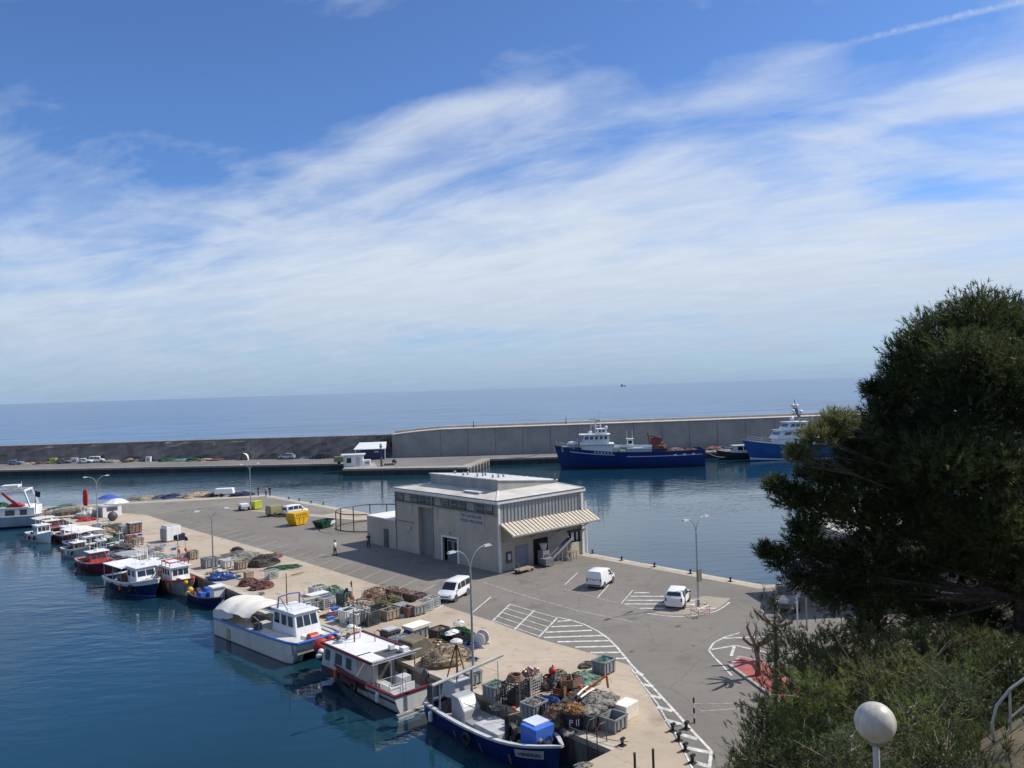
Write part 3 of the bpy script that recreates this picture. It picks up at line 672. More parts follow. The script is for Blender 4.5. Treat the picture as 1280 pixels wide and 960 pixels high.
# ================================================================ VEHICLES
plate_m = M('number_plate', (.75, .75, .72), .5, .05, 2); lampred = M('tail_lamp', (.35, .02, .02), .25, .2, 4); lampwh = M('head_lamp', (.7, .72, .74), .12, .1, 4)
def interp(st, x):
    for p_, q_ in zip(st[:-1], st[1:]):
        if p_[0] <= x <= q_[0]:
            t = (x-p_[0])/(q_[0]-p_[0]); return [p_[i]*(1-t)+q_[i]*t for i in range(6)]
    return list(st[-1] if x > st[-1][0] else st[0])
VEH = {'minivan': dict(st=[(-2.25, .40, 1.02, 1.68, .86, .70), (-2.12, .28, 1.05, 1.80, .92, .76), (-.5, .26, 1.02, 1.86, .93, .78), (.62, .26, 1.0, 1.80, .93, .78), (1.52, .26, .98, 1.06, .93, .88), (2.05, .28, .84, .92, .88, .82), (2.28, .36, .62, .72, .76, .72)],
                       side=[(-2.0, -.95), (-.85, .1), (.2, 1.15)], wind=(.62, 1.52), rear=True, wb=(-1.35, 1.42), wr=.33),
       'panelvan': dict(st=[(-2.15, .40, 1.05, 1.76, .86, .76), (-2.1, .30, 1.05, 1.84, .91, .80), (-.2, .26, 1.02, 1.86, .92, .80), (.75, .26, 1.0, 1.70, .92, .76), (1.35, .26, .98, 1.08, .92, .86), (1.95, .28, .84, .92, .88, .80), (2.18, .36, .62, .70, .76, .70)],
                        side=[(.15, 1.1)], wind=(.75, 1.35), rear=False, wb=(-1.3, 1.35), wr=.32),
       'suv': dict(st=[(-2.3, .42, 1.0, 1.08, .84, .78), (-2.15, .32, 1.05, 1.25, .91, .80), (-1.75, .28, 1.02, 1.62, .93, .72), (.25, .26, 1.0, 1.68, .93, .74), (1.15, .26, .98, 1.06, .93, .86), (2.0, .28, .90, .96, .88, .78), (2.28, .38, .66, .76, .76, .70)],
                   side=[(-1.7, -1.0), (-.9, .05), (.12, .85)], wind=(.25, 1.15), rear=True, wb=(-1.35, 1.4), wr=.36),
       'hatch': dict(st=[(-2.0, .40, .9, .98, .82, .74), (-1.85, .30, .92, 1.15, .87, .72), (-1.5, .26, .92, 1.42, .88, .66), (.1, .24, .90, 1.47, .88, .68), (1.0, .24, .88, .94, .88, .82), (1.8, .26, .78, .84, .84, .76), (2.02, .34, .58, .66, .72, .66)],
                     side=[(-1.45, -.75), (-.65, .1), (.16, .8)], wind=(.1, 1.0), rear=True, wb=(-1.2, 1.25), wr=.3)}
def vehicle(kind, pos, rz, paint_, label, cat='car', name=None, group=None, lod=0):
    V_ = VEH[kind]; st_ = V_['st']
    t = thing(name or {'minivan': 'passenger_van', 'panelvan': 'panel_van', 'suv': 'parked_car', 'hatch': 'parked_car'}[kind], label, cat, pos, rz, group)
    rings = []
    for x, zf, zb_, zt, wb_, wt in st_:
        half = [(wb_*.86, zf), (wb_*.99, zf+.16), (wb_, (zf+zb_)/2), (wb_*.985, zb_), ((wb_*.3+wt*.7), zb_*.3+zt*.7), (wt, zt-.05), (wt*.82, zt)]
        rings.append([(x, y, z) for y, z in half]+[(x, -y, z) for y, z in half[::-1]])
    o = MB().loft(rings).build('body', paint_, t, smooth=True)
    if True:
        m_ = o.modifiers.new('bevel', 'BEVEL'); m_.width = .03; m_.segments = 2; m_.limit_method = 'ANGLE'; m_.angle_limit = .5
        o.data.set_sharp_from_angle(angle=.55)
    def sp(x, f, s):   # point on the glasshouse side
        _, zf, zb_, zt, wb_, wt = interp(st_, x); w0 = wb_*.985; w1 = wt
        return Vector((x, s*(w0*(1-f)+w1*f), zb_*(1-f)+(zt-.05)*f))
    x0, x1 = V_['wind']; r0_, r1_ = interp(st_, x1), interp(st_, x0)
    q = [(x1-.02, r0_[5]*.92, r0_[3]), (x1-.02, -r0_[5]*.92, r0_[3]), (x0+.06, -r1_[5]*.9, r1_[3]-.04), (x0+.06, r1_[5]*.9, r1_[3]-.04)]
    MB().panel([q[1], q[0], q[3], q[2]], .03, .97, .08, .93, .02, .03).build('windscreen', glass, t)
    for s in (-1, 1):
        for a0, a1 in V_['side']:
            A, B, C, E_ = sp(a0, .1, s), sp(a1, .1, s), sp(min(a1, x0+.05) if a1 > x0 else a1, .86, s), sp(a0, .86, s)
            qd = [A, B, C, E_] if s < 0 else [B, A, E_, C]
            MB().panel(qd, 0, 1, 0, 1, .018, .03).build('side_window', glass, t)
    xr = st_[0][0]
    if V_['rear']:
        a_ = st_[0] if kind == 'minivan' else st_[1]; c_ = st_[1] if kind == 'minivan' else st_[2]
        if kind == 'minivan': q = [(xr, a_[4]*.86, a_[2]+.05), (xr, -a_[4]*.86, a_[2]+.05), (xr, -a_[5]*.9, a_[3]-.12), (xr, a_[5]*.9, a_[3]-.12)]
        else: q = [(a_[0], a_[5]*.96, a_[3]), (a_[0], -a_[5]*.96, a_[3]), (c_[0], -c_[5]*.92, c_[3]-.03), (c_[0], c_[5]*.92, c_[3]-.03)]
        MB().panel([q[0], q[1], q[2], q[3]], .04, .96, .08, .92, .02, .03).build('rear_window', glass, t)
    for xw in V_['wb']:
        for s in (-1, 1):
            w_ = MB().disc((xw, s*.82, V_['wr']), (0, 1, 0), V_['wr'], .22, 18).build('wheel', black, t)
            MB().disc((xw, s*.915, V_['wr']), (0, 1, 0), V_['wr']*.62, .05, 12).build('rim', galv, w_)
            MB().disc((xw, s*.84, V_['wr']+.02), (0, 1, 0), V_['wr']+.07, .20, 18).build('wheel_arch', dgrey, t)
    zb_ = st_[1][2]
    for s in (-1, 1):
        MB().box((xr+.02, s*.76, zb_-.25), (.06, .16, .32)).build('tail_light', lampred, t)
        e_ = st_[-2]; MB().box((e_[0]+.1, s*.68, e_[2]-.14), (.22, .26, .14), rz=-s*.3).build('headlight', lampwh, t)
        MB().box((x1-.35, s*(interp(st_, x1-.35)[4]+.1), interp(st_, x1)[2]+.02), (.12, .2, .17)).build('mirror', paint_ if kind != 'suv' else dgrey, t)
    e_ = st_[-1]
    MB().box((e_[0]-.02, 0, .3), (.12, 1.35, .12)).build('bumper', dgrey, t); MB().box((e_[0]+.0, 0, .56), (.06, .95, .1)).build('grille', dgrey, t)
    MB().box((xr-.015, 0, .72 if kind != 'hatch' else .62), (.03, .5, .12)).build('number_plate', plate_m, t)
    MB().box((xr-.0, 0, .36), (.12, 1.5, .14)).build('rear_bumper', paint_ if kind == 'suv' else dgrey, t)
    return t
def heading(a, b):
    P, Q = G(*a), G(*b); return math.atan2((Q-P).y, (Q-P).x)
van1 = vehicle('minivan', Vector((-5.55, 69.4, 0)), math.radians(-113), whiteclean, 'white passenger van with dark windows parked nose to the fishing gear', 'van')
van2 = vehicle('panelvan', Vector((7.45, 72.2, 0)), math.radians(63), whiteclean, 'white panel van seen from behind, parked beside the fish hall', 'van')
vt = MB().box((-2.17, .38, .92), (.02, .06, .26)).box((-2.17, -.42, .92), (.02, .08, .2)); each(vt, 'door_hardware', dgrey, van2)
for k in range(4): MB().box((-2.175, .12-k*.12, .95), (.015, .08, .1)).build('door_lettering', dgrey, van2)
van3 = vehicle('suv', Vector((12.95, 65.2, 0)), math.radians(68), whiteclean, 'white car with dark rear window parked across the striped bay beside the island')
vehicle('suv', G(984, 757), -1.9, M('car_dark_grey', (.16, .165, .17), .25, .1, .5), 'dark grey car parked in the tree shade behind the young pine')
for o_ in (van1, van2, van3): o_.scale = (.82, .82, .86)
wgrey = M('car_silver', (.42, .44, .46), .3, .1, .6, metal=.3); wblue = M('car_blue_grey', (.22, .28, .36), .3, .1, .6)
v4 = vehicle('minivan', G(369, 643.5), AV+.15, whiteclean, 'white van with dark rear window parked behind the yellow skip', 'van')
v5 = vehicle('panelvan', G(348, 643.8), AV+.15, M('van_khaki', (.28, .25, .12), .5, .1, .6), 'khaki yellow van parked beside the white van near the yellow skip', 'van')
for o_ in (v4, v5): o_.scale = (.82, .82, .86)
FC = [(20, 581, 'hatch', wblue, .1, 'blue grey hatchback parked alone at the far left of the breakwater road'), (79, 579.5, 'hatch', M('car_grey', (.16, .17, .19), .3, .1, .6), .2, 'dark grey car parked beside the lime yellow box on the breakwater road'),
      (107, 579, 'hatch', whiteclean, .05, 'white car with dark windows parked just left of the white van on the breakwater road'), (122.5, 578, 'minivan', whiteclean, .0, 'white van parked on the breakwater road among stored nets'),
      (359, 574, 'suv', wgrey, 3.0, 'silver grey car parked alone midway along the breakwater road'), (399, 573.5, 'hatch', M('car_black', (.03, .03, .035), .25, .1, .5), 3.2, 'black car parked left of the white harbour kiosk'),
      (610, 564.5, 'suv', M('car_green', (.05, .08, .09), .3, .1, .5), .1, 'dark green off road car parked below the concrete wall beyond the pier'),
      (868, 557.5, 'hatch', M('car_wine', (.12, .02, .03), .3, .1, .5), .2, 'wine red car parked at the stern of the blue ship, left of the row'), (884, 557.2, 'hatch', M('car_black', (.03, .03, .035)), .2, 'black car in the row by the green container, left one'),
      (899, 556.8, 'hatch', wgrey, .2, 'silver car in the row before the green container'), (913, 556.4, 'hatch', wblue, .2, 'blue grey car in the row before the green container'), (926, 556, 'suv', whiteclean, .2, 'white car at the right end of the row before the green container')]
for px, py, kd, mt, rz, lab in FC: vehicle(kd, G(px, py), rz, mt, lab, 'van' if kd == 'minivan' else 'car', group='vehicles parked below the breakwater')
# skips
def skip(pos, rz, mat, lab, two=False, L_=2.9, Wd=1.7, h=1.15):
    t = thing('waste_skip', lab, 'skip', pos, rz)
    f = MB(); a0, a1, w0, w1 = L_/2*.62, L_/2, Wd/2*.86, Wd/2; th = .06
    lo = [(-a0, -w0, .12), (a0, -w0, .12), (a0, w0, .12), (-a0, w0, .12)]; hi = [(-a1, -w1, h), (a1, -w1, h), (a1, w1, h), (-a1, w1, h)]
    inr = [(-a1+th, -w1+th, h), (a1-th, -w1+th, h), (a1-th, w1-th, h), (-a1+th, w1-th, h)]; inl = [(-a0+th, -w0+th, .22), (a0-th, -w0+th, .22), (a0-th, w0-th, .22), (-a0+th, w0-th, .22)]
    f.add(lo+hi+inr+inl, [(3, 2, 1, 0)]+[(i, (i+1) % 4, (i+1) % 4+4, i+4) for i in range(4)]+[(i+4, (i+1) % 4+4, (i+1) % 4+8, i+8) for i in range(4)]+[(i+8, (i+1) % 4+8, (i+1) % 4+12, i+12) for i in range(4)]+[(12, 13, 14, 15)])
    f.build('tub', mat, t)
    g = MB()
    for i in range(4): g.bar(hi[i], hi[(i+1) % 4], .1, .1)
    g.build('rim', mat, t); g = MB()
    for x in (-.45, .45):
        for s in (-1, 1): g.bar((x, s*w0*1.0, .2), (x, s*(w1+.03), h-.06), .1, .1)
    each(g, 'rib', mat, t)
    g = MB()
    for s in (-1, 1): g.box((s*.5, 0, 0), (.12, Wd*.8, .14))
    each(g, 'skid', dgrey, t); return t
t = skip(G(372, 656), AV+.35, yellow, 'yellow waste skip with a raised upper half beside the white van', h=1.2)
f = MB(); f.box((0, 0, 1.25), (2.75, 1.55, .55), taper=1.05); f.build('load_board', yellow, t)
for i in range(6): MB().box((-.9+i*.36, -.84, 1.42), (.2, .03, .22)).build('stencil', M('skip_print', (.5, .3, .02), .6, .1, 1), t)
MB().box((0, 0, 1.2), (2.95, 1.75, .05)).build('painted_shadow_gap', dgrey, t)  # solid dark slab; the shadow between the halves is put into its colour
t = skip(G(405, 659.5), AV+.3, dkgreen, 'low dark green waste skip with a white printed end, right of the yellow skip', h=1.0, L_=2.7)
MB().panel([(.4, -.8, .35), (1.3, -.84, .6), (1.42, -.86, .95), (.3, -.83, .95)], 0, 1, 0, 1, .03, .03).build('white_print', white, t)
t = wbin = thing('waste_bin', 'lime yellow wheeled waste container near the far lamp post', 'container', G(321, 636.5), AV+.2); MB().box((0, 0, .15), (1.7, 1.2, 1.35), taper=1.06).build('body', lime, t, bevel=.05)
wbin.scale = (.8, .8, .8); MB().box((0, 0, 1.5), (1.85, 1.35, .16)).build('lid', lime, t); f = MB()
for x in (-.7, .7):
    for y in (-.45, .45): f.disc((x, y, .1), (0, 1, 0), .1, .06, 8)
each(f, 'wheel', black, t)
t = thing('flat_trailer', 'small flat trailer with white load parked left of the lime bin', 'trailer', G(305, 637.5), AV+1.4); MB().box((0, 0, .55), (2.6, 1.5, .1)).build('bed', mgrey, t); MB().box((-.1, 0, .65), (2.0, 1.2, .35)).build('load_box', white, t)
for s in (-1, 1): MB().disc((-.2, s*.7, .33), (0, 1, 0), .33, .2, 12).build('wheel', black, t)
MB().bar((1.3, 0, .58), (2.3, 0, .5), .08).build('drawbar', dgrey, t)

# ================================================================ PEOPLE
def person(px, py, label, shirt, trousers, rz=0, h=1.74, stride=.12, pos=None, arms=.25):
    pos = pos or G(px, py); k = h/1.75
    def skel(name, mat, verts, edges, rad, parent, roots=(0,)):
        me = bpy.data.meshes.new(name); me.from_pydata([tuple(c*k for c in v) for v in verts], edges, []); me.materials.append(mat)
        o = bpy.data.objects.new(name, me); COL.objects.link(o)
        if parent: o.parent = parent
        o.modifiers.new('skin', 'SKIN')
        sv = me.skin_vertices[0].data
        for i, r in enumerate(rad): sv[i].radius = (r*k, r*k)
        for i in roots: sv[i].use_root = True
        ss = o.modifiers.new('smooth', 'SUBSURF'); ss.levels = 1; ss.render_levels = 1
        for p in me.polygons: p.use_smooth = True
        return o
    a = arms; s_ = stride
    V_ = [(0, 0, .95), (0, 0, 1.15), (0, 0, 1.38), (0, .01, 1.52), (.01, .02, 1.6), (.015, .02, 1.70),
          (-.17, 0, 1.42), (-.24, -.03, 1.14), (-.22, .08*a*4, .92), (-.21, .1*a*4, .84), (.17, 0, 1.42), (.24, -.03, 1.14), (.22, .08*a*4, .92), (.21, .1*a*4, .84),
          (-.09, 0, .9), (-.10, s_*.6, .5), (-.10, s_, .09), (-.11, s_+.16, .03), (.09, 0, .9), (.10, -s_*.4, .5), (.10, -s_, .09), (.11, -s_+.16, .03), (.015, .12, 1.62)]
    E_ = [(0, 1), (1, 2), (2, 3), (3, 4), (4, 5), (2, 6), (6, 7), (7, 8), (8, 9), (2, 10), (10, 11), (11, 12), (12, 13), (0, 14), (14, 15), (15, 16), (16, 17), (0, 18), (18, 19), (19, 20), (20, 21), (4, 22)]
    R_ = [.13, .125, .14, .05, .085, .085, .06, .042, .03, .035, .06, .042, .03, .035, .085, .058, .04, .035, .085, .058, .04, .035, .03]
    rt_ = [0]
    for sgn, w_ in ((-1, 9), (1, 13)):
        b_ = Vector(V_[w_])
        for j, (dx, ln) in enumerate(((-.028, .075), (-.01, .085), (.01, .08), (.028, .062), (-.045*1, .05))):
            i0 = len(V_); th = (j == 4)
            V_ += [tuple(b_+Vector((dx*(.6 if th else 1), .01, .0))), tuple(b_+Vector((dx*1.2, .015+(.03 if th else 0), -ln*.6))), tuple(b_+Vector((dx*1.15, .03+(.03 if th else 0), -ln)))]
            E_ += [(i0, i0+1), (i0+1, i0+2)]; R_ += [.009, .009, .008]; rt_.append(i0)
    bd = skel('person', skin, V_, E_, R_, None, rt_); bd.location = pos; bd.rotation_euler = (0, 0, rz); tag(bd, label, 'person')
    skel('shirt', shirt, [(0, 0, .93), (0, 0, 1.15), (0, 0, 1.37), (0, .01, 1.47), (-.17, 0, 1.42), (-.235, -.025, 1.2), (.17, 0, 1.42), (.235, -.025, 1.2)], [(0, 1), (1, 2), (2, 3), (2, 4), (4, 5), (2, 6), (6, 7)], [.155, .15, .165, .075, .085, .066, .085, .066], bd)
    skel('trousers', trousers, [(0, 0, 1.0), (0, 0, .93), (-.09, 0, .88), (-.10, s_*.6, .5), (-.10, s_, .1), (.09, 0, .88), (.10, -s_*.4, .5), (.10, -s_, .1)], [(0, 1), (1, 2), (2, 3), (3, 4), (1, 5), (5, 6), (6, 7)], [.14, .145, .105, .075, .06, .105, .075, .06], bd)
    for s2 in (-1, 1): MB().ball((s2*.10*k, (s2*-s_+.07)*k, .045*k), .1*k, 6, (.55, 1.45, .5)).build('shoe', black, bd, smooth=True)
    MB().ball((.013*k, (-.005)*k, 1.685*k), .108*k, 7, (.92, 1.0, .95), .04, 3).build('hair', hairm, bd, smooth=True)
    return bd
cW = M('shirt_white', (.75, .75, .75), .85, .1, 6); cD = M('trousers_dark', (.02, .022, .03), .85, .2, 6); cN = M('shirt_navy', (.02, .03, .08), .85, .2, 6); cB = M('shirt_pale_blue', (.35, .45, .6), .85, .1, 6); cK = M('shirt_black', (.015, .015, .016), .85, .2, 6); cJ = M('jeans', (.05, .08, .16), .85, .2, 6)
person(419, 695, 'person in a white top and dark trousers walking across the car park', cW, cD, 1.2)
person(461, 685, 'person in dark blue clothes standing in the shadow of the fish hall', cN, cD, .5)
person(323, 619.5, 'person in black at the far quay edge, standing left of two others', cK, cD, 2.6, stride=.05)
person(332.5, 620.5, 'person in a pale blue shirt and jeans at the far quay edge, in the middle', cB, cJ, 2.9, stride=.05)
person(337.5, 620, 'person in dark clothes at the far quay edge, right of the one in pale blue', cK, cJ, 3.2, stride=.05)
person(0, 0, 'person in dark clothes walking on the breakwater top above the ship bow', cK, cD, 1.5, pos=Vector((14.6, 221, 7.62)))
person(0, 0, 'person in dark clothes walking on the breakwater top by the bend in the wall', cN, cD, -1.5, pos=Vector((-11, 221.5, 7.47)))
# ================================================================ BOATS
class Hull:
    def __init__(s, L, B, fb, bow, stern, tr=.7, draft=.5, rake=.09, pw=2.6, bul=.55, th=.1, k0=.28, k1=.75, n=22):
        s.__dict__.update(locals())
    def st(s, t):
        if t < .36: q = t/.36; hb = s.B/2*(s.tr+(1-s.tr)*math.sin(q*PI/2))
        else: q = (t-.36)/.64; hb = s.B/2*(1-q**s.pw)
        zg = s.fb+(s.stern-s.fb)*(1-t/.4)**2 if t < .4 else s.fb+(s.bow-s.fb)*((t-.4)/.6)**2
        return max(hb, .03), zg
    def pt(s, t, q, side, off=0):
        hb, zg = s.st(t); z = -s.draft+(zg+s.draft)*q; k = s.k0+(s.k1-s.k0)*t*t
        y = hb*max(q, 1e-3)**k; x = -s.L/2+t*s.L-s.rake*s.L*t**4*(1-q)
        return Vector((x+off*(t**6), side*(y+off), z))
    def ts(s): return [i/(s.n-1) for i in range(s.n)]
    def hull(s, mat, par):
        Q = [0, .06, .14, .26, .42, .6, .8, 1]; mb = MB()
        mb.loft([[s.pt(t, q, -1) for q in Q[::-1]]+[s.pt(t, q, 1) for q in Q[1:]] for t in s.ts()], False, False)
        n = 2*len(Q)-1; mb.f.append(tuple(range(n)))
        inn = []
        for t in s.ts():
            hb, zg = s.st(t); zd = zg-s.bul; qd = (zd+s.draft)/(zg+s.draft); yd = max(.02, s.pt(t, qd, 1).y-s.th); yg = max(.02, hb-s.th); x = s.pt(t, qd, 1).x-(.2*t**4)+(.12 if t == 0 else 0)
            inn.append((x, yg, zg, yd, zd))
        for sd in (-1, 1): mb.loft([[(x, sd*yg, zg), (x, sd*yd, zd)] for x, yg, zg, yd, zd in inn], False, False)
        x, yg, zg, yd, zd = inn[0]; mb.add([(x, -yg, zg), (x, yg, zg), (x, yd, zd), (x, -yd, zd)], [(0, 1, 2, 3)])
        s.inn = inn
        o = mb.build('hull', mat, par, smooth=True); o.data.set_sharp_from_angle(angle=.6); return o
    def deck(s, mat, par):
        mb = MB(); mb.loft([[(x, -yd, zd), (x, yd, zd)] for x, yg, zg, yd, zd in s.inn], False, False); return mb.build('deck', mat, par)
    def rail(s, mat, par, w=.05, h=.09):
        mb = MB()
        for sd in (-1, 1):
            rings = []
            for t in s.ts():
                hb, zg = s.st(t); x = s.pt(t, 1, 1).x+(w if t == 1 else 0); yi = max(.0, hb-s.th-.03)
                rings.append([(x, sd*(hb+w), zg-.02), (x, sd*(hb+w), zg+h), (x, sd*yi, zg+h), (x, sd*yi, zg-.02)])
            mb.loft(rings)
        hb, zg = s.st(0); mb.box((-s.L/2+.04, 0, zg-.02), (.2, 2*hb-.1, h+.02)); return mb.build('gunwale', mat, par)
    def stripe(s, mat, par, q0, q1, t0=0, t1=1, name='hull_stripe', off=.012):
        mb = MB(); T = [t0+(t1-t0)*i/16 for i in range(17)]
        for sd in (-1, 1): mb.loft([[s.pt(t, q0, sd, off), s.pt(t, (q0+q1)/2, sd, off), s.pt(t, q1, sd, off)] for t in T], False, False)
        return mb.build(name, mat, par)
def house(par, x0, x1, w, z0, z1, mat, rf=.35, rr=.05, tw=.9, nf=3, side=((.1, .38), (.45, .75)), roofmat=None, y=0, ov=.12, name='wheelhouse', wv=(.52, .9), rearwin=False):
    """wheelhouse with raked front; windows as panes standing in the walls"""
    w1 = w*tw
    lo = [(x0, y-w/2, z0), (x1, y-w/2, z0), (x1, y+w/2, z0), (x0, y+w/2, z0)]; hi = [(x0+rr, y-w1/2, z1), (x1-rf, y-w1/2, z1), (x1-rf, y+w1/2, z1), (x0+rr, y+w1/2, z1)]
    h = MB().add(lo+hi, [(3, 2, 1, 0), (4, 5, 6, 7), (0, 1, 5, 4), (1, 2, 6, 5), (2, 3, 7, 6), (3, 0, 4, 7)]).build(name, mat, par, bevel=.03)
    fr = [lo[1], lo[2], hi[2], hi[1]]
    for i in range(nf):
        a_, b_ = .06+i*.88/nf+.02, .06+(i+1)*.88/nf-.02; MB().panel(fr, a_, b_, *wv, .015, .03).build('window', glass, h)
    for qd in ([lo[0], lo[1], hi[1], hi[0]], [lo[2], lo[3], hi[3], hi[2]]):
        for a_, b_ in side:
            if qd[0][1] > y: a_, b_ = 1-b_, 1-a_
            MB().panel(qd, a_, b_, *wv, .015, .03).build('window', glass, h)
    if rearwin: MB().panel([lo[3], lo[0], hi[0], hi[3]], .55, .85, .0, .9, .015, .03).build('cabin_door', dgrey, h)
    MB().box(((x0+x1-rf)/2, y, z1), (x1-rf-x0+2*ov+.1, w1+2*ov, .1)).build('cabin_roof', roofmat or mat, h, bevel=.03)
    return h
def boat(name, label, u, v, rz, cat='boat', group='fishing boats moored along the quay', loc=None):
    return thing(name, label, cat, loc or UV(u, v, W), rz, group)
NEAR, FARH = AU+PI, AU         # bow towards / away from the camera
def mast(par, x, y, z, h, r=.04, mat=white, stays=(), cross=None, name='mast'):
    mb = MB().cyl((x, y, z), r, h, 8, r*.6)
    if cross: mb.bar((x, y-cross, z+h*.75), (x, y+cross, z+h*.75), .04)
    for (sx_, sy, sz) in stays: mb.tube([(x, y, z+h*.95), (sx_, sy, sz)], .012, 4)
    return mb.build(name, mat, par)
def radar(par, x, y, z, r=.28):
    return MB().cyl((x, y, z), r, .1, 14, r).cyl((x, y, z+.1), r, .1, 14, r*.5).build('radar_dome', white, par)
def fender(par, x, y, z, mat=black, r=.13, l=.6):
    return MB().tube([(x, y, z), (x, y, z-.1), (x, y, z-l+.1), (x, y, z-l)], [.04, r, r, .05], 10).build('fender', mat, par)
def tyre(par, x, y, z, R_=.3, r=.1, axis='y'):
    pts_ = [(x+R_*math.cos(a_), y, z+R_*math.sin(a_)) if axis == 'y' else (x, y+R_*math.cos(a_), z+R_*math.sin(a_)) for a_ in [2*PI*i/16 for i in range(17)]]
    return MB().tube(pts_, r, 6).build('tyre_fender', black, par)
def railing(par, pts_, h, mat=galv, r=.02, mid=True):
    mb = MB(); P = [Vector(p) for p in pts_]; mb.tube([p+Vector((0, 0, h)) for p in P], r, 6)
    if mid: mb.tube([p+Vector((0, 0, h*.5)) for p in P], r*.7, 5)
    for p in P: mb.tube([p, p+Vector((0, 0, h))], r, 5)
    return mb.build('railing', mat, par)
def heap(par, c, r, mat, sq=(1, 1, .6), seed=1, name='net_heap', strands=14):
    mb = MB().ball(c, r, 8, sq, .14, seed, flat=True); rg = random.Random(seed)
    for _ in range(strands):
        a_, b_ = rg.uniform(0, 6.28), rg.uniform(-.2, 1.3); p = []
        for j in range(6):
            a_ += rg.uniform(-.35, .35); b_ += rg.uniform(-.25, .25); q = 1.02+rg.uniform(-.02, .05)
            p.append((c[0]+r*sq[0]*q*math.cos(a_)*math.cos(b_), c[1]+r*sq[1]*q*math.sin(a_)*math.cos(b_), c[2]+r*sq[2]*q*abs(math.sin(b_))))
        mb.tube(p, .018, 4)
    return mb.build(name, mat, par)

# ---------- 1 catamaran work boat
c1 = boat('catamaran_workboat', 'large white catamaran work boat with blue rim, raked wheelhouse and cream tarpaulin over the stern', 31.6, -2.1, NEAR+.085)
c1.scale = (1.07, 1.0, 1.0)
hullw = M('worn_white_hull', (.64, .63, .58), .45, .2, .5, streak=True, col2=(.54, .51, .45))
for s, nm in ((-1, 'hull'), (1, 'hull')):
    mb = MB(); y0, y1 = (s*2.0, s*.8); T = [(-5.9, 0), (-3, 0), (0, 0), (3, 0), (4.6, .04), (5.6, .25)]
    rings = []
    for x, ins in T:
        zt = 1.42+.16*max(0, (x+1)/6.9)**2; xb = x-(1.35*max(0, (x-2)/3.6)**2)
        a_, b_ = (min(y0, y1)+ins*(1 if s < 0 else .3), max(y0, y1)-ins*(.3 if s < 0 else 1))
        rings.append([(xb, a_+.18, -.7), (xb*.5+x*.5, a_+.03, .1), (x, a_, zt), (x, b_, zt), (xb*.5+x*.5, b_-.03, .1), (xb, b_-.18, -.7)])
    mb.loft(rings); mb.build(nm, hullw, c1)
    MB().loft([[(x-(.62*max(0, (x-2)/3.6)**2), s*2.013 if x < 4.7 else s*(2.013-(x-4.6)*.2), z) for z in (-.15, .06)] for x, _ in T], False, False).build('waterline_band', dgrey, c1)
MB().box((-.2, 0, .7), (11.2, 3.2, .16)).build('deck', M('work_deck', (.36, .36, .34), .8, .35, 1.5, col2=(.2, .18, .15)), c1)
# bulwark front (raked white plate) + inner bulwark
MB().add([(5.62, -1.75, 1.58), (5.62, 1.75, 1.58), (5.2, 1.75, .72), (5.2, -1.75, .72), (5.5, -1.75, 1.58), (5.5, 1.75, 1.58), (5.08, 1.75, .72), (5.08, -1.75, .72)], [(3, 2, 1, 0), (4, 5, 6, 7), (0, 1, 5, 4), (2, 3, 7, 6)]).build('bow_plate', white, c1)
mb = MB()
for s in (-1, 1): mb.box((-.3, s*1.9, .75), (11, .1, .72))
mb.box((-5.8, 0, .75), (.1, 3.7, .7)); each(mb, 'bulwark', hullw, c1)
mb = MB()
for s in (-1, 1): mb.tube([(-5.9, s*2.02, 1.45), (-3, s*2.03, 1.45), (0, s*2.03, 1.46), (3, s*2.03, 1.53), (4.6, s*2.0, 1.58), (5.62, s*1.8, 1.62)], .09, 8)
mb.tube([(5.64, -1.8, 1.62), (5.66, 0, 1.62), (5.64, 1.8, 1.62)], .1, 8); mb.tube([(-5.92, -2.0, 1.45), (-5.92, 2.0, 1.45)], .09, 8)
each(mb, 'rubbing_strake', blue, c1)
h_ = house(c1, .6, 4.0, 2.3, .85, 3.05, white, rf=.55, rr=.05, tw=.86, nf=3, side=((.08, .3), (.4, .62), (.7, .9)), y=.45, wv=(.56, .9))
MB().box((4.35, .45, .85), (.8, 2.0, .75), taper=.85).build('foredeck_locker', white, c1, bevel=.04)
mb = MB(); mb.tube([(1.2, -.5, 3.1), (1.3, -.45, 4.0), (1.35, .45, 4.1), (1.3, 1.35, 4.0), (1.2, 1.4, 3.1)], .06, 8); mb.tube([(2.5, -.4, 3.1), (1.4, -.4, 4.0)], .03, 6); mb.tube([(2.5, 1.3, 3.1), (1.4, 1.3, 4.0)], .03, 6)
mb.build('roof_arch', M('arch_blue', (.05, .11, .32), .45, .2, 2), c1); mast(c1, .9, .5, 3.1, 2.5, .05, rust); mast(c1, .3, 1.3, 3.0, 1.9, .02); mast(c1, 2.0, .0, 3.1, 1.4, .015)
railing(c1, [(.9, -.4, 3.15), (2.9, -.4, 3.15), (2.9, 1.3, 3.15)], .4, white)
# tarpaulin on hoops
NXc, NYc = 15, 13; g = []
for i in range(NXc):
    x = -5.9+5.5*i/(NXc-1); row = []
    for j in range(NYc):
        f_ = -1+2*j/(NYc-1); y = 2.05*f_; z = 2.9-.6*abs(f_)**2.6-.05*math.sin(i*PI/3.5)**2+(.05*math.sin(x*3+y*2))+.12*(i/(NXc-1))
        if i == 0: z -= .25
        row.append((x-(.1*f_ if i == NXc-1 else 0), y, z))
    g.append(row)
mb = MB().loft(g, False, False); k = len(mb.v); mb.loft([[(x, y, z-.04) for x, y, z in r] for r in g], False, False); tp = mb.build('tarpaulin', wcloth, c1, smooth=True)
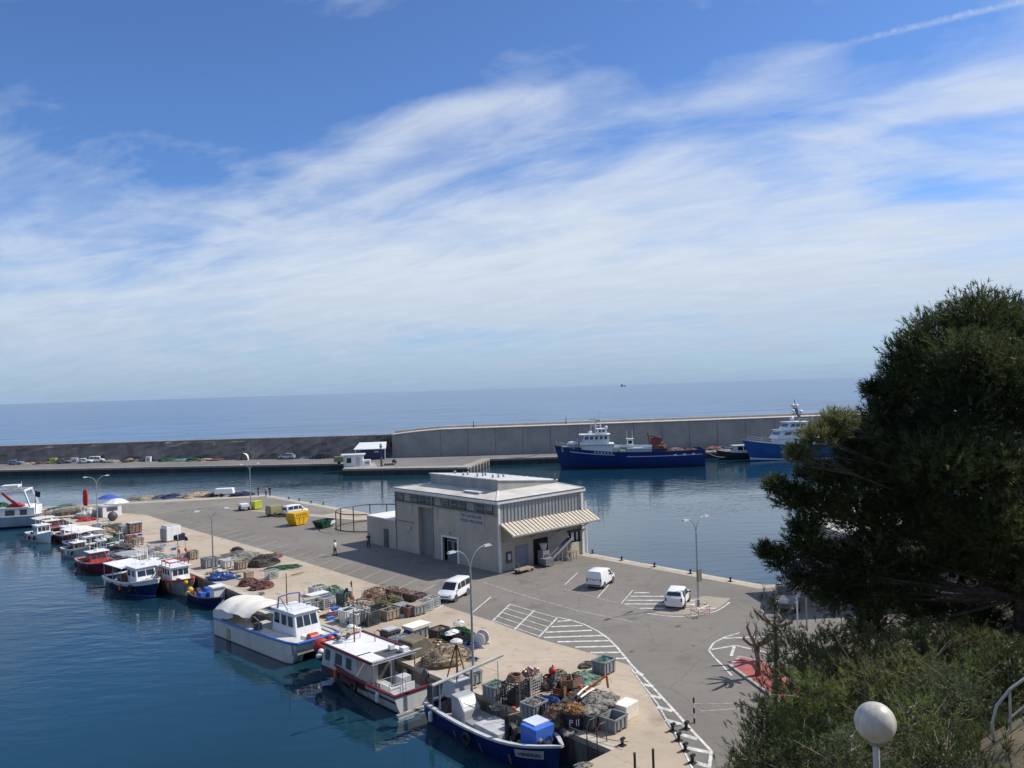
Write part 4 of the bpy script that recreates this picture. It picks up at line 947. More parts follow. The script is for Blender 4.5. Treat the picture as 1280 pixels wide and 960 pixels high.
# side curtains
mb = MB(); mb.loft([[g[i][0], (g[i][0][0]+.05, -2.06, max(1.5, g[i][0][2]-(1.1-.1*i)))] for i in range(9)], False, False); mb.loft([[g[0][j], (-5.92, g[0][j][1], 1.5)] for j in range(NYc)], False, False); mb.build('curtain', wcloth, tp)
mb = MB()
for x in (-5.7, -3.6, -1.2):
    for s in (-1, 1): mb.tube([(x, s*1.9, 1.4), (x, s*1.9, 2.25), (x, s*1.2, 2.75)], .035, 6)
each(mb, 'hoop', galv, tp)
for (x, y, w_, d_, hh, m_) in ((-.6, -.7, .9, 1.1, .9, lgrey), (-2.2, .9, 1.4, .9, .8, binGrey), (-.2, -1.4, .5, .5, 1.1, dgrey), (-3.9, -.6, 1.3, 1.0, .6, binWhite)): MB().box((x, y, .86), (w_, d_, hh), taper=.94).build('deck_box', m_, c1, bevel=.03)
heap(c1, (.9, -1.35, .86), .45, NET['dark'], (1, .8, 1.2), 4, 'gear_heap'); heap(c1, (2.0, -1.45, .86), .35, NET['navy'], (1.3, .7, .9), 5, 'gear_heap'); heap(c1, (4.9, -1.0, .9), .5, NET['navy'], (.8, 1.2, .9), 6, 'gear_heap'); heap(c1, (5.1, .9, 1.1), .4, NET['redbrown'], (.7, 1.2, .8), 7, 'gear_heap')
MB().disc((5.0, 0, 1.55), (0, 1, 0), .34, .7, 16).build('winch_drum', red, c1)
MB().tube([(-.9, -1.7, 1.4), (-.9, -1.7, 2.3), (-.2, -1.7, 2.5), (.5, -1.7, 2.3), (.5, -1.7, 1.4)], .04, 6).build('hauler_frame', steel, c1)
for x in (-4, -1, 2, 3.5): tyre(c1, x, 2.08, .9, .28, .09)
MB().box((-3.6, -2.025, .1), (.5, .02, .9)).build('rust_stain', M('rust_stain', (.45, .36, .26), .7, .3, 3), c1)

# ---------- 2 white boat with maroon band
c2 = boat('fishing_boat', 'white and maroon cabin boat with flat white roof and red fender at its bow', 18.1, -1.75, FARH+.02)
c2.scale = (1, 1.12, 1)
H2 = Hull(10.8, 3.3, 1.25, 1.75, 1.2, tr=.97, draft=.5, rake=.12, pw=2.4, bul=.75)
H2.hull(M('hull_white', (.66, .66, .63), .35, .18, .8, streak=True), c2); H2.deck(lgrey, c2); H2.rail(maroon, c2)
H2.stripe(maroon, c2, .66, .97, .3, 1); H2.stripe(maroon, c2, .72, .82, 0, .45); H2.stripe(dgrey, c2, .2, .34)
band = M('cabin_maroon', (.05, .015, .03), .35, .2, 1)
h_ = house(c2, -.7, 3.9, 2.75, .5, 2.5, lgrey, rf=.5, rr=0, tw=.95, nf=3, side=((.14, .3), (.42, .62), (.78, .92)), wv=(.5, .86), roofmat=M('roof_clean_white', (.80, .79, .77), .4, .08, 1), ov=.15, rearwin=True)
[MB().box((1.6, s*1.40, .55), (4.2, .03, .5)).build('cabin_band', band, c2) for s in (-1, 1)]
mb = MB(); mb.box((-1.75, .95, 2.5), (2.1, 1.1, .1)).box((-1.75, -1.25, 2.5), (2.1, .5, .1)).box((-2.7, 0, 2.5), (.35, 3.0, .1)).build('aft_roof', MATS['roof_clean_white'], c2)
mb = MB(); mb.box((-1.65, -.3, 2.47), (1.8, 1.3, .04)).build('roof_opening', dgrey, c2)
mb = MB()
for s in (-1, 1): mb.bar((3.5, s*1.48, 2.62), (-2.8, s*1.52, 2.62), .09, .16)
mb.bar((3.45, -1.4, 2.62), (3.45, 1.4, 2.62), .09, .14).build('roof_edge', maroon, c2)
mb = MB(); mb.tube([(-2.85, -1.9, 2.66), (-2.85, 1.5, 2.66)], .08, 8); mb.tube([(-2.85, 1.42, 1.3), (-2.85, 1.42, 2.5)], .04, 6); mb.tube([(-2.85, -1.42, 1.3), (-2.85, -1.42, 2.5)], .04, 6); mb.tube([(-2.8, .2, .6), (-2.8, .2, 2.5)], .04, 6)
mb.build('roof_frame', galv, c2)
each(MB().box((-2.2, -1.1, 2.6), (.5, .4, .25)).box((-1.3, -.75, 2.6), (.3, .3, .3)), 'roof_box', white, c2)
mb = MB(); mb.tube([(2.4, .7, 2.6), (2.3, .65, 3.3), (2.25, 0, 3.5), (2.3, -.65, 3.3), (2.4, -.7, 2.6)], .06, 8).build('radar_arch', white, c2); mast(c2, 1.9, 0, 2.6, 2.2, .05, MATS['rust'], cross=.35, stays=((3.2, .9, 2.6), (3.2, -.9, 2.6))); radar(c2, 2.25, 0, 3.5, .3); mast(c2, .9, -.9, 2.6, .7, .03, black); mast(c2, 1.2, 1.0, 2.6, 1.2, .015)
for x, y in ((3.1, .5), (3.2, -.3), (2.9, .0)): MB().ball((x, y, 2.75), .16, 6, (1.4, .8, .8), .1, 3).build('roof_gear', dgrey, c2)
MB().ball((5.0, .75, 1.9), .52, 10).build('fender_ball', red, c2, smooth=True); MB().ball((5.45, -.2, 1.95), .3, 8).build('fender_ball', red, c2, smooth=True)
for y, z in ((1.15, 1.75), (1.3, 1.5)): MB().ball((4.2, y, z), .2, 8).build('float', white, c2, smooth=True)
mb = MB(); mb.box((-4.2, .3, .5), (.08, 1.6, .8)).box((-3.6, 1.05, .5), (1.2, .08, .85)).build('pen_board', white, c2); MB().box((-3.3, -.3, .5), (.7, .7, 1.0)).build('fish_hatch', lgrey, c2, bevel=.03)
railing(c2, [(-3.1, 1.3, .6), (-3.1, .2, .6), (-4.4, .2, .6), (-4.4, 1.3, .6)], .95, galv)
heap(c2, (-4.6, -1.0, .5), .5, NET['redbrown'], (.9, .8, 1.1), 9, 'gear_heap'); heap(c2, (-2.2, -1.1, 1.0), .35, NET['dark'], (1, .8, 1), 8, 'gear_heap')
mb = MB().disc((-4.2, -1.3, 1.5), (0, 1, 0), .3, .12, 14).bar((-4.2, -1.3, .6), (-4.2, -1.3, 1.5), .1).build('net_hauler', dgrey, c2)
mb = MB(); mb.tube([(-5.6, -1.6, .12), (-5.6, 1.6, .12)], .13, 8); mb.tube([(-5.75, -1.6, -.02), (-5.75, 1.6, -.02)], .1, 8); mb.box((-5.5, 0, .02), (.4, 3.0, .1)).build('stern_step', steel, c2)
mast(c2, -5.2, -.6, 1.2, 1.6, .02, dgrey); mast(c2, -5.2, .9, 1.2, 1.8, .02, dgrey)

# ---------- 3 open blue boat
c3 = boat('open_work_boat', 'open blue work boat with grey deck, blue tank in its bow and long grey boom', 5.45, -1.5, NEAR-.03)
c3.scale = (1.1, 1.14, 1)
H3 = Hull(9.5, 2.75, 1.15, 1.6, 1.2, tr=.84, draft=.6, rake=.05, pw=4.2, bul=.42, th=.12, k0=.2, k1=.42)
H3.hull(M('hull_deep_blue', (.010, .022, .12), .28, .25, .8, streak=True), c3); H3.deck(lgrey, c3); H3.rail(M('rim_grey', (.55, .56, .56), .5, .2, 2), c3, .06, .1)
mb = MB()
for t in [.12+.055*i for i in range(13)]:
    i = min(range(len(H3.inn)), key=lambda j: abs(H3.inn[j][0]-(-4.75+t*9.5)))
    x, yg, zg, yd, zd = H3.inn[i]
    for s in (-1, 1): mb.bar((x, s*(yg-.05), zg), (x, s*(yd-.04), zd), .07, .1)
each(mb, 'rib', lgrey, c3)
c3g = bpy.data.objects.new('t', None)
n0 = set(bpy.data.objects)
# console with sloped front
MB().prism_y([(-3.0, .3), (-1.85, .3), (-1.9, 1.0), (-2.4, 1.65), (-3.0, 1.7)], -.6, .45).build('console', M('console_grey', (.40, .41, .42), .45, .15, 1), c3, bevel=.04)
MB().panel([(-1.9, -.6, 1.0), (-1.9, .45, 1.0), (-2.4, .45, 1.65), (-2.4, -.6, 1.65)], .1, .9, .3, .85, .02, .03).build('console_window', white, c3)
MB().box((.1, -.1, .38), (1.9, 1.3, .42)).build('engine_hatch', lgrey, c3, bevel=.03); MB().box((-1.2, -.3, .38), (.7, 1.0, .3)).build('hatch_cover', mgrey, c3, bevel=.02); MB().box((1.6, -.4, .36), (.7, .9, .08)).box((1.5, -.5, .45), (.4, .12, .06)).build('deck_plate', lgrey, c3)
MB().tube([(.6+.25*math.cos(i*.9), -.75+.16*math.sin(i*.9), .44+.01*i) for i in range(18)], .03, 5).build('rope_coil', black, c3)
mb = MB(); mb.cyl((1.65, -.62, .4), .13, 1.6, 10).disc((1.65, -.4, 1.2), (0, 1, 0), .32, .25, 14).box((1.65, -.62, .42), (.45, .4, .15)).disc((2.0, -.35, .85), (1, 0, 0), .26, .3, 14); mb.build('winch', black, c3)
MB().cyl((1.65, -.62, 2.0), .05, .5, 8).build('winch_post', dgrey, c3)
MB().box((2.95, .12, .55), (1.1, 1.15, 1.2)).build('fish_tank', bluemid, c3, bevel=.04); MB().box((2.72, .25, 1.76), (.9, .9, .05)).build('tank_lid', M('lid_white', (.6, .65, .72), .5, .1, 2), c3)
heap(c3, (3.75, -.02, 1.0), .22, NET['navy'], (1, 1.1, 1), 11, 'rope_heap'); heap(c3, (3.6, .3, 1.05), .2, NET['navy'], (.9, .8, 1.0), 12, 'rope_heap'); heap(c3, (2.3, -.4, .6), .24, NET['grey'], (1, 1, .9), 13, 'rope_heap'); heap(c3, (-3.9, .2, .45), .6, NET['dark'], (1, 1.2, 1.1), 14, 'rope_heap'); heap(c3, (3.45, -.2, 1.15), .15, NET['tan'], (1, 1, .8), 15, 'rope_heap')
MB().tube([(-3.35, -1.5, 2.35), (-3.1, 2.9, 3.0)], .10, 10).tube([(-3.95, -.4, 2.1), (-3.7, 2.5, 2.7)], .05, 8).build('boom', M('boom_grey', (.46, .47, .43), .5, .2, 2), c3)
each(MB().cyl((-3.25, .9, .4), .07, 2.4, 8).cyl((-3.3, -1.1, .4), .05, 1.9, 8), 'boom_post', steel, c3)
mb = MB(); T0 = (-4.05, .55, 4.1)
for p in ((-4.5, .2, 2.0), (-3.6, .2, 2.0), (-4.05, 1.1, 2.0)): mb.tube([T0, p], .035, 6)
mb.tube([(-4.27, .38, 3.0), (-3.83, .38, 3.0), (-4.05, .8, 3.0), (-4.27, .38, 3.0)], .02, 5); mb.cyl((-4.05, .55, 1.2), .06, 2.9, 8); mb.build('antenna_frame', MATS['rust'], c3)
MB().cyl((-4.05, .55, 4.1), .34, .12, 14).cyl((-4.05, .55, 4.22), .34, .1, 14, .2).build('radar_dome', M('dome_cream', (.66, .62, .55), .5, .1, 3), c3); MB().box((-4.05, .55, 1.0), (1.3, 1.3, 1.0), taper=.8).build('stern_box', lgrey, c3, bevel=.04)
MB().tube([(-4.6, -.9, .5), (-4.6, -.9, 1.9)], .1, 8).tube([(-4.2, -1.0, .5), (-4.2, -1.0, 2.0)], .09, 8).build('exhaust', dgrey, c3)
for x, y, h in ((-1.4, 1.25, 2.6), (.4, 1.2, 2.1)): mast(c3, x, y, .9, h, .03, galv)
for o_ in set(bpy.data.objects)-n0: o_.location.z += .38
bpy.data.objects.remove(c3g)
nb = MB()
Pn = [H3.pt(t, q, -1, .03) for t, q in ((.80, .72), (.93, .72), (.93, .9), (.80, .9))]
nb.loft([[H3.pt(.79+.145*i/8, q, -1, .035) for q in (.70, .8, .92)] for i in range(9)], False, False); nbo = nb.build('name_board', M('board_pale', (.5, .5, .48), .6, .15, 3), c3)
A_, B_, D_ = Pn[0], Pn[1], Pn[3]; ctr = (Pn[0]+Pn[2])/2; nrm = (B_-A_).cross(D_-A_).normalized()
text('VENDILES', .26, MATS['sign_ink'], nbo, face_mtx(ctr+nrm*.09, B_-A_, nrm.cross(B_-A_)))

# ---------- 4 blue hulled cabin boat, 5 red and white, 6 small boat
c4 = boat('fishing_boat', 'white cabin boat with dark blue hull and two front windows, life ring on its front', 58.9, -4.5, NEAR+.12)
H4 = Hull(10.0, 3.5, 1.2, 1.9, 1.1, tr=.75, draft=.6, rake=.06, pw=3.0, bul=.5)
H4.hull(navy, c4); H4.deck(white, c4); H4.rail(white, c4, .06, .12); H4.stripe(white, c4, .84, .98); H4.stripe(blue, c4, .3, .36)
h_ = house(c4, .3, 2.8, 2.1, .95, 2.75, white, rf=.5, tw=.9, nf=2, side=((.1, .4), (.55, .85)), wv=(.55, .86), ov=.15)
MB().box((3.0, 0, 1.05), (1.1, 1.1, .6), taper=.8).build('fore_cabin', white, c4, bevel=.05); MB().tube([(3.05+.02, -.1+.3*math.cos(a_), 1.45+.3*math.sin(a_)) for a_ in [2*PI*i/14 for i in range(15)]], .08, 6).build('life_ring', M('ring_grey', (.42, .36, .33), .6, .2, 3), c4)
MB().box((-2.1, 0, 2.55), (4.6, 3.0, .09)).build('awning', M('awning_white', (.80, .79, .77), .5, .06, 1), c4, bevel=.03); mb = MB()
for x in (-4.2, -2.1, -.1):
    for s in (-1, 1): mb.tube([(x, s*1.4, .9), (x, s*1.4, 2.55)], .035, 6)
each(mb, 'awning_post', galv, c4)
heap(c4, (-1.2, -.9, .65), .6, NET['dark'], (1.2, .8, 1.2), 21, 'gear_heap'); heap(c4, (-3, .3, .6), .8, NET['grey'], (1.2, 1, .8), 22, 'gear_heap'); MB().disc((.1, -1.2, 1.5), (0, 1, 0), .55, .25, 16).disc((.1, -1.2, 1.5), (0, 1, 0), .2, .35, 10).build('net_drum', MATS['rust'], c4)
mast(c4, .6, .3, 2.85, 1.8, .04, white, ((2.5, 1, 2.8), (2.5, -1, 2.8), (-1, 0, 2.7)), .5); mast(c4, 1.6, -.6, 2.85, 1.3, .02); radar(c4, 1.3, .4, 2.85, .3)
mb = MB(); mb.tube([(.4, 1.2, .8), (-.4, 1.4, 4.2)], .06, 8).build('derrick', white, c4); MB().box((4.1, 0, 1.35), (.25, .3, .35)).build('windlass', dgrey, c4)
c5 = boat('fishing_boat', 'white cabin boat with red roof rails and grey hull, moored behind the blue hulled boat', 56.4, -1.55, NEAR+.06)
H5 = Hull(9.6, 3.0, 1.2, 1.8, 1.1, tr=.7, draft=.6, rake=.05, pw=2.6, bul=.5)
H5.hull(M('hull_grey', (.34, .33, .32), .5, .25, .8, streak=True), c5); H5.deck(white, c5); H5.rail(red, c5, .05, .14)
h_ = house(c5, -.6, 2.0, 1.9, .85, 2.6, white, rf=.3, tw=.94, nf=3, side=((.06, .22), (.3, .48), (.58, .74)), wv=(.55, .88), ov=.2); MB().box((2.3, 0, 1.0), (1.2, 1.0, .6), taper=.8).build('fore_cabin', white, c5, bevel=.05)
mb = MB(); mb.tube([(-.5, -.95, 3.1), (1.5, -.95, 3.1), (1.6, .95, 3.1), (-.5, .95, 3.1), (-.5, -.95, 3.1)], .07, 6)
for x in (-.5, .5, 1.5):
    for s in (-1, 1): mb.tube([(x, s*.95, 2.65), (x, s*.95, 3.1)], .04, 6)
mb.build('roof_rail', red, c5); MB().box((-2.3, 0, 2.5), (3.0, 2.5, .08)).build('awning', white, c5); mb = MB()
for x in (-3.6, -1.2):
    for s in (-1, 1): mb.tube([(x, s*1.15, .8), (x, s*1.15, 2.5)], .035, 6)
each(mb, 'awning_post', white, c5); heap(c5, (-1.6, -.8, .7), .4, NET['dark'], (1, 1, 1.6), 24, 'gear_heap'); heap(c5, (3.4, 0, 1.15), .38, NET['redbrown'], (1, 1, .8), 25, 'gear_heap'); mast(c5, .2, .4, 2.7, 2.2, .03, MATS['rust'], ((-3, 0, 1.3),), .4)
MB().ball((4.35, -.55, 1.5), .26, 8).build('float', yellow, c5, smooth=True); MB().ball((4.2, .1, 1.55), .24, 8).build('float', yellow, c5, smooth=True); MB().tube([(2.6, -.6, 1.5), (3.2, -.65, 1.5)], .22, 10).build('anchor_reel', dgrey, c5)
c6 = boat('small_boat', 'small dark open boat with a white console box and bright blue crates', 48.4, -1.1, NEAR)
H6 = Hull(6.6, 2.3, .75, 1.1, .75, tr=.8, draft=.4, pw=2.6, bul=.4); H6.hull(navy, c6); H6.deck(mgrey, c6); H6.rail(dgrey, c6)
MB().box((1.5, .35, .4), (1.0, 1.1, 1.35), taper=.95).build('console', white, c6, bevel=.05); MB().box((1.5, .35, 1.75), (1.2, 1.3, .1)).build('console_roof', white, c6)
for x, y, z in ((-.9, -.2, .4), (-.2, .5, .4), (-.9, .4, .75)): MB().box((x, y, z), (.8, .6, .55)).build('fish_crate', bluemid, c6, bevel=.03)
heap(c6, (-2.3, .1, .4), .6, NET['dark'], (1, 1, 1.0), 31, 'gear_heap'); heap(c6, (-2.2, -.6, .5), .4, NET['redbrown'], (1, 1, 1), 32, 'gear_heap'); heap(c6, (.3, -.5, .4), .35, NET['grey'], (1, 1, .9), 33, 'gear_heap'); mast(c6, .6, .2, .5, 2.4, .03, MATS['rust'])
MB().ball((-2.9, -.6, .9), .3, 8).build('float', yellow, c6, smooth=True); MB().ball((-2.6, -.95, .65), .22, 8).build('float', M('float_pale_yellow', (.7, .6, .2), .5, .1, 3), c6, smooth=True)

for c_, Hh, ts_ in ((c4, H4, (.18, .36, .55, .72)), (c5, H5, (.3, .5, .7)), (c2, H2, (.15, .4, .65)), (c3, H3, (.1, .45))):
    sd = 1 if c_ is c2 else -1
    for i, t_ in enumerate(ts_):
        p_ = Hh.pt(t_, .96, sd, .12)
        if i % 2: tyre(c_, p_.x, p_.y, p_.z-.38, .27, .09)
        else: fender(c_, p_.x, p_.y, p_.z, (white, black, orange)[i % 3], .12, .65)
    for i, t_ in enumerate((.3, .52, .74)):
        p_ = Hh.pt(t_, .70, sd, .016); q_ = Hh.pt(t_+.012, .70, sd, .016); w_ = Hh.pt(t_+.010, .42, sd, .016); v_ = Hh.pt(t_+.001, .36, sd, .016); MB().add([p_, q_, w_, v_], [(0, 1, 2, 3)]).build('rust_run', M('rust_run', (.28, .19, .13), .8, .4, 4), c_)
# ---------- smaller, farther boats
def smallboat(label, u, v, rz, L_, B_, hull_m, cab_m, top_m, cab=(-.05, .25), hcab=1.9, awn=None, name='fishing_boat', rail_m=white, seed=1, redband=None):
    c = boat(name, label, u, v, rz); Hh = Hull(L_, B_, 1.0, 1.55, .95, tr=.7, draft=.5, rake=.06, pw=2.6, bul=.45)
    Hh.hull(hull_m, c); Hh.deck(lgrey, c); Hh.rail(rail_m, c, .05, .12)
    house(c, cab[0]*L_, cab[1]*L_, B_*.7, .55, .55+hcab, cab_m, rf=.25, tw=.92, nf=3, side=((.08, .3), (.38, .6), (.68, .9)), roofmat=top_m, wv=(.55, .88), ov=.15)
    if awn:
        x0, x1, z, m_ = awn; MB().loft([[(x0+(x1-x0)*i/6, y, z-.12*(y/(B_*.5))**2+.04*math.sin(i*2)) for y in (-B_*.5, -B_*.25, 0, B_*.25, B_*.5)] for i in range(7)], False, False).build('awning', m_, c, smooth=True)
        mb = MB()
        for x in (x0+.1, (x0+x1)/2, x1-.1):
            for s in (-1, 1): mb.tube([(x, s*B_*.42, .8), (x, s*B_*.42, z-.1)], .03, 5)
        each(mb, 'awning_post', galv, c)
    heap(c, (-L_*.3, -.2, .5), .55, NET['dark'], (1.3, .9, 1), seed*7+1, 'gear_heap'); heap(c, (-L_*.18, .3, .5), .5, NET['grey'], (1.2, .9, 1.1), seed*7+2, 'gear_heap'); heap(c, (L_*.36, 0, .8), .35, NET['rose'], (1.1, 1, .9), seed*7+3, 'gear_heap')
    mast(c, cab[0]*L_+.4, .2, .6+hcab, 1.7, .035, white, ((L_*.4, 0, 1.4), (-L_*.4, 0, 1.2)), .35); mast(c, cab[0]*L_+1.0, -.3, .6+hcab, 1.2, .015); radar(c, cab[1]*L_-.9, 0, .66+hcab, .25)
    rg = random.Random(seed)
    for t_ in (.2, .42, .62):
        p_ = Hh.pt(t_, .95, -1, .12)
        if rg.random() < .6: fender(c, p_.x, p_.y, p_.z, rg.choice((black, white, orange)), .11, .55)
        else: tyre(c, p_.x, p_.y, p_.z-.35, .24, .08)
    mast(c, cab[0]*L_+.15, -.5, .6+hcab, rg.uniform(1.2, 2.6), .02, rg.choice((white, dgrey))); railing(c, [(L_*.28, -B_*.28, 1.35), (L_*.40, -B_*.16, 1.5), (L_*.47, 0, 1.6), (L_*.40, B_*.16, 1.5), (L_*.28, B_*.28, 1.35)], .5, galv, .02, False)
    MB().tube([(-L_*.42, 0, .8), (-L_*.40, 0, 2.5)], .03, 6).build('stern_pole', dgrey, c); heap(c, (-L_*.40, .4, .6), .4, NET[rg.choice(('redbrown', 'blue', 'green', 'tan', 'orange'))], (1, .9, .9), seed*7+5, 'net_heap')
    MB().disc((-L_*.08, -B_*.42, 1.1), (0, 1, 0), .3, .14, 12).build('net_hauler', dgrey, c); return c
smallboat('dark red boat with red wheelhouse and white roof, moored outside the small white boat', 73.3, -4.4, NEAR+.10, 8.6, 3.0, maroon, red, white, (-.12, .08), 1.6, seed=2, rail_m=M('rail_pink', (.55, .3, .28), .5, .2, 2))
c8 = boat('small_boat', 'small white boat with rounded bow and rail frame, moored inside the dark red boat', 76.6, -.9, NEAR+.25); H8 = Hull(6.5, 2.5, .9, 1.3, .9, tr=.8, draft=.4, pw=3, bul=.3); H8.hull(white, c8); H8.deck(white, c8); H8.rail(white, c8)
house(c8, -1.2, .6, 1.7, .6, 1.9, white, rf=.35, nf=2, side=((.15, .5), (.58, .9)), wv=(.5, .85)); MB().box((1.6, 0, .7), (2.0, 1.6, .45), taper=.75).build('fore_cabin', white, c8, bevel=.06); railing(c8, [(-2.8, -1, .9), (-1.4, -1.1, .9), (-1.4, 1.1, .9), (-2.8, 1, .9)], 1.3, white, .03); mast(c8, -.4, 0, 2.0, 1.8, .03, white, ((2.5, 0, 1.3),), .4); radar(c8, -.9, 0, 2.0, .25)
smallboat('dark blue hulled boat with a wide white sun awning, left of the dark red boat', 87.2, -2.2, NEAR+.15, 9.6, 3.3, navy, white, white, (.02, .24), 1.6, (-4.2, 1.8, 2.9, M('awning_cloth', (.76, .73, .70), .8, .06, 1)), seed=3)
smallboat('red boat with a cream roof moored next to the large white trawler', 106.6, -2.3, NEAR+.15, 8.6, 3.0, maroon, red, M('roof_cream', (.70, .66, .58), .6, .1, 1), (-.1, .12), 1.5, (-3.9, -.6, 2.4, M('roof_cream', (.7, .66, .58))), seed=4)
smallboat('red hulled boat with small white cabin, half hidden behind the wide white awning', 97.5, -2.0, NEAR+.1, 7.6, 2.7, M('hull_red2', (.34, .05, .04), .45, .25, 1), white, white, (-.1, .15), 1.6, seed=5)
smallboat('weathered grey boat with dark cabin squeezed in between the red boat and the awning boat', 82.6, -1.3, NEAR+.05, 6.5, 2.4, M('hull_weathered', (.30, .31, .33), .6, .3, 1.5), mgrey, lgrey, (-.1, .12), 1.3, seed=6)
smallboat('small boat with a grey tarpaulin and bare mast nearest behind the red and white boat', 69.6, -1.4, NEAR+.1, 6.8, 2.4, M('hull_pale', (.5, .5, .47), .5, .25, 1.2), white, lgrey, (.05, .22), 1.2, (-3.0, .2, 1.9, M('tarp_grey', (.34, .34, .34), .8, .2, 1.5)), seed=8)

smallboat('white boat with a low cabin and grey roof, squeezed between the awning boat and quay', 91.0, -.2, NEAR+.1, 6.4, 2.3, white, white, lgrey, (-.05, .18), 1.2, seed=11)
smallboat('pale boat with a brown wheelhouse lying outside the weathered grey boat', 84.0, -4.0, NEAR+.2, 6.2, 2.2, MATS['hull_pale'], wood, white, (-.1, .12), 1.3, seed=12)
smallboat('white boat with a high cabin, moored right of the cream roofed boat', 101.5, -4.6, NEAR+.15, 7.2, 2.6, white, white, white, (-.1, .15), 1.7, seed=13)
smallboat('white day boat with dark net pile lying inside the blue hulled cabin boat', 65.0, -1.3, NEAR+.1, 6.8, 2.5, white, white, white, (.0, .22), 1.3, seed=14)
# ---------- trawler at the left edge
q_dir = Vector((-.955, -.295, 0)); rzT = math.atan2(q_dir.y, q_dir.x); T0 = G(68, 656, W)+q_dir*10.2+Vector((0, 1.2, 0))
c9 = boat('trawler', 'large white and grey trawler with red net hanging from its gantry, at the left edge', 0, 0, rzT, 'boat', loc=T0)
c9.scale = (1.1, 1.1, 1.12)
H9 = Hull(19, 5.2, 1.7, 3.2, 1.6, tr=.85, draft=1.2, rake=.08, pw=2.4, bul=.8); H9.hull(M('hull_trawler', (.40, .42, .44), .45, .25, .5, streak=True), c9); H9.deck(lgrey, c9); H9.rail(white, c9, .08, .16); H9.stripe(navy, c9, .36, .52)
MB().box((-2.6, 0, .9), (8.2, 4.2, 1.9)).build('deck_house', white, c9, bevel=.05); mb = MB()
for x, w_ in ((-5.3, .9), (-3.6, 1.2), (-1.4, 1.0)): MB().box((x, 2.115, 1.1), (w_, .04, 1.5)).build('doorway', dgrey, c9)
house(c9, 1.0, 4.6, 3.8, 1.1, 4.8, white, rf=.4, nf=4, side=((.08, .3), (.38, .6), (.68, .9)), wv=(.62, .85))
MB().box((-1.5, 0, 2.82), (9.0, 4.8, .12)).build('upper_deck', white, c9); mb = MB()
for x0, x1 in ((-6.2, -5.4), (-.6, -1.0)):
    for s in (-1, 1): mb.bar((x0, s*2.2, 2.9), (x1, s*2.0, 5.2), .2)
mb.bar((-5.4, -2.1, 5.2), (-5.4, 2.1, 5.2), .24); mb.bar((-1.0, -2.1, 5.2), (-1.0, 2.1, 5.2), .24)
for s in (-1, 1): mb.bar((-5.4, s*2.05, 5.2), (-1.0, s*2.05, 5.2), .2)
mb.build('gantry', white, c9); MB().box((-3.3, 0, 5.65), (2.2, 2.0, .3)).cyl((-3.3, 0, 5.3), .6, .4, 12).build('radar_platform', white, c9)
mb = MB(); mb.loft([[(-2.6-2.6*t, 1.9-.2*t+dy, 5.1-2.2*t-.25*math.sin(t*PI)+dz) for dy, dz in ((-.3, .18), (.12, .2), (.32, 0), (.12, -.2), (-.3, -.18))] for t in [i/6 for i in range(7)]]); mb.build('hanging_net', NET['red'], c9, smooth=True)
heap(c9, (-4.2, 1.3, 2.94), .7, NET['red'], (1.6, .9, .8), 41, 'net_heap'); heap(c9, (-2.0, 0, 2.94), .8, NET['green'], (1.2, 1, .8), 42, 'net_heap'); mast(c9, -1.0, 0, 5.3, 2.8, .06, white, ((4, 0, 4.8),), .6); mast(c9, -5.0, 1.5, 5.3, 1.2, .04); mast(c9, .4, 1, 4.9, 3.2, .04)
mb = MB().cyl((-6.8, 1.9, 1.6), .05, 3.6, 8); mb.build('flag_pole', dgrey, c9); MB().add([(-6.8, 1.9, 5.1), (-7.5, 1.95, 4.9), (-7.4, 1.9, 4.1), (-6.8, 1.9, 4.3)], [(0, 1, 2, 3)]).build('flag', navy, c9)
MB().box((-7.4, 1.2, .9), (2.6, 1.8, 1.0)).build('stern_locker', white, c9, bevel=.04); fender(c9, 3.2, 2.75, 1.7, dgrey, .45, 1.5); fender(c9, 1.2, 2.8, 1.7, dgrey, .4, 1.4); MB().ball((4.2, 2.6, 2.1), .4, 8).build('fender_ball', white, c9, smooth=True)

# ---------- big blue ship at the breakwater
s1 = thing('cargo_ship', 'long dark blue ship with white bridge and mast, moored along the concrete breakwater', 'ship', Vector((27.2, 190.6, W)), PI-.07)
HS = Hull(35, 7.6, 3.6, 5.4, 3.9, tr=.92, draft=1.5, rake=.05, pw=3.6, bul=.9, k0=.15, k1=.5)
shipblue = M('ship_blue', (.010, .028, .15), .38, .25, .25, streak=True)
HS.hull(shipblue, s1); HS.deck(MATS['binRust'] if 'binRust' in MATS else binRust, s1); HS.rail(navy, s1, .08, .12)
HS.stripe(M('ship_line', (.55, .58, .68), .5, .1, 1), s1, .80, .835, .02, .52); HS.stripe(MATS['ship_line'], s1, .86, .895, .60, .9); HS.stripe(black, s1, .27, .34)
for t in (.08, .14, .2):
    for sd in (-1, 1): p_ = HS.pt(t, .8, sd, .02); MB().box((p_.x, p_.y, p_.z), (.7, .06, .45)).build('hull_mark', white, s1)
for i in range(6): p_ = HS.pt(.62+.022*i, .95, 1, .03); MB().box((p_.x, p_.y, p_.z-.15), (.42, .05, .36)).build('name_letter', lgrey, s1)
MB().box((7.2, 0, 2.8), (7.8, 4.6, 2.8)).build('deck_house', white, s1, bevel=.06); MB().box((7.4, 0, 5.6), (8.0, 5.6, .15)).build('boat_deck', white, s1)
house(s1, 4.6, 11.0, 5.0, 5.75, 7.9, white, rf=.5, nf=5, side=((.06, .18), (.24, .36), (.42, .54), (.6, .74), (.79, .94)), wv=(.5, .86), ov=.3)
MB().box((10.9, 0, 7.9), (1.4, 4.6, .12)).build('bridge_visor', white, s1); house(s1, 5.0, 7.6, 3.2, 8.0, 9.2, white, rf=.3, nf=2, side=((.2, .45), (.55, .8)), wv=(.4, .85), name='upper_cabin')
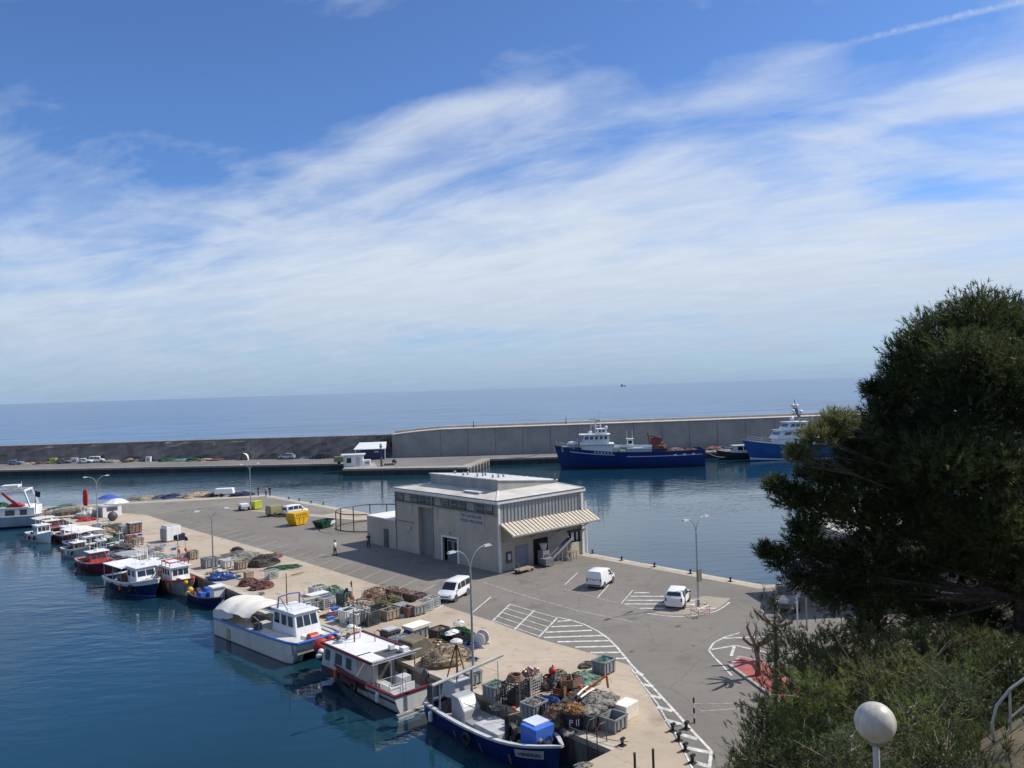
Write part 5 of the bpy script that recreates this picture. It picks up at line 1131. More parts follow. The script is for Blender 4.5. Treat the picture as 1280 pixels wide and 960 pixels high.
mb = MB(); mb.cyl((7.6, 0, 8), .22, 4.5, 10, .12); mb.bar((7.6, -1.2, 10.6), (7.6, 1.2, 10.6), .15); mb.bar((8.6, 0, 10), (6.4, 0, 10), .15); mb.cyl((6.4, 0, 8.8), .1, 4.6, 8); mb.cyl((8.7, .3, 8), .08, 2.6, 8); mb.bar((6.4, -.7, 12), (6.4, .7, 12), .1)
mb.build('mast', white, s1); MB().box((8.3, 0, 11.4), (1.6, .25, .2)).box((6.9, 0, 10.9), (1.0, 1.0, .5)).build('radar_scanner', lgrey, s1)
for x, y, z in ((9.1, 1.2, 8.4), (8.8, -1, 8.4), (5.2, 1.3, 9.6)): MB().ball((x, y, z), .4, 8).build('dome', white, s1, smooth=True)
railing(s1, [(4.2, 2.8, 5.75), (8, 2.8, 5.75), (12, 2.8, 5.75), (12, -2.8, 5.75)], 1.0, white, .04); railing(s1, [(13, 2.3, 4.6), (15.5, 1.6, 5.1), (17, .5, 5.4)], 1.0, white, .04)
t_ = MB().ball((13.2, .9, 5.9), .85, 8, (1.6, .8, .7)); t_.build('lifeboat', white, s1, smooth=True); MB().box((14.8, 0, 4.0), (2.2, 2.0, 1.2)).build('windlass', mgrey, s1)
MB().cyl((-.3, 1.0, 3), .3, 1.8, 12).build('crane_base', white, s1); house(s1, -1.2, .4, 1.5, 4.4, 6.6, white, rf=.1, nf=1, side=((.2, .8),), wv=(.5, .85), name='crane_cabin'); mast(s1, .3, .5, 6.7, 1.8, .06); mast(s1, -1.0, .4, 6.7, 2.0, .06)
MB().bar((-5.5, 1.2, 4.9), (3.5, 1.2, 5.1), .5, .5).build('crane_boom', white, s1); MB().box((-2.5, .6, 2.8), (5.6, 3.8, 1.7)).build('hatch_cover', M('hatch_pale', (.36, .41, .46), .6, .2, .6), s1); MB().box((3, 1.8, 3), (1.6, 1.2, 1.7)).build('deck_locker', M('locker_cream', (.55, .53, .42), .6, .2, 1), s1)
heap(s1, (-7.2, 0, 4.2), 1.5, NET['redbrown'], (1.3, 1, 1.0), 51, 'gear_heap', 30); heap(s1, (-11, .5, 3.2), 1.3, NET['rose'], (1.8, 1.1, .9), 52, 'gear_heap', 30); heap(s1, (-14.5, .3, 3.2), 1.1, NET['redbrown'], (1.8, 1.2, .8), 53, 'gear_heap', 30); heap(s1, (2, 2, 3.4), 1.0, NET['palegreen'], (1.5, .8, 1), 54, 'gear_heap', 20)
mb = MB(); mb.box((-6.6, -.3, 4.4), (2.6, 1.9, 2.4)).bar((-5.2, .4, 4), (-4.6, .4, 8), .25).bar((-8.2, .4, 6.5), (-5.0, .4, 7.2), .3); mb.build('red_machinery', M('machine_red', (.26, .06, .05), .6, .35, 1.2), s1)

# ---------- blue and white vessel half behind the pine
s2 = thing('patrol_vessel', 'blue hulled white vessel with many mast domes, half hidden behind the big pine', 'ship', Vector((69.5, 196.5, W)), PI+.12)
HY_ = Hull(28, 7.2, 3.6, 5.2, 3.2, tr=.85, draft=1.2, rake=.09, pw=2.3, bul=.6, k0=.2, k1=.6); HY_.hull(M('vessel_blue', (.03, .10, .30), .35, .2, .3), s2); HY_.deck(lgrey, s2); HY_.rail(white, s2, .06, .14); HY_.stripe(white, s2, .25, .32)
MB().box((-.6, 0, 3.0), (13, 4.6, 2.2), taper=.95).build('lower_house', white, s2, bevel=.08); house(s2, -3, 6.2, 4.9, 5.2, 7.2, white, rf=1.4, nf=5, side=((.1, .35), (.4, .62), (.66, .86)), wv=(.45, .8), ov=.4, name='main_deck_house')
house(s2, -2, 3.8, 4.2, 7.3, 9.1, white, rf=1.2, nf=4, side=((.1, .35), (.4, .62), (.66, .86)), wv=(.4, .8), ov=.5)
mb = MB(); mb.bar((-1.2, 0, 9.2), (.2, 0, 12.6), .7, .5); mb.bar((-.2, -2, 11), (-.2, 2, 11), .25); mb.bar((.2, -1.2, 12.4), (.2, 1.2, 12.4), .2); mb.cyl((.6, .6, 12.4), .08, 2.2, 8); mb.build('mast', M('mast_dark', (.12, .13, .15), .5, .2, 1), s2)
for x, y, z in ((-.2, 1.9, 11.6), (-.2, -1.9, 11.6), (.3, .9, 13.0), (.3, -.9, 13.0), (1.6, .9, 10.0)): MB().ball((x, y, z), .55, 8).build('satellite_dome', white, s2, smooth=True)
railing(s2, [(7, 2.6, 4.4), (10, 2, 4.7), (13, .6, 5.1)], 1.0, white, .04); railing(s2, [(-3, 2.5, 9.2), (2, 2.3, 9.2)], .8, white, .04)
s3 = boat('fishing_boat', 'low dark boat with white rail frames, moored ahead of the blue and white vessel', 0, 0, PI+.1, loc=Vector((56, 201, W)), group='vessels along the breakwater')
H_ = Hull(11, 3.4, 1.6, 2.4, 1.5, tr=.8, draft=.6); H_.hull(M('hull_dark', (.025, .03, .04), .5, .3, 1), s3); H_.deck(mgrey, s3); H_.rail(dgrey, s3)
house(s3, -3, 1.5, 2.4, 1.0, 3.4, white, rf=.3, nf=3); railing(s3, [(1.6, 1.3, 1.8), (3.4, 1.1, 2.0), (5, .4, 2.3)], 1.2, white, .05)
s4 = thing('distant_ship', 'tiny dark ship far out on the sea horizon', 'ship', Vector((139*8/1.0, 8000, W)), .4); HD = Hull(60, 12, 7, 10, 7, draft=2); HD.hull(dgrey, s4); HD.deck(mgrey, s4); MB().box((-18, 0, 6), (14, 9, 16)).build('deck_house', mgrey, s4); MB().cyl((5, 0, 6), 1, 22, 8).build('mast', mgrey, s4)
# mooring lines
rope = M('mooring_rope', (.30, .28, .24), .9, .2, 6)
def line(a_, b_, sag, lab, r=.02):
    a_, b_ = Vector(a_), Vector(b_); mid = (a_+b_)/2
    o = MB().tube([a_*(1-t)+b_*t-mid*0-Vector((0, 0, sag*4*t*(1-t))) for t in [i/10 for i in range(11)]], r, 5).build('mooring_line', rope); tag(o, lab, 'rope'); return o
line(UV(1.0, -.3, .35), UV(-2.3, .5, .35), .15, 'mooring rope from the open blue boat bow to the corner bollard')
line(UV(26.4, .2, 0.05), UV(23, 1.4, .2), .15, 'mooring rope from the catamaran bow onto the quay')
line(UV(12.9, .0, -.3), UV(11, 1.0, .1), .1, 'mooring rope from the maroon boat stern onto the quay')
line((44.6, 190, 2.2), (58, 206, .3), 2.0, 'mooring rope from the blue ship stern to the far quay', .06)
line((9.6, 191.8, 3.4), (-2, 206, .3), 1.0, 'mooring rope from the blue ship bow to the far quay', .06)
line((63, 195, 3.0), (50, 206, .3), 1.5, 'mooring rope from the half hidden vessel to the far quay', .06)
# ================================================================ FISHING GEAR ON THE QUAY
seedn = [100]
def nseed(): seedn[0] += 1; return seedn[0]
def fbin(px, py, d, mat, label, rz=0, full=None, name='fish_bin', lid=None, loc=None):
    """open plastic pallet bin: walls, rim, ribs, runners"""
    d = tuple(q*.86 for q in d); w, l, h = d; t = thing(name, label, 'bin', loc or G(px, py), AV+rz); th = .05
    hw, hl = w/2, l/2
    o = [(-hw, -hl), (hw, -hl), (hw, hl), (-hw, hl)]; i_ = [(-hw+th, -hl+th), (hw-th, -hl+th), (hw-th, hl-th), (-hw+th, hl-th)]
    v = [(x, y, .12) for x, y in o]+[(x*1.03, y*1.03, h) for x, y in o]+[(x*1.03, y*1.03, h) for x, y in i_]+[(x, y, .2) for x, y in i_]
    f = [(3, 2, 1, 0)]+[(k, (k+1) % 4, (k+1) % 4+4, k+4) for k in range(4)]+[(k+4, (k+1) % 4+4, (k+1) % 4+8, k+8) for k in range(4)]+[(k+8, (k+1) % 4+8, (k+1) % 4+12, k+12) for k in range(4)]+[(12, 13, 14, 15)]
    bm_ = MB().add(v, f)
    mb = MB()
    for k in range(4): a_, b_ = v[4+k], v[4+(k+1) % 4]; mb.bar((a_[0], a_[1], h-.03), (b_[0], b_[1], h-.03), .07, .09)
    mb.build('rim', mat, t); mb = bm_
    for s in (-1, 1):
        for k in (-.32, 0, .32): mb.bar((k*w, s*(hl+.02), .16), (k*w, s*(hl*1.03+.02), h-.1), .06, .05); mb.bar((s*(hw+.02), k*l, .16), (s*(hw*1.03+.02), k*l, h-.1), .06, .05)
    for s in (-1, 0, 1): mb.box((s*hw*.85, 0, 0), (.12, l, .13))
    mb.build('tub', mat, t)
    if lid: MB().box((0, 0, h+.005), (w*1.05, l*1.05, .06)).build('lid', lid, t, bevel=.02)
    if full: 
        q = net(0, 0, min(w, l)*.5, (max(1, w/l)*.96, max(1, l/w)*.96, .75), full[0], full[1], loc=(t.location+Vector((0, 0, h*.72))), rz=AV+rz)
    return t
def net(px, py, r, sq, colr, label, loc=None, rz=None, strands=26, floats=0, amp=.16, name='net_heap', cat='fishing net'):
    sd = nseed(); rg = random.Random(sd); r *= .9; sq = (sq[0], sq[1], sq[2]*.86)
    mb = MB().ball((0, 0, 0), r, 11, sq, amp, sd, flat=True)
    for _ in range(strands):
        a_, b_ = rg.uniform(0, 6.28), rg.uniform(.0, 1.3); p = []
        for j in range(7):
            a_ += rg.uniform(-.4, .4); b_ = max(-.02, b_+rg.uniform(-.28, .28)); q = 1.03+rg.uniform(-.03, .12)
            p.append((r*sq[0]*q*math.cos(a_)*math.cos(b_), r*sq[1]*q*math.sin(a_)*math.cos(b_), r*sq[2]*q*abs(math.sin(b_))+.02))
        mb.tube(p, rg.choice((.012, .018, .03)), 4)
    o = mb.build(name, NET[colr], None, loc if loc is not None else G(px, py), rz if rz is not None else AV+rg.uniform(-.4, .4))
    for k in range(floats):
        a_, b_ = rg.uniform(0, 6.28), rg.uniform(.2, 1.4); MB().ball((r*sq[0]*math.cos(a_)*math.cos(b_)*1.05, r*sq[1]*math.sin(a_)*math.cos(b_)*1.05, r*sq[2]*math.sin(b_)*1.05+.03), .1, 6, (1, .7, .7)).build('float', white if k % 3 else MATS['orange_paint'], o, smooth=True)
    return tag(o, label, cat)
def wire(px, py, d, mat, label, rz=0, nx_=5, nz_=4, name='wire_crate', inner=None):
    d = tuple(q*.86 for q in d); w, l, h = d; t = thing(name, label, 'crate', G(px, py), AV+rz); mb = MB()
    C = [(-w/2, -l/2), (w/2, -l/2), (w/2, l/2), (-w/2, l/2)]
    for x, y in C: mb.bar((x, y, 0), (x, y, h), .06)
    for z in (.1, h):
        for k in range(4): mb.bar((*C[k], z), (*C[(k+1) % 4], z), .06)
    mb.build('frame', mat, t); mb = MB()
    for k in range(4):
        a_, b_ = Vector(C[k]), Vector(C[(k+1) % 4])
        for i in range(1, nx_+1): q = a_+(b_-a_)*i/(nx_+1); mb.bar((q.x, q.y, .1), (q.x, q.y, h), .025)
        for i in range(1, nz_+1): z = .1+(h-.1)*i/(nz_+1); mb.bar((a_.x, a_.y, z), (b_.x, b_.y, z), .025)
    mb.build('grid', mat, t); MB().box((0, 0, .08), (w, l, .05)).build('floor', mat, t)
    if inner: net(0, 0, min(w, l)*.46, (max(1, w/l), max(1, l/w), h/min(w, l)*1.5), inner[0], inner[1], loc=t.location+Vector((0, 0, .14)), rz=AV+rz)
    return t
def crate(px, py, d, mat, label, rz=0, z=0, loc=None, n=3, name='slatted_crate'):
    w, l, h = d; t = thing(name, label, 'crate', (loc or G(px, py))+Vector((0, 0, z)), AV+rz); mb = MB()
    for s in (-1, 1):
        for k in range(n):
            zz = .04+k*(h-.04)/n; mb.box((0, s*l/2, zz), (w, .03, (h-.04)/n*.72)); mb.box((s*w/2, 0, zz), (.03, l-.04, (h-.04)/n*.72))
    mb.build('slats', mat, t); mb = MB()
    for x in (-1, 1):
        for y in (-1, 1): mb.box((x*(w/2-.03), y*(l/2-.03), 0), (.07, .07, h))
    mb.build('corner', mat, t); MB().box((0, 0, .02), (w*.96, l*.96, .04)).build('floor', mat, t); return t
def sack(px, py, r, mat, label, sq=(1, .8, .7), loc=None, name='sack', cat='bag'):
    o = MB().ball((0, 0, 0), r, 9, sq, .1, nseed(), flat=True).build(name, mat, None, loc or G(px, py), AV); tag(o, label, cat)
    MB().tube([(0, 0, r*sq[2]*.95), (.05, .02, r*sq[2]*1.25)], [.05, .09], 6).build('tie', mat, o); return o
def foambox(px, py, d, label, rz=0, z=0, mat=None):
    t = thing('foam_box', label, 'box', G(px, py)+Vector((0, 0, z)), AV+rz); MB().box((0, 0, 0), (d[0], d[1], d[2]*.8), taper=1.04).build('body', mat or foam, t, bevel=.03); MB().box((0, 0, d[2]*.8+.006), (d[0]*1.06, d[1]*1.06, d[2]*.2)).build('lid', mat or foam, t, bevel=.02); return t
def flagbuoy(px, py, h, fm, label, lean=.12):
    t = thing('marker_buoy', label, 'marker buoy', G(px, py), random.uniform(0, 6)); mb = MB().tube([(0, 0, 0), (lean*h, 0, h)], .022, 6); mb.build('pole', dgrey, t)
    MB().add([(lean*h, 0, h), (lean*h*.75, .02, h*.74), (lean*h*.8+.5, .05, h*.78), (lean*h+.45, -.04, h*.95)], [(0, 1, 2, 3)]).build('flag', fm, t); MB().ball((lean*h*.3, 0, h*.3), .17, 8, (1, 1, 1.4)).build('float', orange, t, smooth=True); return t
# ---- nearest heap, beside the blue boat
fbin(619, 872, (1.25, 1.1, .95), binGrey, 'grey bin with pale teal net on top, nearest the stern of the blue boat', .1, ('teal', 'pale teal net heaped in the leftmost grey bin beside the open blue boat'))
wire(645, 879, (1.35, 1.2, 1.45), black, 'tall dark metal cage bin holding coiled rusty rope, beside the pale teal net', .15, 7, 6, inner=('dark', 'dark netting packed inside the tall dark cage bin'))
t = thing('rope_coil', 'thick rust brown rope coil on top of the tall dark cage bin', 'rope', G(645, 879)+Vector((0, 0, 1.26)), 0); MB().tube([(.52*math.cos(i*.5)*(1-.006*i), .48*math.sin(i*.5)*(1-.006*i), .04+.006*i) for i in range(60)], .06, 6).build('coil', NET['brown'], t); MB().ball((.1, 0, .12), .2, 7, (1, 1, .6), .1, 3).build('float_heap', binTan, t)
wire(664, 865, (1.2, 1.0, 1.25), lgrey, 'white wire mesh crate piled with floats and rope, behind the dark cage bin', .1, 5, 5, inner=('dark', 'dark net inside the white wire mesh crate'))
net(664, 865, .58, (1.1, .9, .6), 'rose', 'rope and float heap on top of the white wire mesh crate', loc=G(664, 865)+Vector((0, 0, 1.09)), floats=9)
net(682, 860, .75, (1, .8, 1.15), 'dark', 'blackish dark green net bag heap next to the white wire mesh crate', floats=4)
net(700, 858, .85, (.95, .85, 1.35), 'grey', 'tall rounded grey brown net pile with a red buoy on it', strands=50)
o = MB().ball((0, 0, 0), .26, 10).build('buoy', red, None, G(700, 858, 0)+Vector((-.4, .05, .92)), 0, smooth=True); tag(o, 'faded red buoy resting on the rounded grey brown net pile', 'buoy'); MB().tube([(0, 0, .25), (0, 0, .36)], .04, 6).build('eye', black, o)
net(729, 851, 1.25, (1.15, .9, .36), 'palegreen', 'flat pale green net spread on the concrete left of the single grey bin', strands=50)
fbin(755, 841, (1.35, 1.1, 1.0), binGrey, 'single grey bin with green net on top, standing alone near the striped road marking', .12, ('teal', 'dull green net piled in the single grey bin near the striped marking'))
net(733, 832, .6, (1.3, .8, .3), 'dark', 'small flat dark net left of the single grey bin')
fbin(668, 896, (1.35, 1.1, 1.0), binGrey, 'grey bin with pale netting at the quay edge, in shade beside the blue boat', .1, ('grey', 'grey pale netting on the shaded bin at the quay edge'))
net(687, 890, .8, (1.1, .8, 1.25), 'blue', 'blue net and rope pile at the quay edge beside the netting topped bin', strands=40)
crate(687, 897, (.95, .5, .75), black, 'black slatted crate at the quay edge in front of the blue net pile', .1, n=5)
for k, (px, py, z, r_) in enumerate(((702, 884, .75, .5), (709, 879, 1.0, .9), (716, 876, .85, .2))):
    crate(px, py, (1.05, .6, .5), (MATS['rust'], wood, binRust)[k], ('rusty slatted trap crate on the heap, left of three above the brown net', 'weathered wooden trap crate, middle of three above the brown net', 'brownish trap crate, right of three on the net heap')[k], r_, z, n=4, name='trap_crate')
net(710, 882, 1.3, (1.2, .9, .75), 'dark', 'low dark net base heaped under the three trap crates', strands=40, floats=6)
net(696, 904, .95, (1.0, .8, 1.25), 'brown', 'big dark brown net mound at the quay edge left of the lettered tub', strands=50)
net(736, 879, 1.3, (1.2, 1.0, .5), 'tan', 'mixed heap of tan rope, white floats and pipes behind the orange net', strands=60, floats=12)
for k, (a_, b_) in enumerate((((722, 886), (735, 872)), ((726, 889), (745, 874)))):
    P, Q = G(*a_)+Vector((0, 0, .75)), G(*b_)+Vector((0, 0, .65)); o = MB().tube([P, (P+Q)/2+Vector((0, 0, .04)), Q], .06, 8).build('plastic_pipe', white); tag(o, ('white plastic pipe lying on the tan rope heap, left of two', 'white plastic pipe lying on the tan rope heap, right of two')[k], 'pipe')
t = thing('lettered_tub', 'dark navy round tub lettered P II under an orange net at the quay edge', 'tub', G(718, 909), AU+PI+.3)
MB().cyl((0, 0, 0), .52, .86, 20, .58).build('tub', M('tub_navy', (.015, .018, .04), .5, .2, 2), t); MB().tube([(.59*math.cos(a_), .59*math.sin(a_), .86) for a_ in [2*PI*i/24 for i in range(25)]], .045, 6).build('rim', MATS['tub_navy'], t)
cdir = (Vector((0, 0, 0))-G(718, 909)); cdir.z = 0; cdir.normalize(); cl = Matrix.Rotation(-(AU+PI+.3), 3, 'Z') @ cdir
rr_ = Vector((-cl.y, cl.x, 0)); text('P II', .44, white, t, face_mtx(cl*.575+Vector((0, 0, .46)), rr_, (0, 0, 1)), ext=.02)
net(718, 909, .62, (1.0, 1.0, .75), 'orange', 'orange brown net heaped on top of the lettered navy tub', loc=G(718, 909)+Vector((0, 0, .84)), strands=40)
fbin(741, 908, (1.5, 1.15, .95), binDark, 'dark bin with a grey tan net sheet over it, right of the lettered tub', .12)
fbin(752, 895, (1.4, 1.2, .95), binDark, 'dark bin behind the red rope, covered by the grey tan net sheet', .1)
net(738, 902, .8, (1.15, .8, .55), 'grey', 'grey tan net sheet over the dark bin right of the lettered tub', loc=G(741, 908)+Vector((0, .1, .68)), strands=20)
net(754, 891, 1.0, (1.2, .9, .6), 'grey', 'broad grey tan net heap covering the rear dark bin', loc=G(752, 895)+Vector((0, .1, .65)), strands=24)
o = net(745, 912, .3, (.8, .6, 2.6), 'red', 'orange red rope bundle hanging in front of the dark bin beside the open grey bin', strands=24, name='rope_bundle', cat='rope')
fbin(767, 911, (1.3, 1.15, .85), binGrey, 'empty open grey bin at the front right of the near gear heap', .1)
foambox(783, 896, (1.15, .8, .8), 'yellowed white foam box behind the empty open grey bin', .1)
t = thing('anchor', 'orange painted anchor sticking up from the grey tan net heap', 'anchor', G(752, 874)+Vector((0, 0, .5)), .3); MB().bar((-1.0, 0, .15), (.35, 0, .8), .09).bar((.35, 0, .8), (.42, 0, .1), .1).build('shank', orange, t); MB().bar((-1.0, -.3, .15), (-1.0, .3, .15), .07).build('stock', orange, t)
flagbuoy(725, 866, 1.1, orange, 'short marker buoy with a small orange flag in the tan rope heap', .05)
net(716, 914, .55, (1.5, .5, .25), 'grey', 'scraps of grey net lying on the coping below the lettered tub')
net(728, 960, .45, (1.3, .7, .5), 'grey', 'small grey net clump on the coping at the bottom of the picture')
def litter(zone, n, grp, lab, kinds):
    rg = random.Random(len(lab)); P = [G(*q) for q in zone]
    for k in range(n):
        a_, b_ = rg.random(), rg.random(); p = P[0].lerp(P[1], a_).lerp(P[3].lerp(P[2], a_), b_); kd = kinds[k % len(kinds)]
        if kd == 'float': o = MB().ball((0, 0, .11), .12, 7, (1.3, .8, .8)).build('net_float', rg.choice((white, orange, binTan)), None, p, rg.uniform(0, 6), smooth=True)
        elif kd == 'rope': o = MB().tube([(.3*math.cos(i*.7)*(1-.02*i)+.02*i*rg.uniform(-1, 1), .26*math.sin(i*.7)*(1-.02*i), .03+.008*i) for i in range(22)], .03, 5).build('rope_coil', rg.choice((NET['blue'], NET['tan'], NET['green'], NET['grey'])), None, p, rg.uniform(0, 6))
        elif kd == 'board': o = MB().box((0, 0, .02), (rg.uniform(.6, 1.6), .14, .04)).build('plank', wood, None, p, rg.uniform(0, 6))
        else: o = MB().box((0, 0, 0), (.55, .38, .2)).box((0, 0, .2), (.6, .43, .03)).build('fish_box', rg.choice((binWhite, bluemid, binGrey)), None, p, AV+rg.uniform(-.5, .5))
        tag(o, lab[kd], {'float': 'float', 'rope': 'rope', 'board': 'plank', 'box': 'box'}[kd], grp[kd])
GR = {'float': 'loose floats on the quay', 'rope': 'loose rope coils on the quay', 'board': 'loose planks on the quay', 'box': 'loose fish boxes on the quay'}
LB = {'float': 'small loose net float lying on the concrete among the fishing gear', 'rope': 'small loose rope coil lying on the concrete among the fishing gear', 'board': 'loose wooden plank lying on the concrete among the fishing gear', 'box': 'small loose fish box lying on the concrete among the fishing gear'}
litter(((610, 885), (740, 915), (765, 880), (640, 850)), 22, GR, LB, ('float', 'rope', 'box', 'board', 'float'))
litter(((490, 815), (590, 830), (600, 800), (500, 792)), 16, GR, LB, ('rope', 'float', 'box', 'board'))
litter(((390, 775), (480, 790), (540, 765), (410, 740)), 26, GR, LB, ('box', 'float', 'rope', 'box', 'board'))
litter(((255, 722), (330, 745), (350, 715), (265, 700)), 14, GR, LB, ('float', 'rope', 'box', 'board'))
litter(((130, 690), (230, 712), (240, 695), (140, 655)), 26, GR, LB, ('box', 'rope', 'float', 'box', 'board'))
# ---- heap right of the maroon boat
fbin(488, 803, (1.3, 1.1, 1.0), binDark, 'dark bin with a pale tray on top, leftmost behind the maroon boat', .1)
foambox(488, 803, (.95, .7, .16), 'pale grey tray lying on the dark bin behind the maroon boat', .1, .88, lgrey)
fbin(500, 809, (1.5, 1.1, .85), binGrey, 'grey bin filled with pale blue net, in front of the blue bag', .1, ('paleblue', 'pale blue net heaped in the grey bin behind the maroon boat roof'))
sack(510, 800, .55, NET['blue'], 'bright blue plastic bag between the pale blue net and the white box', (1, .9, 1.3))
fbin(521, 797, (1.7, 1.1, .85), binGrey, 'grey bin under the white foam tray in the heap behind the maroon boat', .12)
foambox(521, 797, (1.75, 1.15, .25), 'white foam tray lying on a grey bin in the heap behind the maroon boat', .12, .75)
sack(526, 806, .5, NET['red'], 'bright red cloth bag on the heap beside the white foam tray', (1.1, .9, 1.2))
t = thing('covered_bin', 'olive brown tarpaulin covered bin behind the maroon boat stern', 'bin', G(519, 818), AV+.1); MB().prism_y([(-1.0, 0), (1.0, 0), (1.1, .55), (.4, 1.25), (-.9, 1.15)], -.75, .75).build('tarpaulin', M('tarp_olive', (.17, .15, .10), .8, .3, 1.5, bump=.3, bscale=6), t, bevel=.1); MB().box((0, 0, 0), (1.8, 1.3, .1)).build('base', dgrey, t)
net(558, 826, 1.75, (1.15, .8, .68), 'tan', 'big fluffy tan net heap spread beside the maroon boat stern', strands=90)
net(536, 812, 1.2, (1.3, .7, .65), 'brown', 'brown net with ropes behind the olive covered bin', strands=50, floats=3)
fbin(549, 799, (1.4, 1.1, .95), binDark, 'dark bin with a tall brown net on it at the back of the heap', .1, ('brown', 'brown net rising from the dark bin at the back behind the maroon boat'))
net(571, 801, 1.35, (1.1, .75, .8), 'green', 'dark green net heap with pale bags, left of the lamp post', strands=60)
sack(566, 803, .45, white, 'white bag lying on the dark green net heap', (1.3, .9, .6), loc=G(566, 803)+Vector((0, -.3, .7)))
sack(574, 793, .4, binWhite, 'small off white bag at the top of the dark green net heap', (1.2, .8, .6), loc=G(574, 797)+Vector((0, 0, 1.0)))
crate(577, 808, (1.0, .7, .9), black, 'black slatted crate stack beside the dark green net heap', .15, n=6); crate(584, 813, (1.15, .75, .5), M('crate_navy', (.03, .06, .22), .5, .2, 2), 'dark blue slatted crate at the front of the green net heap near the lamp post', .15, n=3)
t = thing('cable_reel', 'white framed cable reel standing right of the lamp post', 'reel', G(601, 807), AV+.5); MB().disc((0, 0, .5), (1, 0, 0), .42, .5, 18).build('drum', dgrey, t)
for s in (-1, 1): MB().disc((s*.38, 0, .5), (1, 0, 0), .5, .05, 20).build('flange', white, t)
mb = MB()
for s in (-1, 1): mb.bar((s*.5, -.5, 0), (s*.5, 0, .55), .06).bar((s*.5, .5, 0), (s*.5, 0, .55), .06).bar((s*.5, -.5, .05), (s*.5, .5, .05), .06)
mb.build('stand', white, t)
fbin(588, 855, (1.3, 1.1, .9), binGrey, 'grey bin with a flat lid at the foot of the tall lamp post', .1, lid=mgrey)
# ---- middle heap left of the white passenger van
fbin(397, 743, (1.5, 1.1, .9), binWhite, 'off white bin with pale green net at the left rear of the middle heap', .1, ('palegreen', 'pale green net in the off white bin at the left rear of the middle heap'))
net(417, 744, 1.1, (1, .9, .9), 'palegreen', 'pale green net heap beside the off white bin at the rear of the middle heap', strands=50)
fbin(392, 763, (1.5, 1.15, .95), binGrey, 'grey bin with a white sheet lid, left front of the heap above the catamaran', .1)
foambox(397, 757, (1.7, .9, .12), 'white flat sheet lying on the left front grey bin of the middle heap', .1, .95, white)
wire(408, 760, (1.2, 1.1, 1.1), lgrey, 'grey wire crate next to the white sheeted bin in the middle heap', .1, inner=('rose', 'faded reddish net inside the grey wire crate of the middle heap'))
fbin(430, 755, (1.1, 1.1, 1.2), binGreen, 'dull green upright bin below the black marker flags', .1)
flagbuoy(441, 756, 2.1, black, 'marker buoy with a black flag, taller of two in the middle heap', .05); flagbuoy(435, 757, 1.5, black, 'marker buoy with a black flag, shorter of two in the middle heap', -.05)
net(449, 762, 1.35, (1.2, .9, .75), 'grey', 'grey net heap scattered with white floats behind the white bins', strands=50, floats=16)
fbin(434, 777, (1.15, 1.1, 1.15), M('bin_clean_white', (.72, .74, .72), .5, .12, 2), 'white plastic bin at the front of the middle heap, left of two', .1, ('dark', 'dark net in the left white bin of the middle heap')); fbin(448, 780, (1.2, 1.1, 1.1), MATS['bin_clean_white'], 'white plastic bin at the front of the middle heap, right of two', .1, ('grey', 'grey net in the right white bin of the middle heap'))
wire(463, 781, (1.2, 1.0, 1.25), dgrey, 'dark grey wire crate right of the two white bins', .1, 6, 5, inner=('dark', 'black net packed in the dark grey wire crate'))
wire(474, 772, (1.0, 1.0, 1.1), black, 'black wire crate behind the net wrapped bin', .1, inner=('navy', 'navy net inside the black wire crate behind the net wrapped bin'))
fbin(487, 774, (1.4, 1.1, .95), binTan, 'tan bin wrapped in greenish netting at the front of the middle heap', .1, ('olive', 'olive net bulging over the tan bin in the middle heap'))
net(470, 748, 1.2, (1.2, .9, .95), 'brown', 'brown net heap at the rear of the middle heap, left part', strands=50, floats=4); net(484, 757, 1.3, (1.2, .9, .8), 'olive', 'dark olive net heap in the centre of the middle heap', strands=60, floats=5)
for k, (px, py) in enumerate(((489, 745), (501, 748), (513, 751), (524, 753))):
    fbin(px, py, (1.2, 1.0, .85), binRust, ('brown bin in the rear row, first from the left', 'brown bin in the rear row, second from the left', 'brown bin in the rear row, third from the left', 'brown bin in the rear row, nearest the white passenger van')[k], .1, (('tan', 'brown', 'tan', 'dark')[k], ('tan net on the first brown bin of the rear row', 'brown net on the second brown bin of the rear row', 'tan net on the third brown bin of the rear row', 'dark net on the brown bin nearest the white passenger van')[k]))
fbin(502, 768, (1.3, 1.1, .95), binGrey, 'grey bin left of the rust red bins in the front row by the van', .1, lid=mgrey); fbin(510, 770, (.9, 1.1, .95), binRust, 'rust red bin in the front row between two grey bins', .1); fbin(521, 768, (1.35, 1.15, .95), binGrey, 'closed grey bin in the front row, second from the white passenger van', .1, lid=binTan)
wire(531, 763, (1.2, 1.1, .95), lgrey, 'pale wire crate with green net, left of the two beside the white van nose', .1, inner=('teal', 'green net in the left pale wire crate beside the white van nose')); wire(540, 758, (1.1, 1.1, .9), lgrey, 'pale wire crate with green net, touching the white van nose', .1, inner=('teal', 'green net in the pale wire crate touching the white van nose'))
net(417, 770, .9, (1.3, .7, .35), 'redbrown', 'flat rusty rope and debris heap left of the white bins', strands=40); net(438, 784, .25, (1.2, .9, .7), 'dark', 'small dark rope lump in front of the white bins')
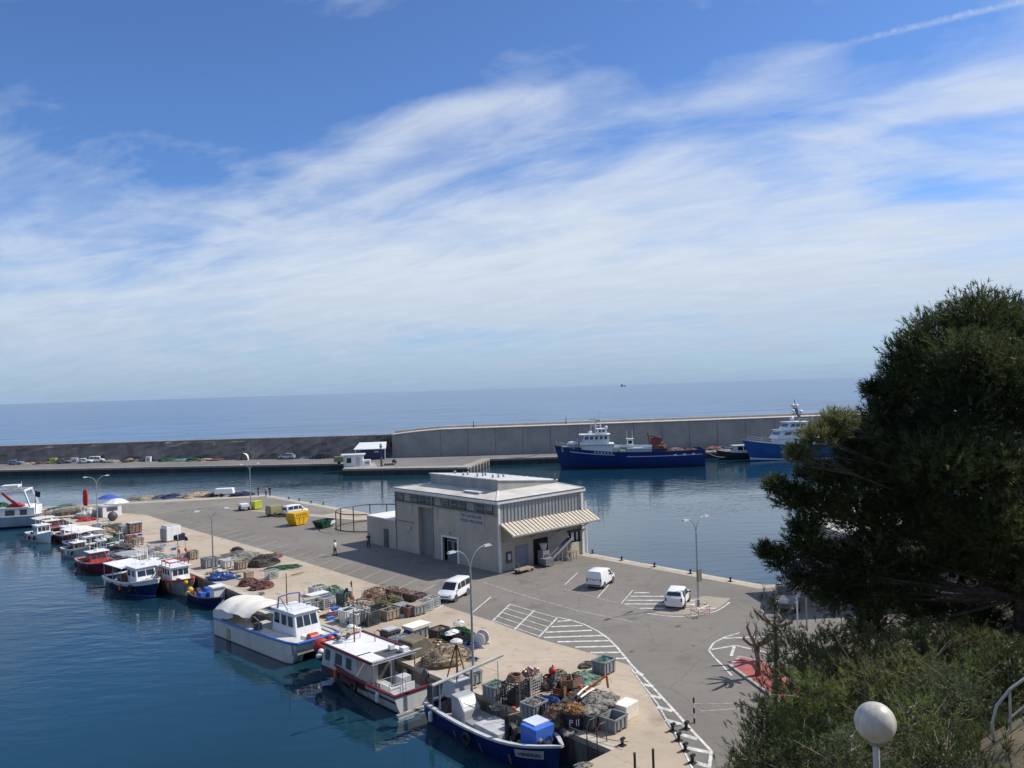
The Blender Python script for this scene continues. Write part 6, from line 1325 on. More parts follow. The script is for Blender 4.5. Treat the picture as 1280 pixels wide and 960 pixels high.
# ---- heap near the third lamp post
fbin(262, 709, (1.6, 1.3, 1.2), binGrey, 'grey bin left of the third lamp post with net on top', .1, ('grey', 'grey net on the bin left of the third lamp post')); fbin(286, 709, (1.6, 1.3, 1.0), binWhite, 'pale grey bin right of the third lamp post', .1)
net(298, 701, 2.0, (1.3, .8, .6), 'grey', 'long grey net heap behind the pale grey bin near the third lamp post', strands=60); net(296, 692, .9, (1, .8, 1), 'dark', 'dark net lump at the top of the long grey net heap')
fbin(301, 711, (1.2, 1.0, .95), binTan, 'tan bin between the pale grey bin and the dark net heap', .1); foambox(300, 715, (1.6, .7, .12), 'pale wooden board lying in front of the tan bin', .1, 0, binTan)
net(330, 706, 1.5, (1.2, .9, .85), 'dark', 'big black brown net heap left of the flat green net', strands=60); net(343, 697, .9, (1.2, .8, .7), 'rose', 'small rosy tan net heap behind the black brown net'); net(354, 710, 1.25, (1.6, .9, .18), 'green', 'flat dark green net lying on the concrete by itself', strands=40)
net(279, 724, 1.1, (1.3, .8, .75), 'blue', 'bright blue net and crates heap at the foot of the third lamp post', strands=40, floats=3); crate(270, 723, (.9, .7, .6), M('crate_teal', (.05, .12, .14), .5, .2, 2), 'dark teal crate at the left of the blue net heap', .1)
wire(340, 723, (1.2, .9, .95), lgrey, 'single grey wire crate beside the red brown net balls', .2, inner=('olive', 'olive net inside the single grey wire crate')); net(311, 731, 1.0, (1, .8, .75), 'redbrown', 'red brown net ball, left one of two by the quay edge', strands=50); net(327, 735, 1.1, (1.2, .8, .7), 'redbrown', 'red brown net ball, right one of two by the quay edge', strands=50)
foambox(311, 723, (.8, .6, .7), 'small beige box behind the left red brown net ball', .1, 0, binTan)
o = MB().tube([G(364, 720)+Vector((0, 0, .1)), G(379, 717)+Vector((0, 0, .14))], .05, 6).build('wooden_pole', wood); tag(o, 'long wooden pole lying on the bare concrete between the gear heaps', 'pole')
# ---- gear along the far part of the quay edge
t = thing('storage_tank', 'white square plastic tank standing alone on the bare concrete', 'tank', G(214, 676), AV+.1); MB().box((0, 0, .15), (1.9, 1.7, 1.75), taper=.97).build('body', white, t, bevel=.06); MB().box((0, 0, 1.9), (1.7, 1.5, .1)).build('lid', lgrey, t, bevel=.03); MB().box((0, 0, 0), (1.8, 1.6, .15)).build('pallet', wood, t); MB().box((-1.0, .0, .3), (.1, 1.5, 1.3)).build('side_frame', mgrey, t)
fbin(226, 675, (.9, .9, .95), M('bin_navy', (.03, .04, .1), .5, .2, 2), 'small navy bin right of the white square tank', .1)
flagbuoy(225, 697, 2.6, black, 'tall marker buoy with black flag near the beige bin, left of two'); flagbuoy(233, 694, 2.2, black, 'tall marker buoy with black flag near the beige bin, right of two', -.1)
net(212, 703, 1.3, (1.4, .9, .7), 'paleblue', 'pale blue grey net heap below the marker buoys', strands=50); net(228, 700, 1.0, (1.2, .9, .9), 'grey', 'dark grey net heap at the foot of the marker buoys', strands=40); fbin(241, 699, (1.1, 1.0, 1.1), binTan, 'beige bin right of the marker buoys', .1); fbin(221, 708, (1.3, 1.1, .95), binGrey, 'grey bin in front of the pale blue grey net heap', .1)
wire(195, 690, (1.8, 1.0, 1.0), lgrey, 'long grey wire trap row on the concrete below the white tank', .05, 9, 3, inner=('olive', 'olive net inside the long grey wire trap')); net(186, 700, 1.5, (1.5, .8, .5), 'grey', 'long grey net lying along the quay edge below the wire trap'); net(170, 672, .6, (1.3, .8, .4), 'tan', 'small tan net patch left of the white tank shadow')
fbin(157, 667, (1.8, 1.4, 1.3), binGrey, 'large grey bin at the far gear row, left of the rusty one', .1, lid=mgrey); fbin(168, 666, (1.8, 1.4, 1.6), binRust, 'large rusty brown bin at the right end of the far gear row', .1, lid=lgrey)
fbin(150, 674, (1.5, 1.2, 1.0), binDark, 'dark bin in the far gear row in front of the large grey bin', .1, ('grey', 'grey net on the dark bin of the far gear row')); fbin(163, 678, (1.4, 1.1, 1.0), binRust, 'brown red bin in the far gear row with reddish net', .1, ('rose', 'reddish net on the brown red bin of the far gear row')); fbin(172, 681, (1.4, 1.1, .95), binTan, 'tan bin at the near end of the far gear row', .1, ('tan', 'tan net on the tan bin of the far gear row'))
fbin(142, 683, (1.3, 1.2, 1.2), binGreen, 'grey green bin on the quay edge behind the small white boat', .1); net(152, 686, 1.2, (1.2, .9, .7), 'dark', 'dark net heap right of the grey green bin'); net(140, 664, 1.3, (1.3, .9, .9), 'olive', 'olive net heap below the umbrella stall', strands=40); net(129, 668, 1.2, (1.3, .9, .8), 'tan', 'tan net heap beside the farthest lamp post'); net(146, 661, .9, (1.2, .9, .9), 'brown', 'brown net heap right of the olive heap')
fbin(131, 660, (1.7, 1.3, .95), binWhite, 'white bin right of the farthest lamp post', .1); fbin(118, 664, (1.4, 1.1, 1.0), binGrey, 'grey bin left of the farthest lamp post', .1, ('rose', 'reddish net on the grey bin left of the farthest lamp post'))
# stall with umbrellas
t = thing('white_stall', 'white cube stall under the pale umbrella at the far quay end', 'stall', G(137, 645), AV+.1); MB().box((0, 0, 0), (2.8, 2.2, 1.7)).build('body', white, t, bevel=.04); MB().box((0, 0, 1.7), (3.0, 2.4, .1)).build('roof', lgrey, t); MB().box((-1.42, 0, .1), (.04, 1.5, 1.4)).build('shutter', mgrey, t); MB().box((0, -1.12, .9), (1.6, .04, .6)).build('hatch', dgrey, t)
def umbrella(px, py, h, r, mat, lab):
    t = thing('sun_umbrella', lab, 'umbrella', G(px, py), .3); MB().cyl((0, 0, 0), .04, h, 8).build('pole', steel, t); n_ = 8; mb = MB()
    R0 = [Vector((r*math.cos(2*PI*k/n_), r*math.sin(2*PI*k/n_), h-.55*r*.6)) for k in range(n_)]; R1 = [Vector((r*.5*math.cos(2*PI*k/n_), r*.5*math.sin(2*PI*k/n_), h-.12)) for k in range(n_)]
    mb.loft([R0, R1, [Vector((.02*math.cos(2*PI*k/n_), .02*math.sin(2*PI*k/n_), h+.05)) for k in range(n_)]], True, False); mb.build('canopy', mat, t); MB().cyl((0, 0, 0), .3, .12, 12).build('base', dgrey, t)
umbrella(146, 643, 2.5, 1.9, white, 'pale white sun umbrella over the cube stall at the far quay end'); umbrella(136, 640, 2.8, 1.7, M('umbrella_blue', (.04, .09, .4), .7, .1, 2), 'blue sun umbrella behind the cube stall at the far quay end')
o = MB().ball((0, 0, .7), .7, 9).build('buoy', dgrey, None, G(141, 651), 0, smooth=True); tag(o, 'large round dark buoy in front of the white cube stall', 'buoy'); MB().tube([(0, 0, 1.38), (0, 0, 1.55)], .07, 6).build('eye', black, o)
net(110, 646, 2.0, (1.0, 1.0, .95), 'white', 'white wrapped net dome with red cloth at its foot, at the far quay end', strands=30); NET_W = NET; net(108, 651, 1.1, (1.4, .8, .5), 'red', 'red cloth and rope heap at the foot of the white wrapped dome'); 
o = MB().loft([[(x*s, y*s*.5, z) for x, y in ((-.3, -.3), (.34, -.3), (.36, .3), (-.28, .3))] for z, s in ((0, .8), (1.0, 1.2), (2.1, 1.05), (2.7, .95), (2.8, .5))]).build('furled_sail', NET['red'], None, G(107, 636)+Vector((0, 0, .4)), 0); tag(o, 'tall furled red sail standing behind the white wrapped dome', 'sail'); MB().cyl((0, 0, -.4), .05, 4.0, 6).build('mast', dgrey, o)
mb = MB().tube([(-4, 0, .5), (-2, .3, .8), (0, 0, 1.0), (2, -.1, 1.1), (4.2, .2, .9)], [.35, .6, .7, .7, .4], 10); o = mb.build('net_roll', NET['tan'], None, G(82, 647), .35); tag(o, 'long tan rolled net lying beside the white trawler stern', 'fishing net'); MB().tube([(-1.5, .2, .3), (-1.5, -.6, .9), (-1.5, .3, 1.6)], .06, 5).build('tie', NET['dark'], o)
for px, py, r, c_, lab in ((72, 640, 1.7, 'navy', 'navy net heap behind the tan rolled net, left one'), (83, 637, 1.9, 'teal', 'dull green net heap behind the tan rolled net, middle one'), (94, 638, 1.4, 'navy', 'dark navy net heap behind the tan rolled net, right one'),
                          (168, 624.5, 1.0, 'brown', 'low brown net heap, first at the left of the far quay edge'), (183, 623.5, 1.4, 'tan', 'tan net heap on the far quay edge, right of the low brown one'), (201, 622.5, 1.2, 'dark', 'flat dark net heap on the far quay edge'), (214, 622, 1.5, 'navy', 'dark navy net heap on the far quay edge, left of the wide tan one'), (229, 622, .9, 'tan', 'small tan net on the far quay edge next to the navy one'),
                          (246, 621, 2.0, 'tan', 'wide tan net heap on the far quay edge, left of the white trailer'), (266, 620.5, 1.3, 'dark', 'dark net heap just left of the white trailer on the far edge'), (303, 619.5, 1.6, 'navy', 'dark net heap with white float right of the white trailer')): net(px, py, r, (1.5, .8, .55), c_, lab, strands=24)
t = thing('boat_trailer', 'white covered trailer on the far quay edge among the net heaps', 'trailer', G(281, 620.5), .1); MB().box((0, 0, .5), (3.4, 1.6, 1.0), taper=.9).build('cover', white, t, bevel=.1); MB().box((0, 0, .4), (3.6, 1.5, .1)).build('chassis', dgrey, t)
for s in (-1, 1): MB().disc((-.4, s*.75, .32), (0, 1, 0), .32, .2, 12).build('wheel', black, t)
fbin(308, 618.5, (1.2, 1.0, .8), binWhite, 'small white bin on top of the far edge beside the three people', 0)
# ---- on the breakwater road
for px, py, r, c_, lab in ((36, 580.5, 1.5, 'tan', 'pale tan heap right of the blue grey hatchback below the breakwater'), (52, 580, 1.4, 'dark', 'dark heap left of the lime yellow box below the breakwater'), (60, 579.5, 1.2, 'brown', 'brown heap beside the lime yellow box below the breakwater'), (140, 578, 2.0, 'grey', 'grey net heap right of the white van below the breakwater'), (152, 577, 1.6, 'brown', 'brown net heap second right of the white van below the breakwater'), (168, 577, 2.2, 'tan', 'pale tan net heap midway along the breakwater road'),
                          (213, 576.5, 2.4, 'green', 'green net heap below the breakwater, left of two green ones'), (227, 576.5, 1.8, 'teal', 'pale green net heap between the two green ones below the breakwater'), (243, 576, 2.0, 'green', 'dark green net heap below the breakwater, right of two green ones'), (257, 576, 1.8, 'tan', 'tan net heap right of the dark green ones below the breakwater'), (273, 575.5, 1.6, 'redbrown', 'reddish dark heap left of the white arched shelter'), (372, 573, 1.6, 'tan', 'tan heap right of the silver grey car'), (384, 573, 1.6, 'paleblue', 'pale heap between the silver grey and the black car'),
                          (660, 566, 2.2, 'dark', 'dark net heap under the concrete wall left of the blue ship'), (682, 565, 3.0, 'redbrown', 'long red brown net heap under the concrete wall by the ship bow')): net(px, py, r, (1.5, .8, .5), c_, lab, strands=20)
for px, py, d_, m_, lab in ((67, 579.5, (1.8, 1.4, 1.5), lime, 'lime yellow storage box between parked cars below the breakwater'), (94, 578.5, (2.0, 1.5, 1.4), white, 'white covered boat hull left of the white van below the breakwater'), (186, 577, (1.5, 1.3, 1.3), white, 'white box with pale tent side below the breakwater'), (195, 575, (1.7, 1.4, 1.6), binTan, 'cream tan box right of the white box below the breakwater')):
    t = thing('storage_box', lab, 'box', G(px, py), .1); MB().box((0, 0, 0), d_, taper=.92).build('body', m_, t, bevel=.06); MB().box((0, 0, d_[2]), (d_[0]*.98, d_[1]*.98, .12)).build('lid', m_, t); MB().box((0, -d_[1]/2-.01, .3), (d_[0]*.5, .05, d_[2]*.5)).build('panel', mgrey, t)
t = thing('arched_shelter', 'small white arched shelter below the breakwater', 'shelter', G(305, 575), .1); MB().loft([[(1.3*math.cos(a_), y, 1.9*math.sin(a_)) for a_ in [PI*i/12 for i in range(13)]] for y in (-1, 1)], False, False).build('canopy', white, t); MB().prism_y([(1.28*math.cos(PI*i/12), 1.88*math.sin(PI*i/12)) for i in range(13)], .85, .95).build('back_panel', M('back_grey', (.40, .39, .37), .7, .2, 1), t)
t = thing('shipping_container', 'dark green shipping container against the concrete wall behind a row of cars', 'container', G(907, 553.5), PI-.03); MB().box((0, 0, 0), (12.2, 2.5, 2.9)).build('body', M('container_green', (.03, .07, .06), .6, .3, .6), t); mb = MB()
for i in range(26): mb.box((-5.9+i*.47, 1.27, .15), (.2, .06, 2.6))
mb.build('corrugation', MATS['container_green'], t)
net(893, 561.5, 2.4, (1.6, .8, .5), 'redbrown', 'rust red gear heap at the stern of the blue ship on the far quay'); net(850, 561, 2.4, (1.6, .8, .7), 'rose', 'rosy gear heap on the far quay behind the ship stern')
# kiosk, blue shed, beacon
kz = AU-PI/2-.62
t = thing('harbour_kiosk', 'white flat roofed harbour kiosk on the small pier', 'kiosk', G(441, 583)+Vector((0, 1.3, 0)), .12); MB().box((0, 0, 0), (4.6, 3.4, 2.7)).build('wall', white, t); MB().box((-.1, -.1, 2.7), (5.8, 4.4, .22)).build('roof', whiteclean, t); MB().box((-1.0, -1.72, .9), (1.1, .05, 1.2)).build('window', glass, t); MB().box((1.2, -1.72, .1), (1.0, .05, 2.1)).build('door', lgrey, t)
MB().box((3.2, -.2, 0), (1.8, 2.2, 1.4)).build('lean_to', white, t); MB().box((3.3, -1.31, .5), (1.0, .04, .5)).build('counter_hatch', mgrey, t)
t = thing('open_shed', 'blue sided shed with white sloping roof behind the white kiosk', 'shed', G(463, 574.5)+Vector((0, 1.5, 0)), .05); MB().box((.6, 0, 0), (6.4, 3.2, 2.7)).build('wall', navy, t); MB().add([(-4.4, -2.2, 2.75), (4.2, -2.2, 2.75), (4.0, 2, 4.3), (-3.3, 2, 4.3), (-4.4, -2.2, 2.9), (4.2, -2.2, 2.9), (4.0, 2, 4.45), (-3.3, 2, 4.45)], [(3, 2, 1, 0), (4, 5, 6, 7), (0, 1, 5, 4), (1, 2, 6, 5), (2, 3, 7, 6), (3, 0, 4, 7)]).build('roof', white, t)
for x in (-3.9, 3.9): MB().cyl((x, -2, 0), .1, 2.8, 8).build('post', white, t)
MB().box((1.6, -1.63, 1.9), (1.2, .04, .35)).build('sign', lgrey, t)
t = thing('harbour_light', 'white and dark harbour light column beside the kiosk', 'beacon', G(477, 583), 0); MB().cyl((0, 0, 0), .28, 2.2, 12, .25).build('base', M('beacon_dark', (.12, .11, .08), .6, .3, 2), t); MB().cyl((0, 0, 2.2), .14, 2.0, 10).build('column', navy, t); MB().cyl((0, 0, 4.2), .36, 1.3, 12).build('lantern', white, t); MB().cyl((0, 0, 4.7), .4, .2, 12).build('band', dgrey, t)
o = MB().ball((0, 0, .6), .6, 8, (1, 1, 1)).build('buoy', black, None, G(493, 580), 0, smooth=True); tag(o, 'round black buoy on the small pier right of the harbour light', 'buoy'); MB().tube([(0, 0, 1.2), (0, 0, 1.4)], .07, 6).build('eye', black, o)
t = thing('pallet_stack', 'pale stack of pallets and planks at the foot of the harbour light', 'pallets', G(487, 581.5), .1); mb = MB()
for k in range(4): mb.box((0, 0, k*.16), (3.0-k*.2, 1.2, .05)); mb.box((-1, 0, k*.16+.05), (.1, 1.1, .1)); mb.box((1, 0, k*.16+.05), (.1, 1.1, .1))
mb.build('pallets', binTan, t)
t = thing('pump_trailer', 'olive yellow machine left of the white kiosk', 'machine', G(424, 580), .1); MB().box((0, 0, .5), (2.6, 1.5, 1.4), taper=.9).build('body', M('machine_olive', (.3, .28, .1), .6, .3, 2), t, bevel=.06); MB().cyl((.3, 0, 1.9), .12, .6, 8).build('exhaust', dgrey, t)
for s in (-1, 1): MB().disc((0, s*.75, .35), (0, 1, 0), .35, .2, 12).build('wheel', black, t)
o = MB().box((0, 0, 0), (1.2, .12, 2.3)).build('wall_hatch', lgrey, None, G(503, 572)+Vector((.4, 2.5, 0)), 0); tag(o, 'pale hatch door in the concrete breakwater wall near the bend', 'hatch'); MB().box((0, -.08, 0), (.9, .06, 1.9)).build('leaf', mgrey, o)
# red letter box, sign posts by the pavement
t = thing('post_box', 'small red box on a post standing on the red pavement', 'box', Vector((14.75, 45.6, .12)), .3); MB().cyl((0, 0, 0), .05, 1.0, 8).build('post', MATS['red_paint'], t); MB().box((0, 0, 1.0), (.55, .4, .5), taper=.96).build('box', M('box_red_brown', (.28, .06, .04), .6, .25, 3), t, bevel=.02); MB().box((0, 0, 1.5), (.62, .46, .06)).build('lid', MATS['box_red_brown'], t)
# ================================================================ TREES
def leafmat(name, c1, c2, sc=.5, trans=.25):
    m = bpy.data.materials.new(name); m.use_nodes = True; nt = m.node_tree; N = nt.nodes; L = nt.links
    b = N['Principled BSDF']; b.inputs['Roughness'].default_value = .55; b.inputs['Specular IOR Level'].default_value = .3
    tc = N.new('ShaderNodeTexCoord'); n = N.new('ShaderNodeTexNoise'); n.inputs['Scale'].default_value = sc; n.inputs['Detail'].default_value = 5; L.new(tc.outputs['Object'], n.inputs['Vector'])
    r = N.new('ShaderNodeValToRGB'); r.color_ramp.elements[0].position = .36; r.color_ramp.elements[1].position = .68; r.color_ramp.elements[0].color = lin(c1); r.color_ramp.elements[1].color = lin(c2)
    L.new(n.outputs['Fac'], r.inputs[0]); L.new(r.outputs[0], b.inputs['Base Color'])
    tr = N.new('ShaderNodeBsdfTranslucent'); L.new(r.outputs[0], tr.inputs['Color']); mx = N.new('ShaderNodeMixShader'); mx.inputs[0].default_value = trans
    L.new(b.outputs[0], mx.inputs[1]); L.new(tr.outputs[0], mx.inputs[2]); L.new(mx.outputs[0], N['Material Output'].inputs[0]); return m
pineD = leafmat('pine_needles_dark', (.030, .046, .018), (.13, .155, .05), .45, .32)
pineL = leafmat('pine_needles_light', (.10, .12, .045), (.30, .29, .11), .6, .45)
shrubM = leafmat('shrub_leaves', (.07, .09, .032), (.26, .25, .10), .8, .45)
oliveM = leafmat('olive_leaves', (.07, .095, .04), (.19, .235, .11), 1.2, .35); deepM = leafmat('deep_green_leaves', (.03, .05, .018), (.11, .14, .045), 1.0, .3); yellowM = leafmat('yellow_green_needles', (.09, .125, .04), (.25, .30, .10), .9, .45)
bark = M('pine_bark', (.13, .10, .08), .9, .5, 4, bump=.7, bscale=12)
barkL = M('grey_bark', (.22, .18, .15), .85, .4, 4, bump=.4, bscale=10)
def needles(name, C, A, par, mat, K=16, ln=.17, wd=.014, spread=.75, tw=.16):
    """C = tuft centres, A = tuft axes (n x 3): each tuft is a bunch of K needle-thin leaves"""
    n = len(C); C = np.repeat(C, K, 0); A = np.repeat(A, K, 0); m = n*K
    d = A+rng.normal(0, spread, (m, 3)); d /= np.linalg.norm(d, axis=1)[:, None]+1e-9
    base = C+A*rng.uniform(-.5, .5, (m, 1))*tw*2
    s = np.cross(d, rng.normal(0, 1, (m, 3))); s /= np.linalg.norm(s, axis=1)[:, None]+1e-9
    l = ln*rng.uniform(.6, 1.25, (m, 1)); w = wd*rng.uniform(.7, 1.3, (m, 1))
    v = np.stack([base-s*w, base+s*w, base+d*l], 1).reshape(-1, 3)
    me = bpy.data.meshes.new(name); me.vertices.add(3*m); me.vertices.foreach_set('co', v.ravel().astype(np.float32))
    me.loops.add(3*m); me.loops.foreach_set('vertex_index', np.arange(3*m, dtype=np.int32)); me.polygons.add(m)
    me.polygons.foreach_set('loop_start', np.arange(0, 3*m, 3, dtype=np.int32)); me.polygons.foreach_set('loop_total', np.full(m, 3, np.int32))
    me.update(); me.validate(); me.materials.append(mat); o = bpy.data.objects.new(name, me); COL.objects.link(o); o.parent = par; return o
def clumpcloud(c, r, n, sq=.7, shell=.5):
    d = rng.normal(0, 1, (n, 3)); d /= np.linalg.norm(d, axis=1)[:, None]
    rad = r*(shell+(1-shell)*rng.random((n, 1)))*rng.uniform(.85, 1.1, (n, 1)); 
    p = np.array(c)+d*rad*np.array([1, 1, sq]); a = d+np.array([0, 0, .7])+rng.normal(0, .25, (n, 3)); a /= np.linalg.norm(a, axis=1)[:, None]; return p, a
# ---- the big pine
PD = 34.0
base = Vector((PD*.63, PD+.2, hill(PD*.63, PD+.2)-.3))
bp = thing('pine_tree', 'big dark pine tree with layered crown filling the right side of the view', 'tree', base)
top = D(1228, 372, PD+.4)-base; TS = top.z/12.0
trunk = [Vector((0, 0, 0)), Vector((.1, .1, 2.5*TS)), Vector((-.3, 0, 5.2*TS)), Vector((-.7, -.1, 8.0*TS)), Vector((top.x*.9, top.y*.6, 10.5*TS)), top]
MB().tube(trunk, [.30, .25, .21, .16, .09, .03], 10).build('trunk', bark, bp, smooth=True)
CL = [(1225, 392, 0, 44), (1172, 415, .6, 42), (1262, 405, .6, 44), (1300, 440, -.5, 60), (1215, 450, -1.5, 55), (1138, 440, 0, 34), (1112, 488, 0, 24), (1088, 486, .2, 13), (1150, 495, .6, 42), (1200, 510, -1.5, 52), (1262, 500, -1.5, 55), (1310, 520, 0, 70),
      (1048, 528, -1.5, 24), (1022, 545, -1.7, 24), (998, 566, -1.7, 17), (1070, 556, -.8, 34), (1105, 545, .8, 40), (1120, 590, 0, 52), (1060, 596, -.3, 36), (1020, 590, -.4, 26), (968, 606, 0, 16), (990, 622, 0, 24), (1025, 628, .4, 32), (1070, 640, .8, 40), (1120, 650, 0, 52),
      (1175, 580, -2, 54), (1235, 580, -2, 56), (1295, 600, -1, 62), (1180, 640, -1, 56), (1240, 650, -2, 56), (1295, 670, -1, 60), (958, 688, 0, 13), (975, 698, .2, 20), (1008, 680, .4, 30), (1008, 655, .3, 22), (1040, 705, .5, 38), (1085, 695, .6, 44), (1000, 725, .6, 22), (1045, 742, .6, 32), (1095, 745, .8, 36), (1140, 715, .8, 40), (1190, 700, 1.0, 42), (1245, 712, 1.0, 46), (1300, 735, .5, 52), (1150, 760, 1.2, 34), (1215, 770, 1.2, 38), (1085, 782, 1.0, 26), (1105, 515, .4, 30), (1150, 545, -.6, 46), (1190, 560, -1.2, 46), (1128, 465, .2, 30), (1185, 470, -.6, 44), (1240, 455, -1, 46), (1140, 610, -.6, 46), (1200, 670, 0, 46)]
PC, PA, LC, LA = [], [], [], []
br = MB()
for px, py, dd, rp in CL:
    d_ = PD+dd*1.3; c = D(px, py, d_)-base; r = rp*1.1*d_/1000
    n = int(60+r*r*250)
    p, a = clumpcloud(c, r, n, .74, .3); 
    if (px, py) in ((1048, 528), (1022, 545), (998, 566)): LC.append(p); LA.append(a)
    else: PC.append(p); PA.append(a)
    # limb from the trunk
    zt = max(1.6, min(11.3*TS, c.z-.5-.30*math.hypot(c.x, c.y)+random.uniform(-.3, .3)))
    k = max(i for i in range(len(trunk)-1) if trunk[i].z <= zt); f = (zt-trunk[k].z)/(trunk[k+1].z-trunk[k].z); q = trunk[k].lerp(trunk[k+1], f)
    mid = q.lerp(c, .55)+Vector((random.uniform(-.2, .2), random.uniform(-.2, .2), -.25)); ln_ = (c-q).length
    br.tube([q, q.lerp(mid, .5)+Vector((0, 0, -.05)), mid, mid.lerp(c, .6), c], [.03+.009*ln_, .03+.006*ln_, .03+.002*ln_, .022, .01], 6)
    for _ in range(int(4+r*5)):
        e = c+Vector(rng.normal(0, 1, 3)).normalized()*r*.9; s_ = mid.lerp(c, random.uniform(.2, .9)); br.tube([s_, s_.lerp(e, .5)+Vector((0, 0, -.04)), e], [.022, .014, .006], 4)
br.build('limbs', bark, bp)
needles('crown', np.concatenate(PC), np.concatenate(PA), bp, pineD, 16, .22, .016, .6, .18)
needles('sun_tinted_foliage', np.concatenate(LC), np.concatenate(LA), bp, pineL, 15, .20, .016, .62, .17)  # sunlit look of the nearer boughs put into paler needles
# ---- young pines and bushes on the slope
def youngpine(px, py, d, h, r, lab, mat, n=380, name='young_pine', sq=.8, K=18, ln=.2, sparse=1.0, group='young pines on the slope'):
    top_ = D(px, py, d); x, y = top_.x, top_.y; zb = hill(x, y)-.15; h = top_.z-zb
    t = thing(name, lab, 'tree', (x, y, zb), 0, group); tr = [Vector((0, 0, 0)), Vector((.1*random.uniform(-1, 1), .1, h*.4)), Vector((.15*random.uniform(-1, 1), 0, h*.75)), Vector((0, 0, h))]
    MB().tube(tr, [.05+.012*h, .04+.008*h, .03, .01], 7).build('trunk', barkL, t); C_, A_ = [], []; mb = MB()
    nb_ = int(13+h*4)
    for k in range(nb_):
        f = (k+.5)/nb_; z = h*(.12+.86*f); a_ = k*2.4+random.uniform(-.4, .4); L_ = r*(1.12-.85*f**1.6)*random.uniform(.75, 1.15)
        e = Vector((math.cos(a_)*L_, math.sin(a_)*L_, z+L_*.3)); s_ = Vector((0, 0, z)); mb.tube([s_, s_.lerp(e, .5)+Vector((0, 0, -.05)), e], [.025, .016, .006], 4)
        m_ = int(n/nb_*sparse*(1.15-.5*f)); tt = rng.uniform(.25, 1.05, (m_, 1)); p = np.array(s_)*(1-tt)+np.array(e)*tt+rng.normal(0, .13+.11*r, (m_, 3))*np.array([1, 1, .6]); dirv = np.array((e-s_).normalized())
        a2 = dirv*.6+np.array([0, 0, .75])+rng.normal(0, .3, (m_, 3)); a2 /= np.linalg.norm(a2, axis=1)[:, None]; C_.append(p); A_.append(a2)
    for _ in range(10):
        a_ = random.uniform(0, 6.28); z = h*random.uniform(.25, .85); L_ = r*random.uniform(.7, 1.25); e = Vector((math.cos(a_)*L_, math.sin(a_)*L_, z+L_*random.uniform(.2, .8))); s_ = Vector((0, 0, z)); mb.tube([s_, s_.lerp(e, .5)+Vector((0, 0, .06)), e], [.018, .012, .005], 4)
    mb.build('branches', barkL, t); needles('crown', np.concatenate(C_), np.concatenate(A_), t, mat, K, ln, .011, .5, .12); return t
youngpine(966, 738, 33, 4, .95, 'slender young pine with sparse pale foliage standing in front of the dark grey car', pineL, 420, sparse=.9)
youngpine(1003, 792, 30, 4, 1.9, 'bushy young pine just left of the big pine, behind the red pavement', pineL, 1100)
youngpine(1045, 785, 31, 4, 1.8, 'bushy young pine under the lowest boughs of the big pine, behind the others', pineL, 1100)
youngpine(962, 882, 26, 4, 1.25, 'darker young pine at the bottom edge beside the road, leftmost on the slope', deepM, 620, ln=.15)
youngpine(1020, 850, 25, 4, 1.5, 'broad olive young pine in the middle of the slope in front of the red box', yellowM, 760, ln=.22)
youngpine(1085, 835, 25, 4, 1.6, 'olive young pine right of the broad one in the middle of the slope', pineL, 620)
youngpine(1150, 822, 25, 4, 1.7, 'olive young pine below the trunk of the big pine', shrubM, 620, ln=.16)
youngpine(1000, 925, 20.5, 3, 1.2, 'low dense bush at the bottom of the picture below the broad olive pine', deepM, 700, name='bush', ln=.12, group='bushes on the slope')
youngpine(1062, 915, 18.5, 3, 1.2, 'low dense bush at the bottom of the picture left of the globe lamp', oliveM, 620, name='bush', ln=.12, group='bushes on the slope')
youngpine(1135, 880, 20, 3, 1.4, 'olive bush at the bottom right behind the globe lamp', yellowM, 600, name='bush', ln=.13, group='bushes on the slope')
youngpine(1196, 850, 22, 3, 1.5, 'olive bush at the bottom right left of the rocky path', oliveM, 640, name='bush', ln=.13, group='bushes on the slope')
youngpine(1180, 930, 15, 3, 1.0, 'lowest green bush at the bottom right corner beside the rocky path', deepM, 560, name='bush', ln=.11, group='bushes on the slope')
youngpine(1262, 800, 24, 3, 1.1, 'dark bush behind the stair railing at the right edge', deepM, 560, name='bush', ln=.12, group='bushes on the slope')
youngpine(935, 935, 24, 3, .9, 'small dark bush at the bottom edge nearest the road', deepM, 420, name='bush', ln=.12, group='bushes on the slope')
for px, py, d, r_, m_, lab in ((1095, 792, 30, 1.5, pineL, 'young pine under the big pine, first of the upper row left of its trunk'), (1150, 786, 30, 1.4, yellowM, 'young pine under the big pine, close to the left of its trunk'), (1215, 792, 29, 1.5, pineL, 'young pine growing in front of the big pine trunk'), (1245, 835, 25, 1.3, yellowM, 'bushy young pine above the railing at the right edge')): youngpine(px, py, d, 4, r_, lab, m_, 620)
# grass and litter on the slope
C_, A_ = [], []
while len(C_) < 5200:
    x, y = rng.uniform(3, 34), rng.uniform(12, 54); d = toe_d(x, y)
    if d > .4: C_.append((x, y, hill(x, y)+.04)); A_.append((rng.normal(0, .3), rng.normal(0, .3), 1))
gr = needles('grass', np.array(C_), np.array(A_), None, leafmat('dry_grass', (.07, .08, .03), (.2, .17, .08), .4, .2), 8, .38, .016, .45, .05); tag(gr, 'dry grass and low scrub growing on the slope under the pines', 'grass', kind='stuff')
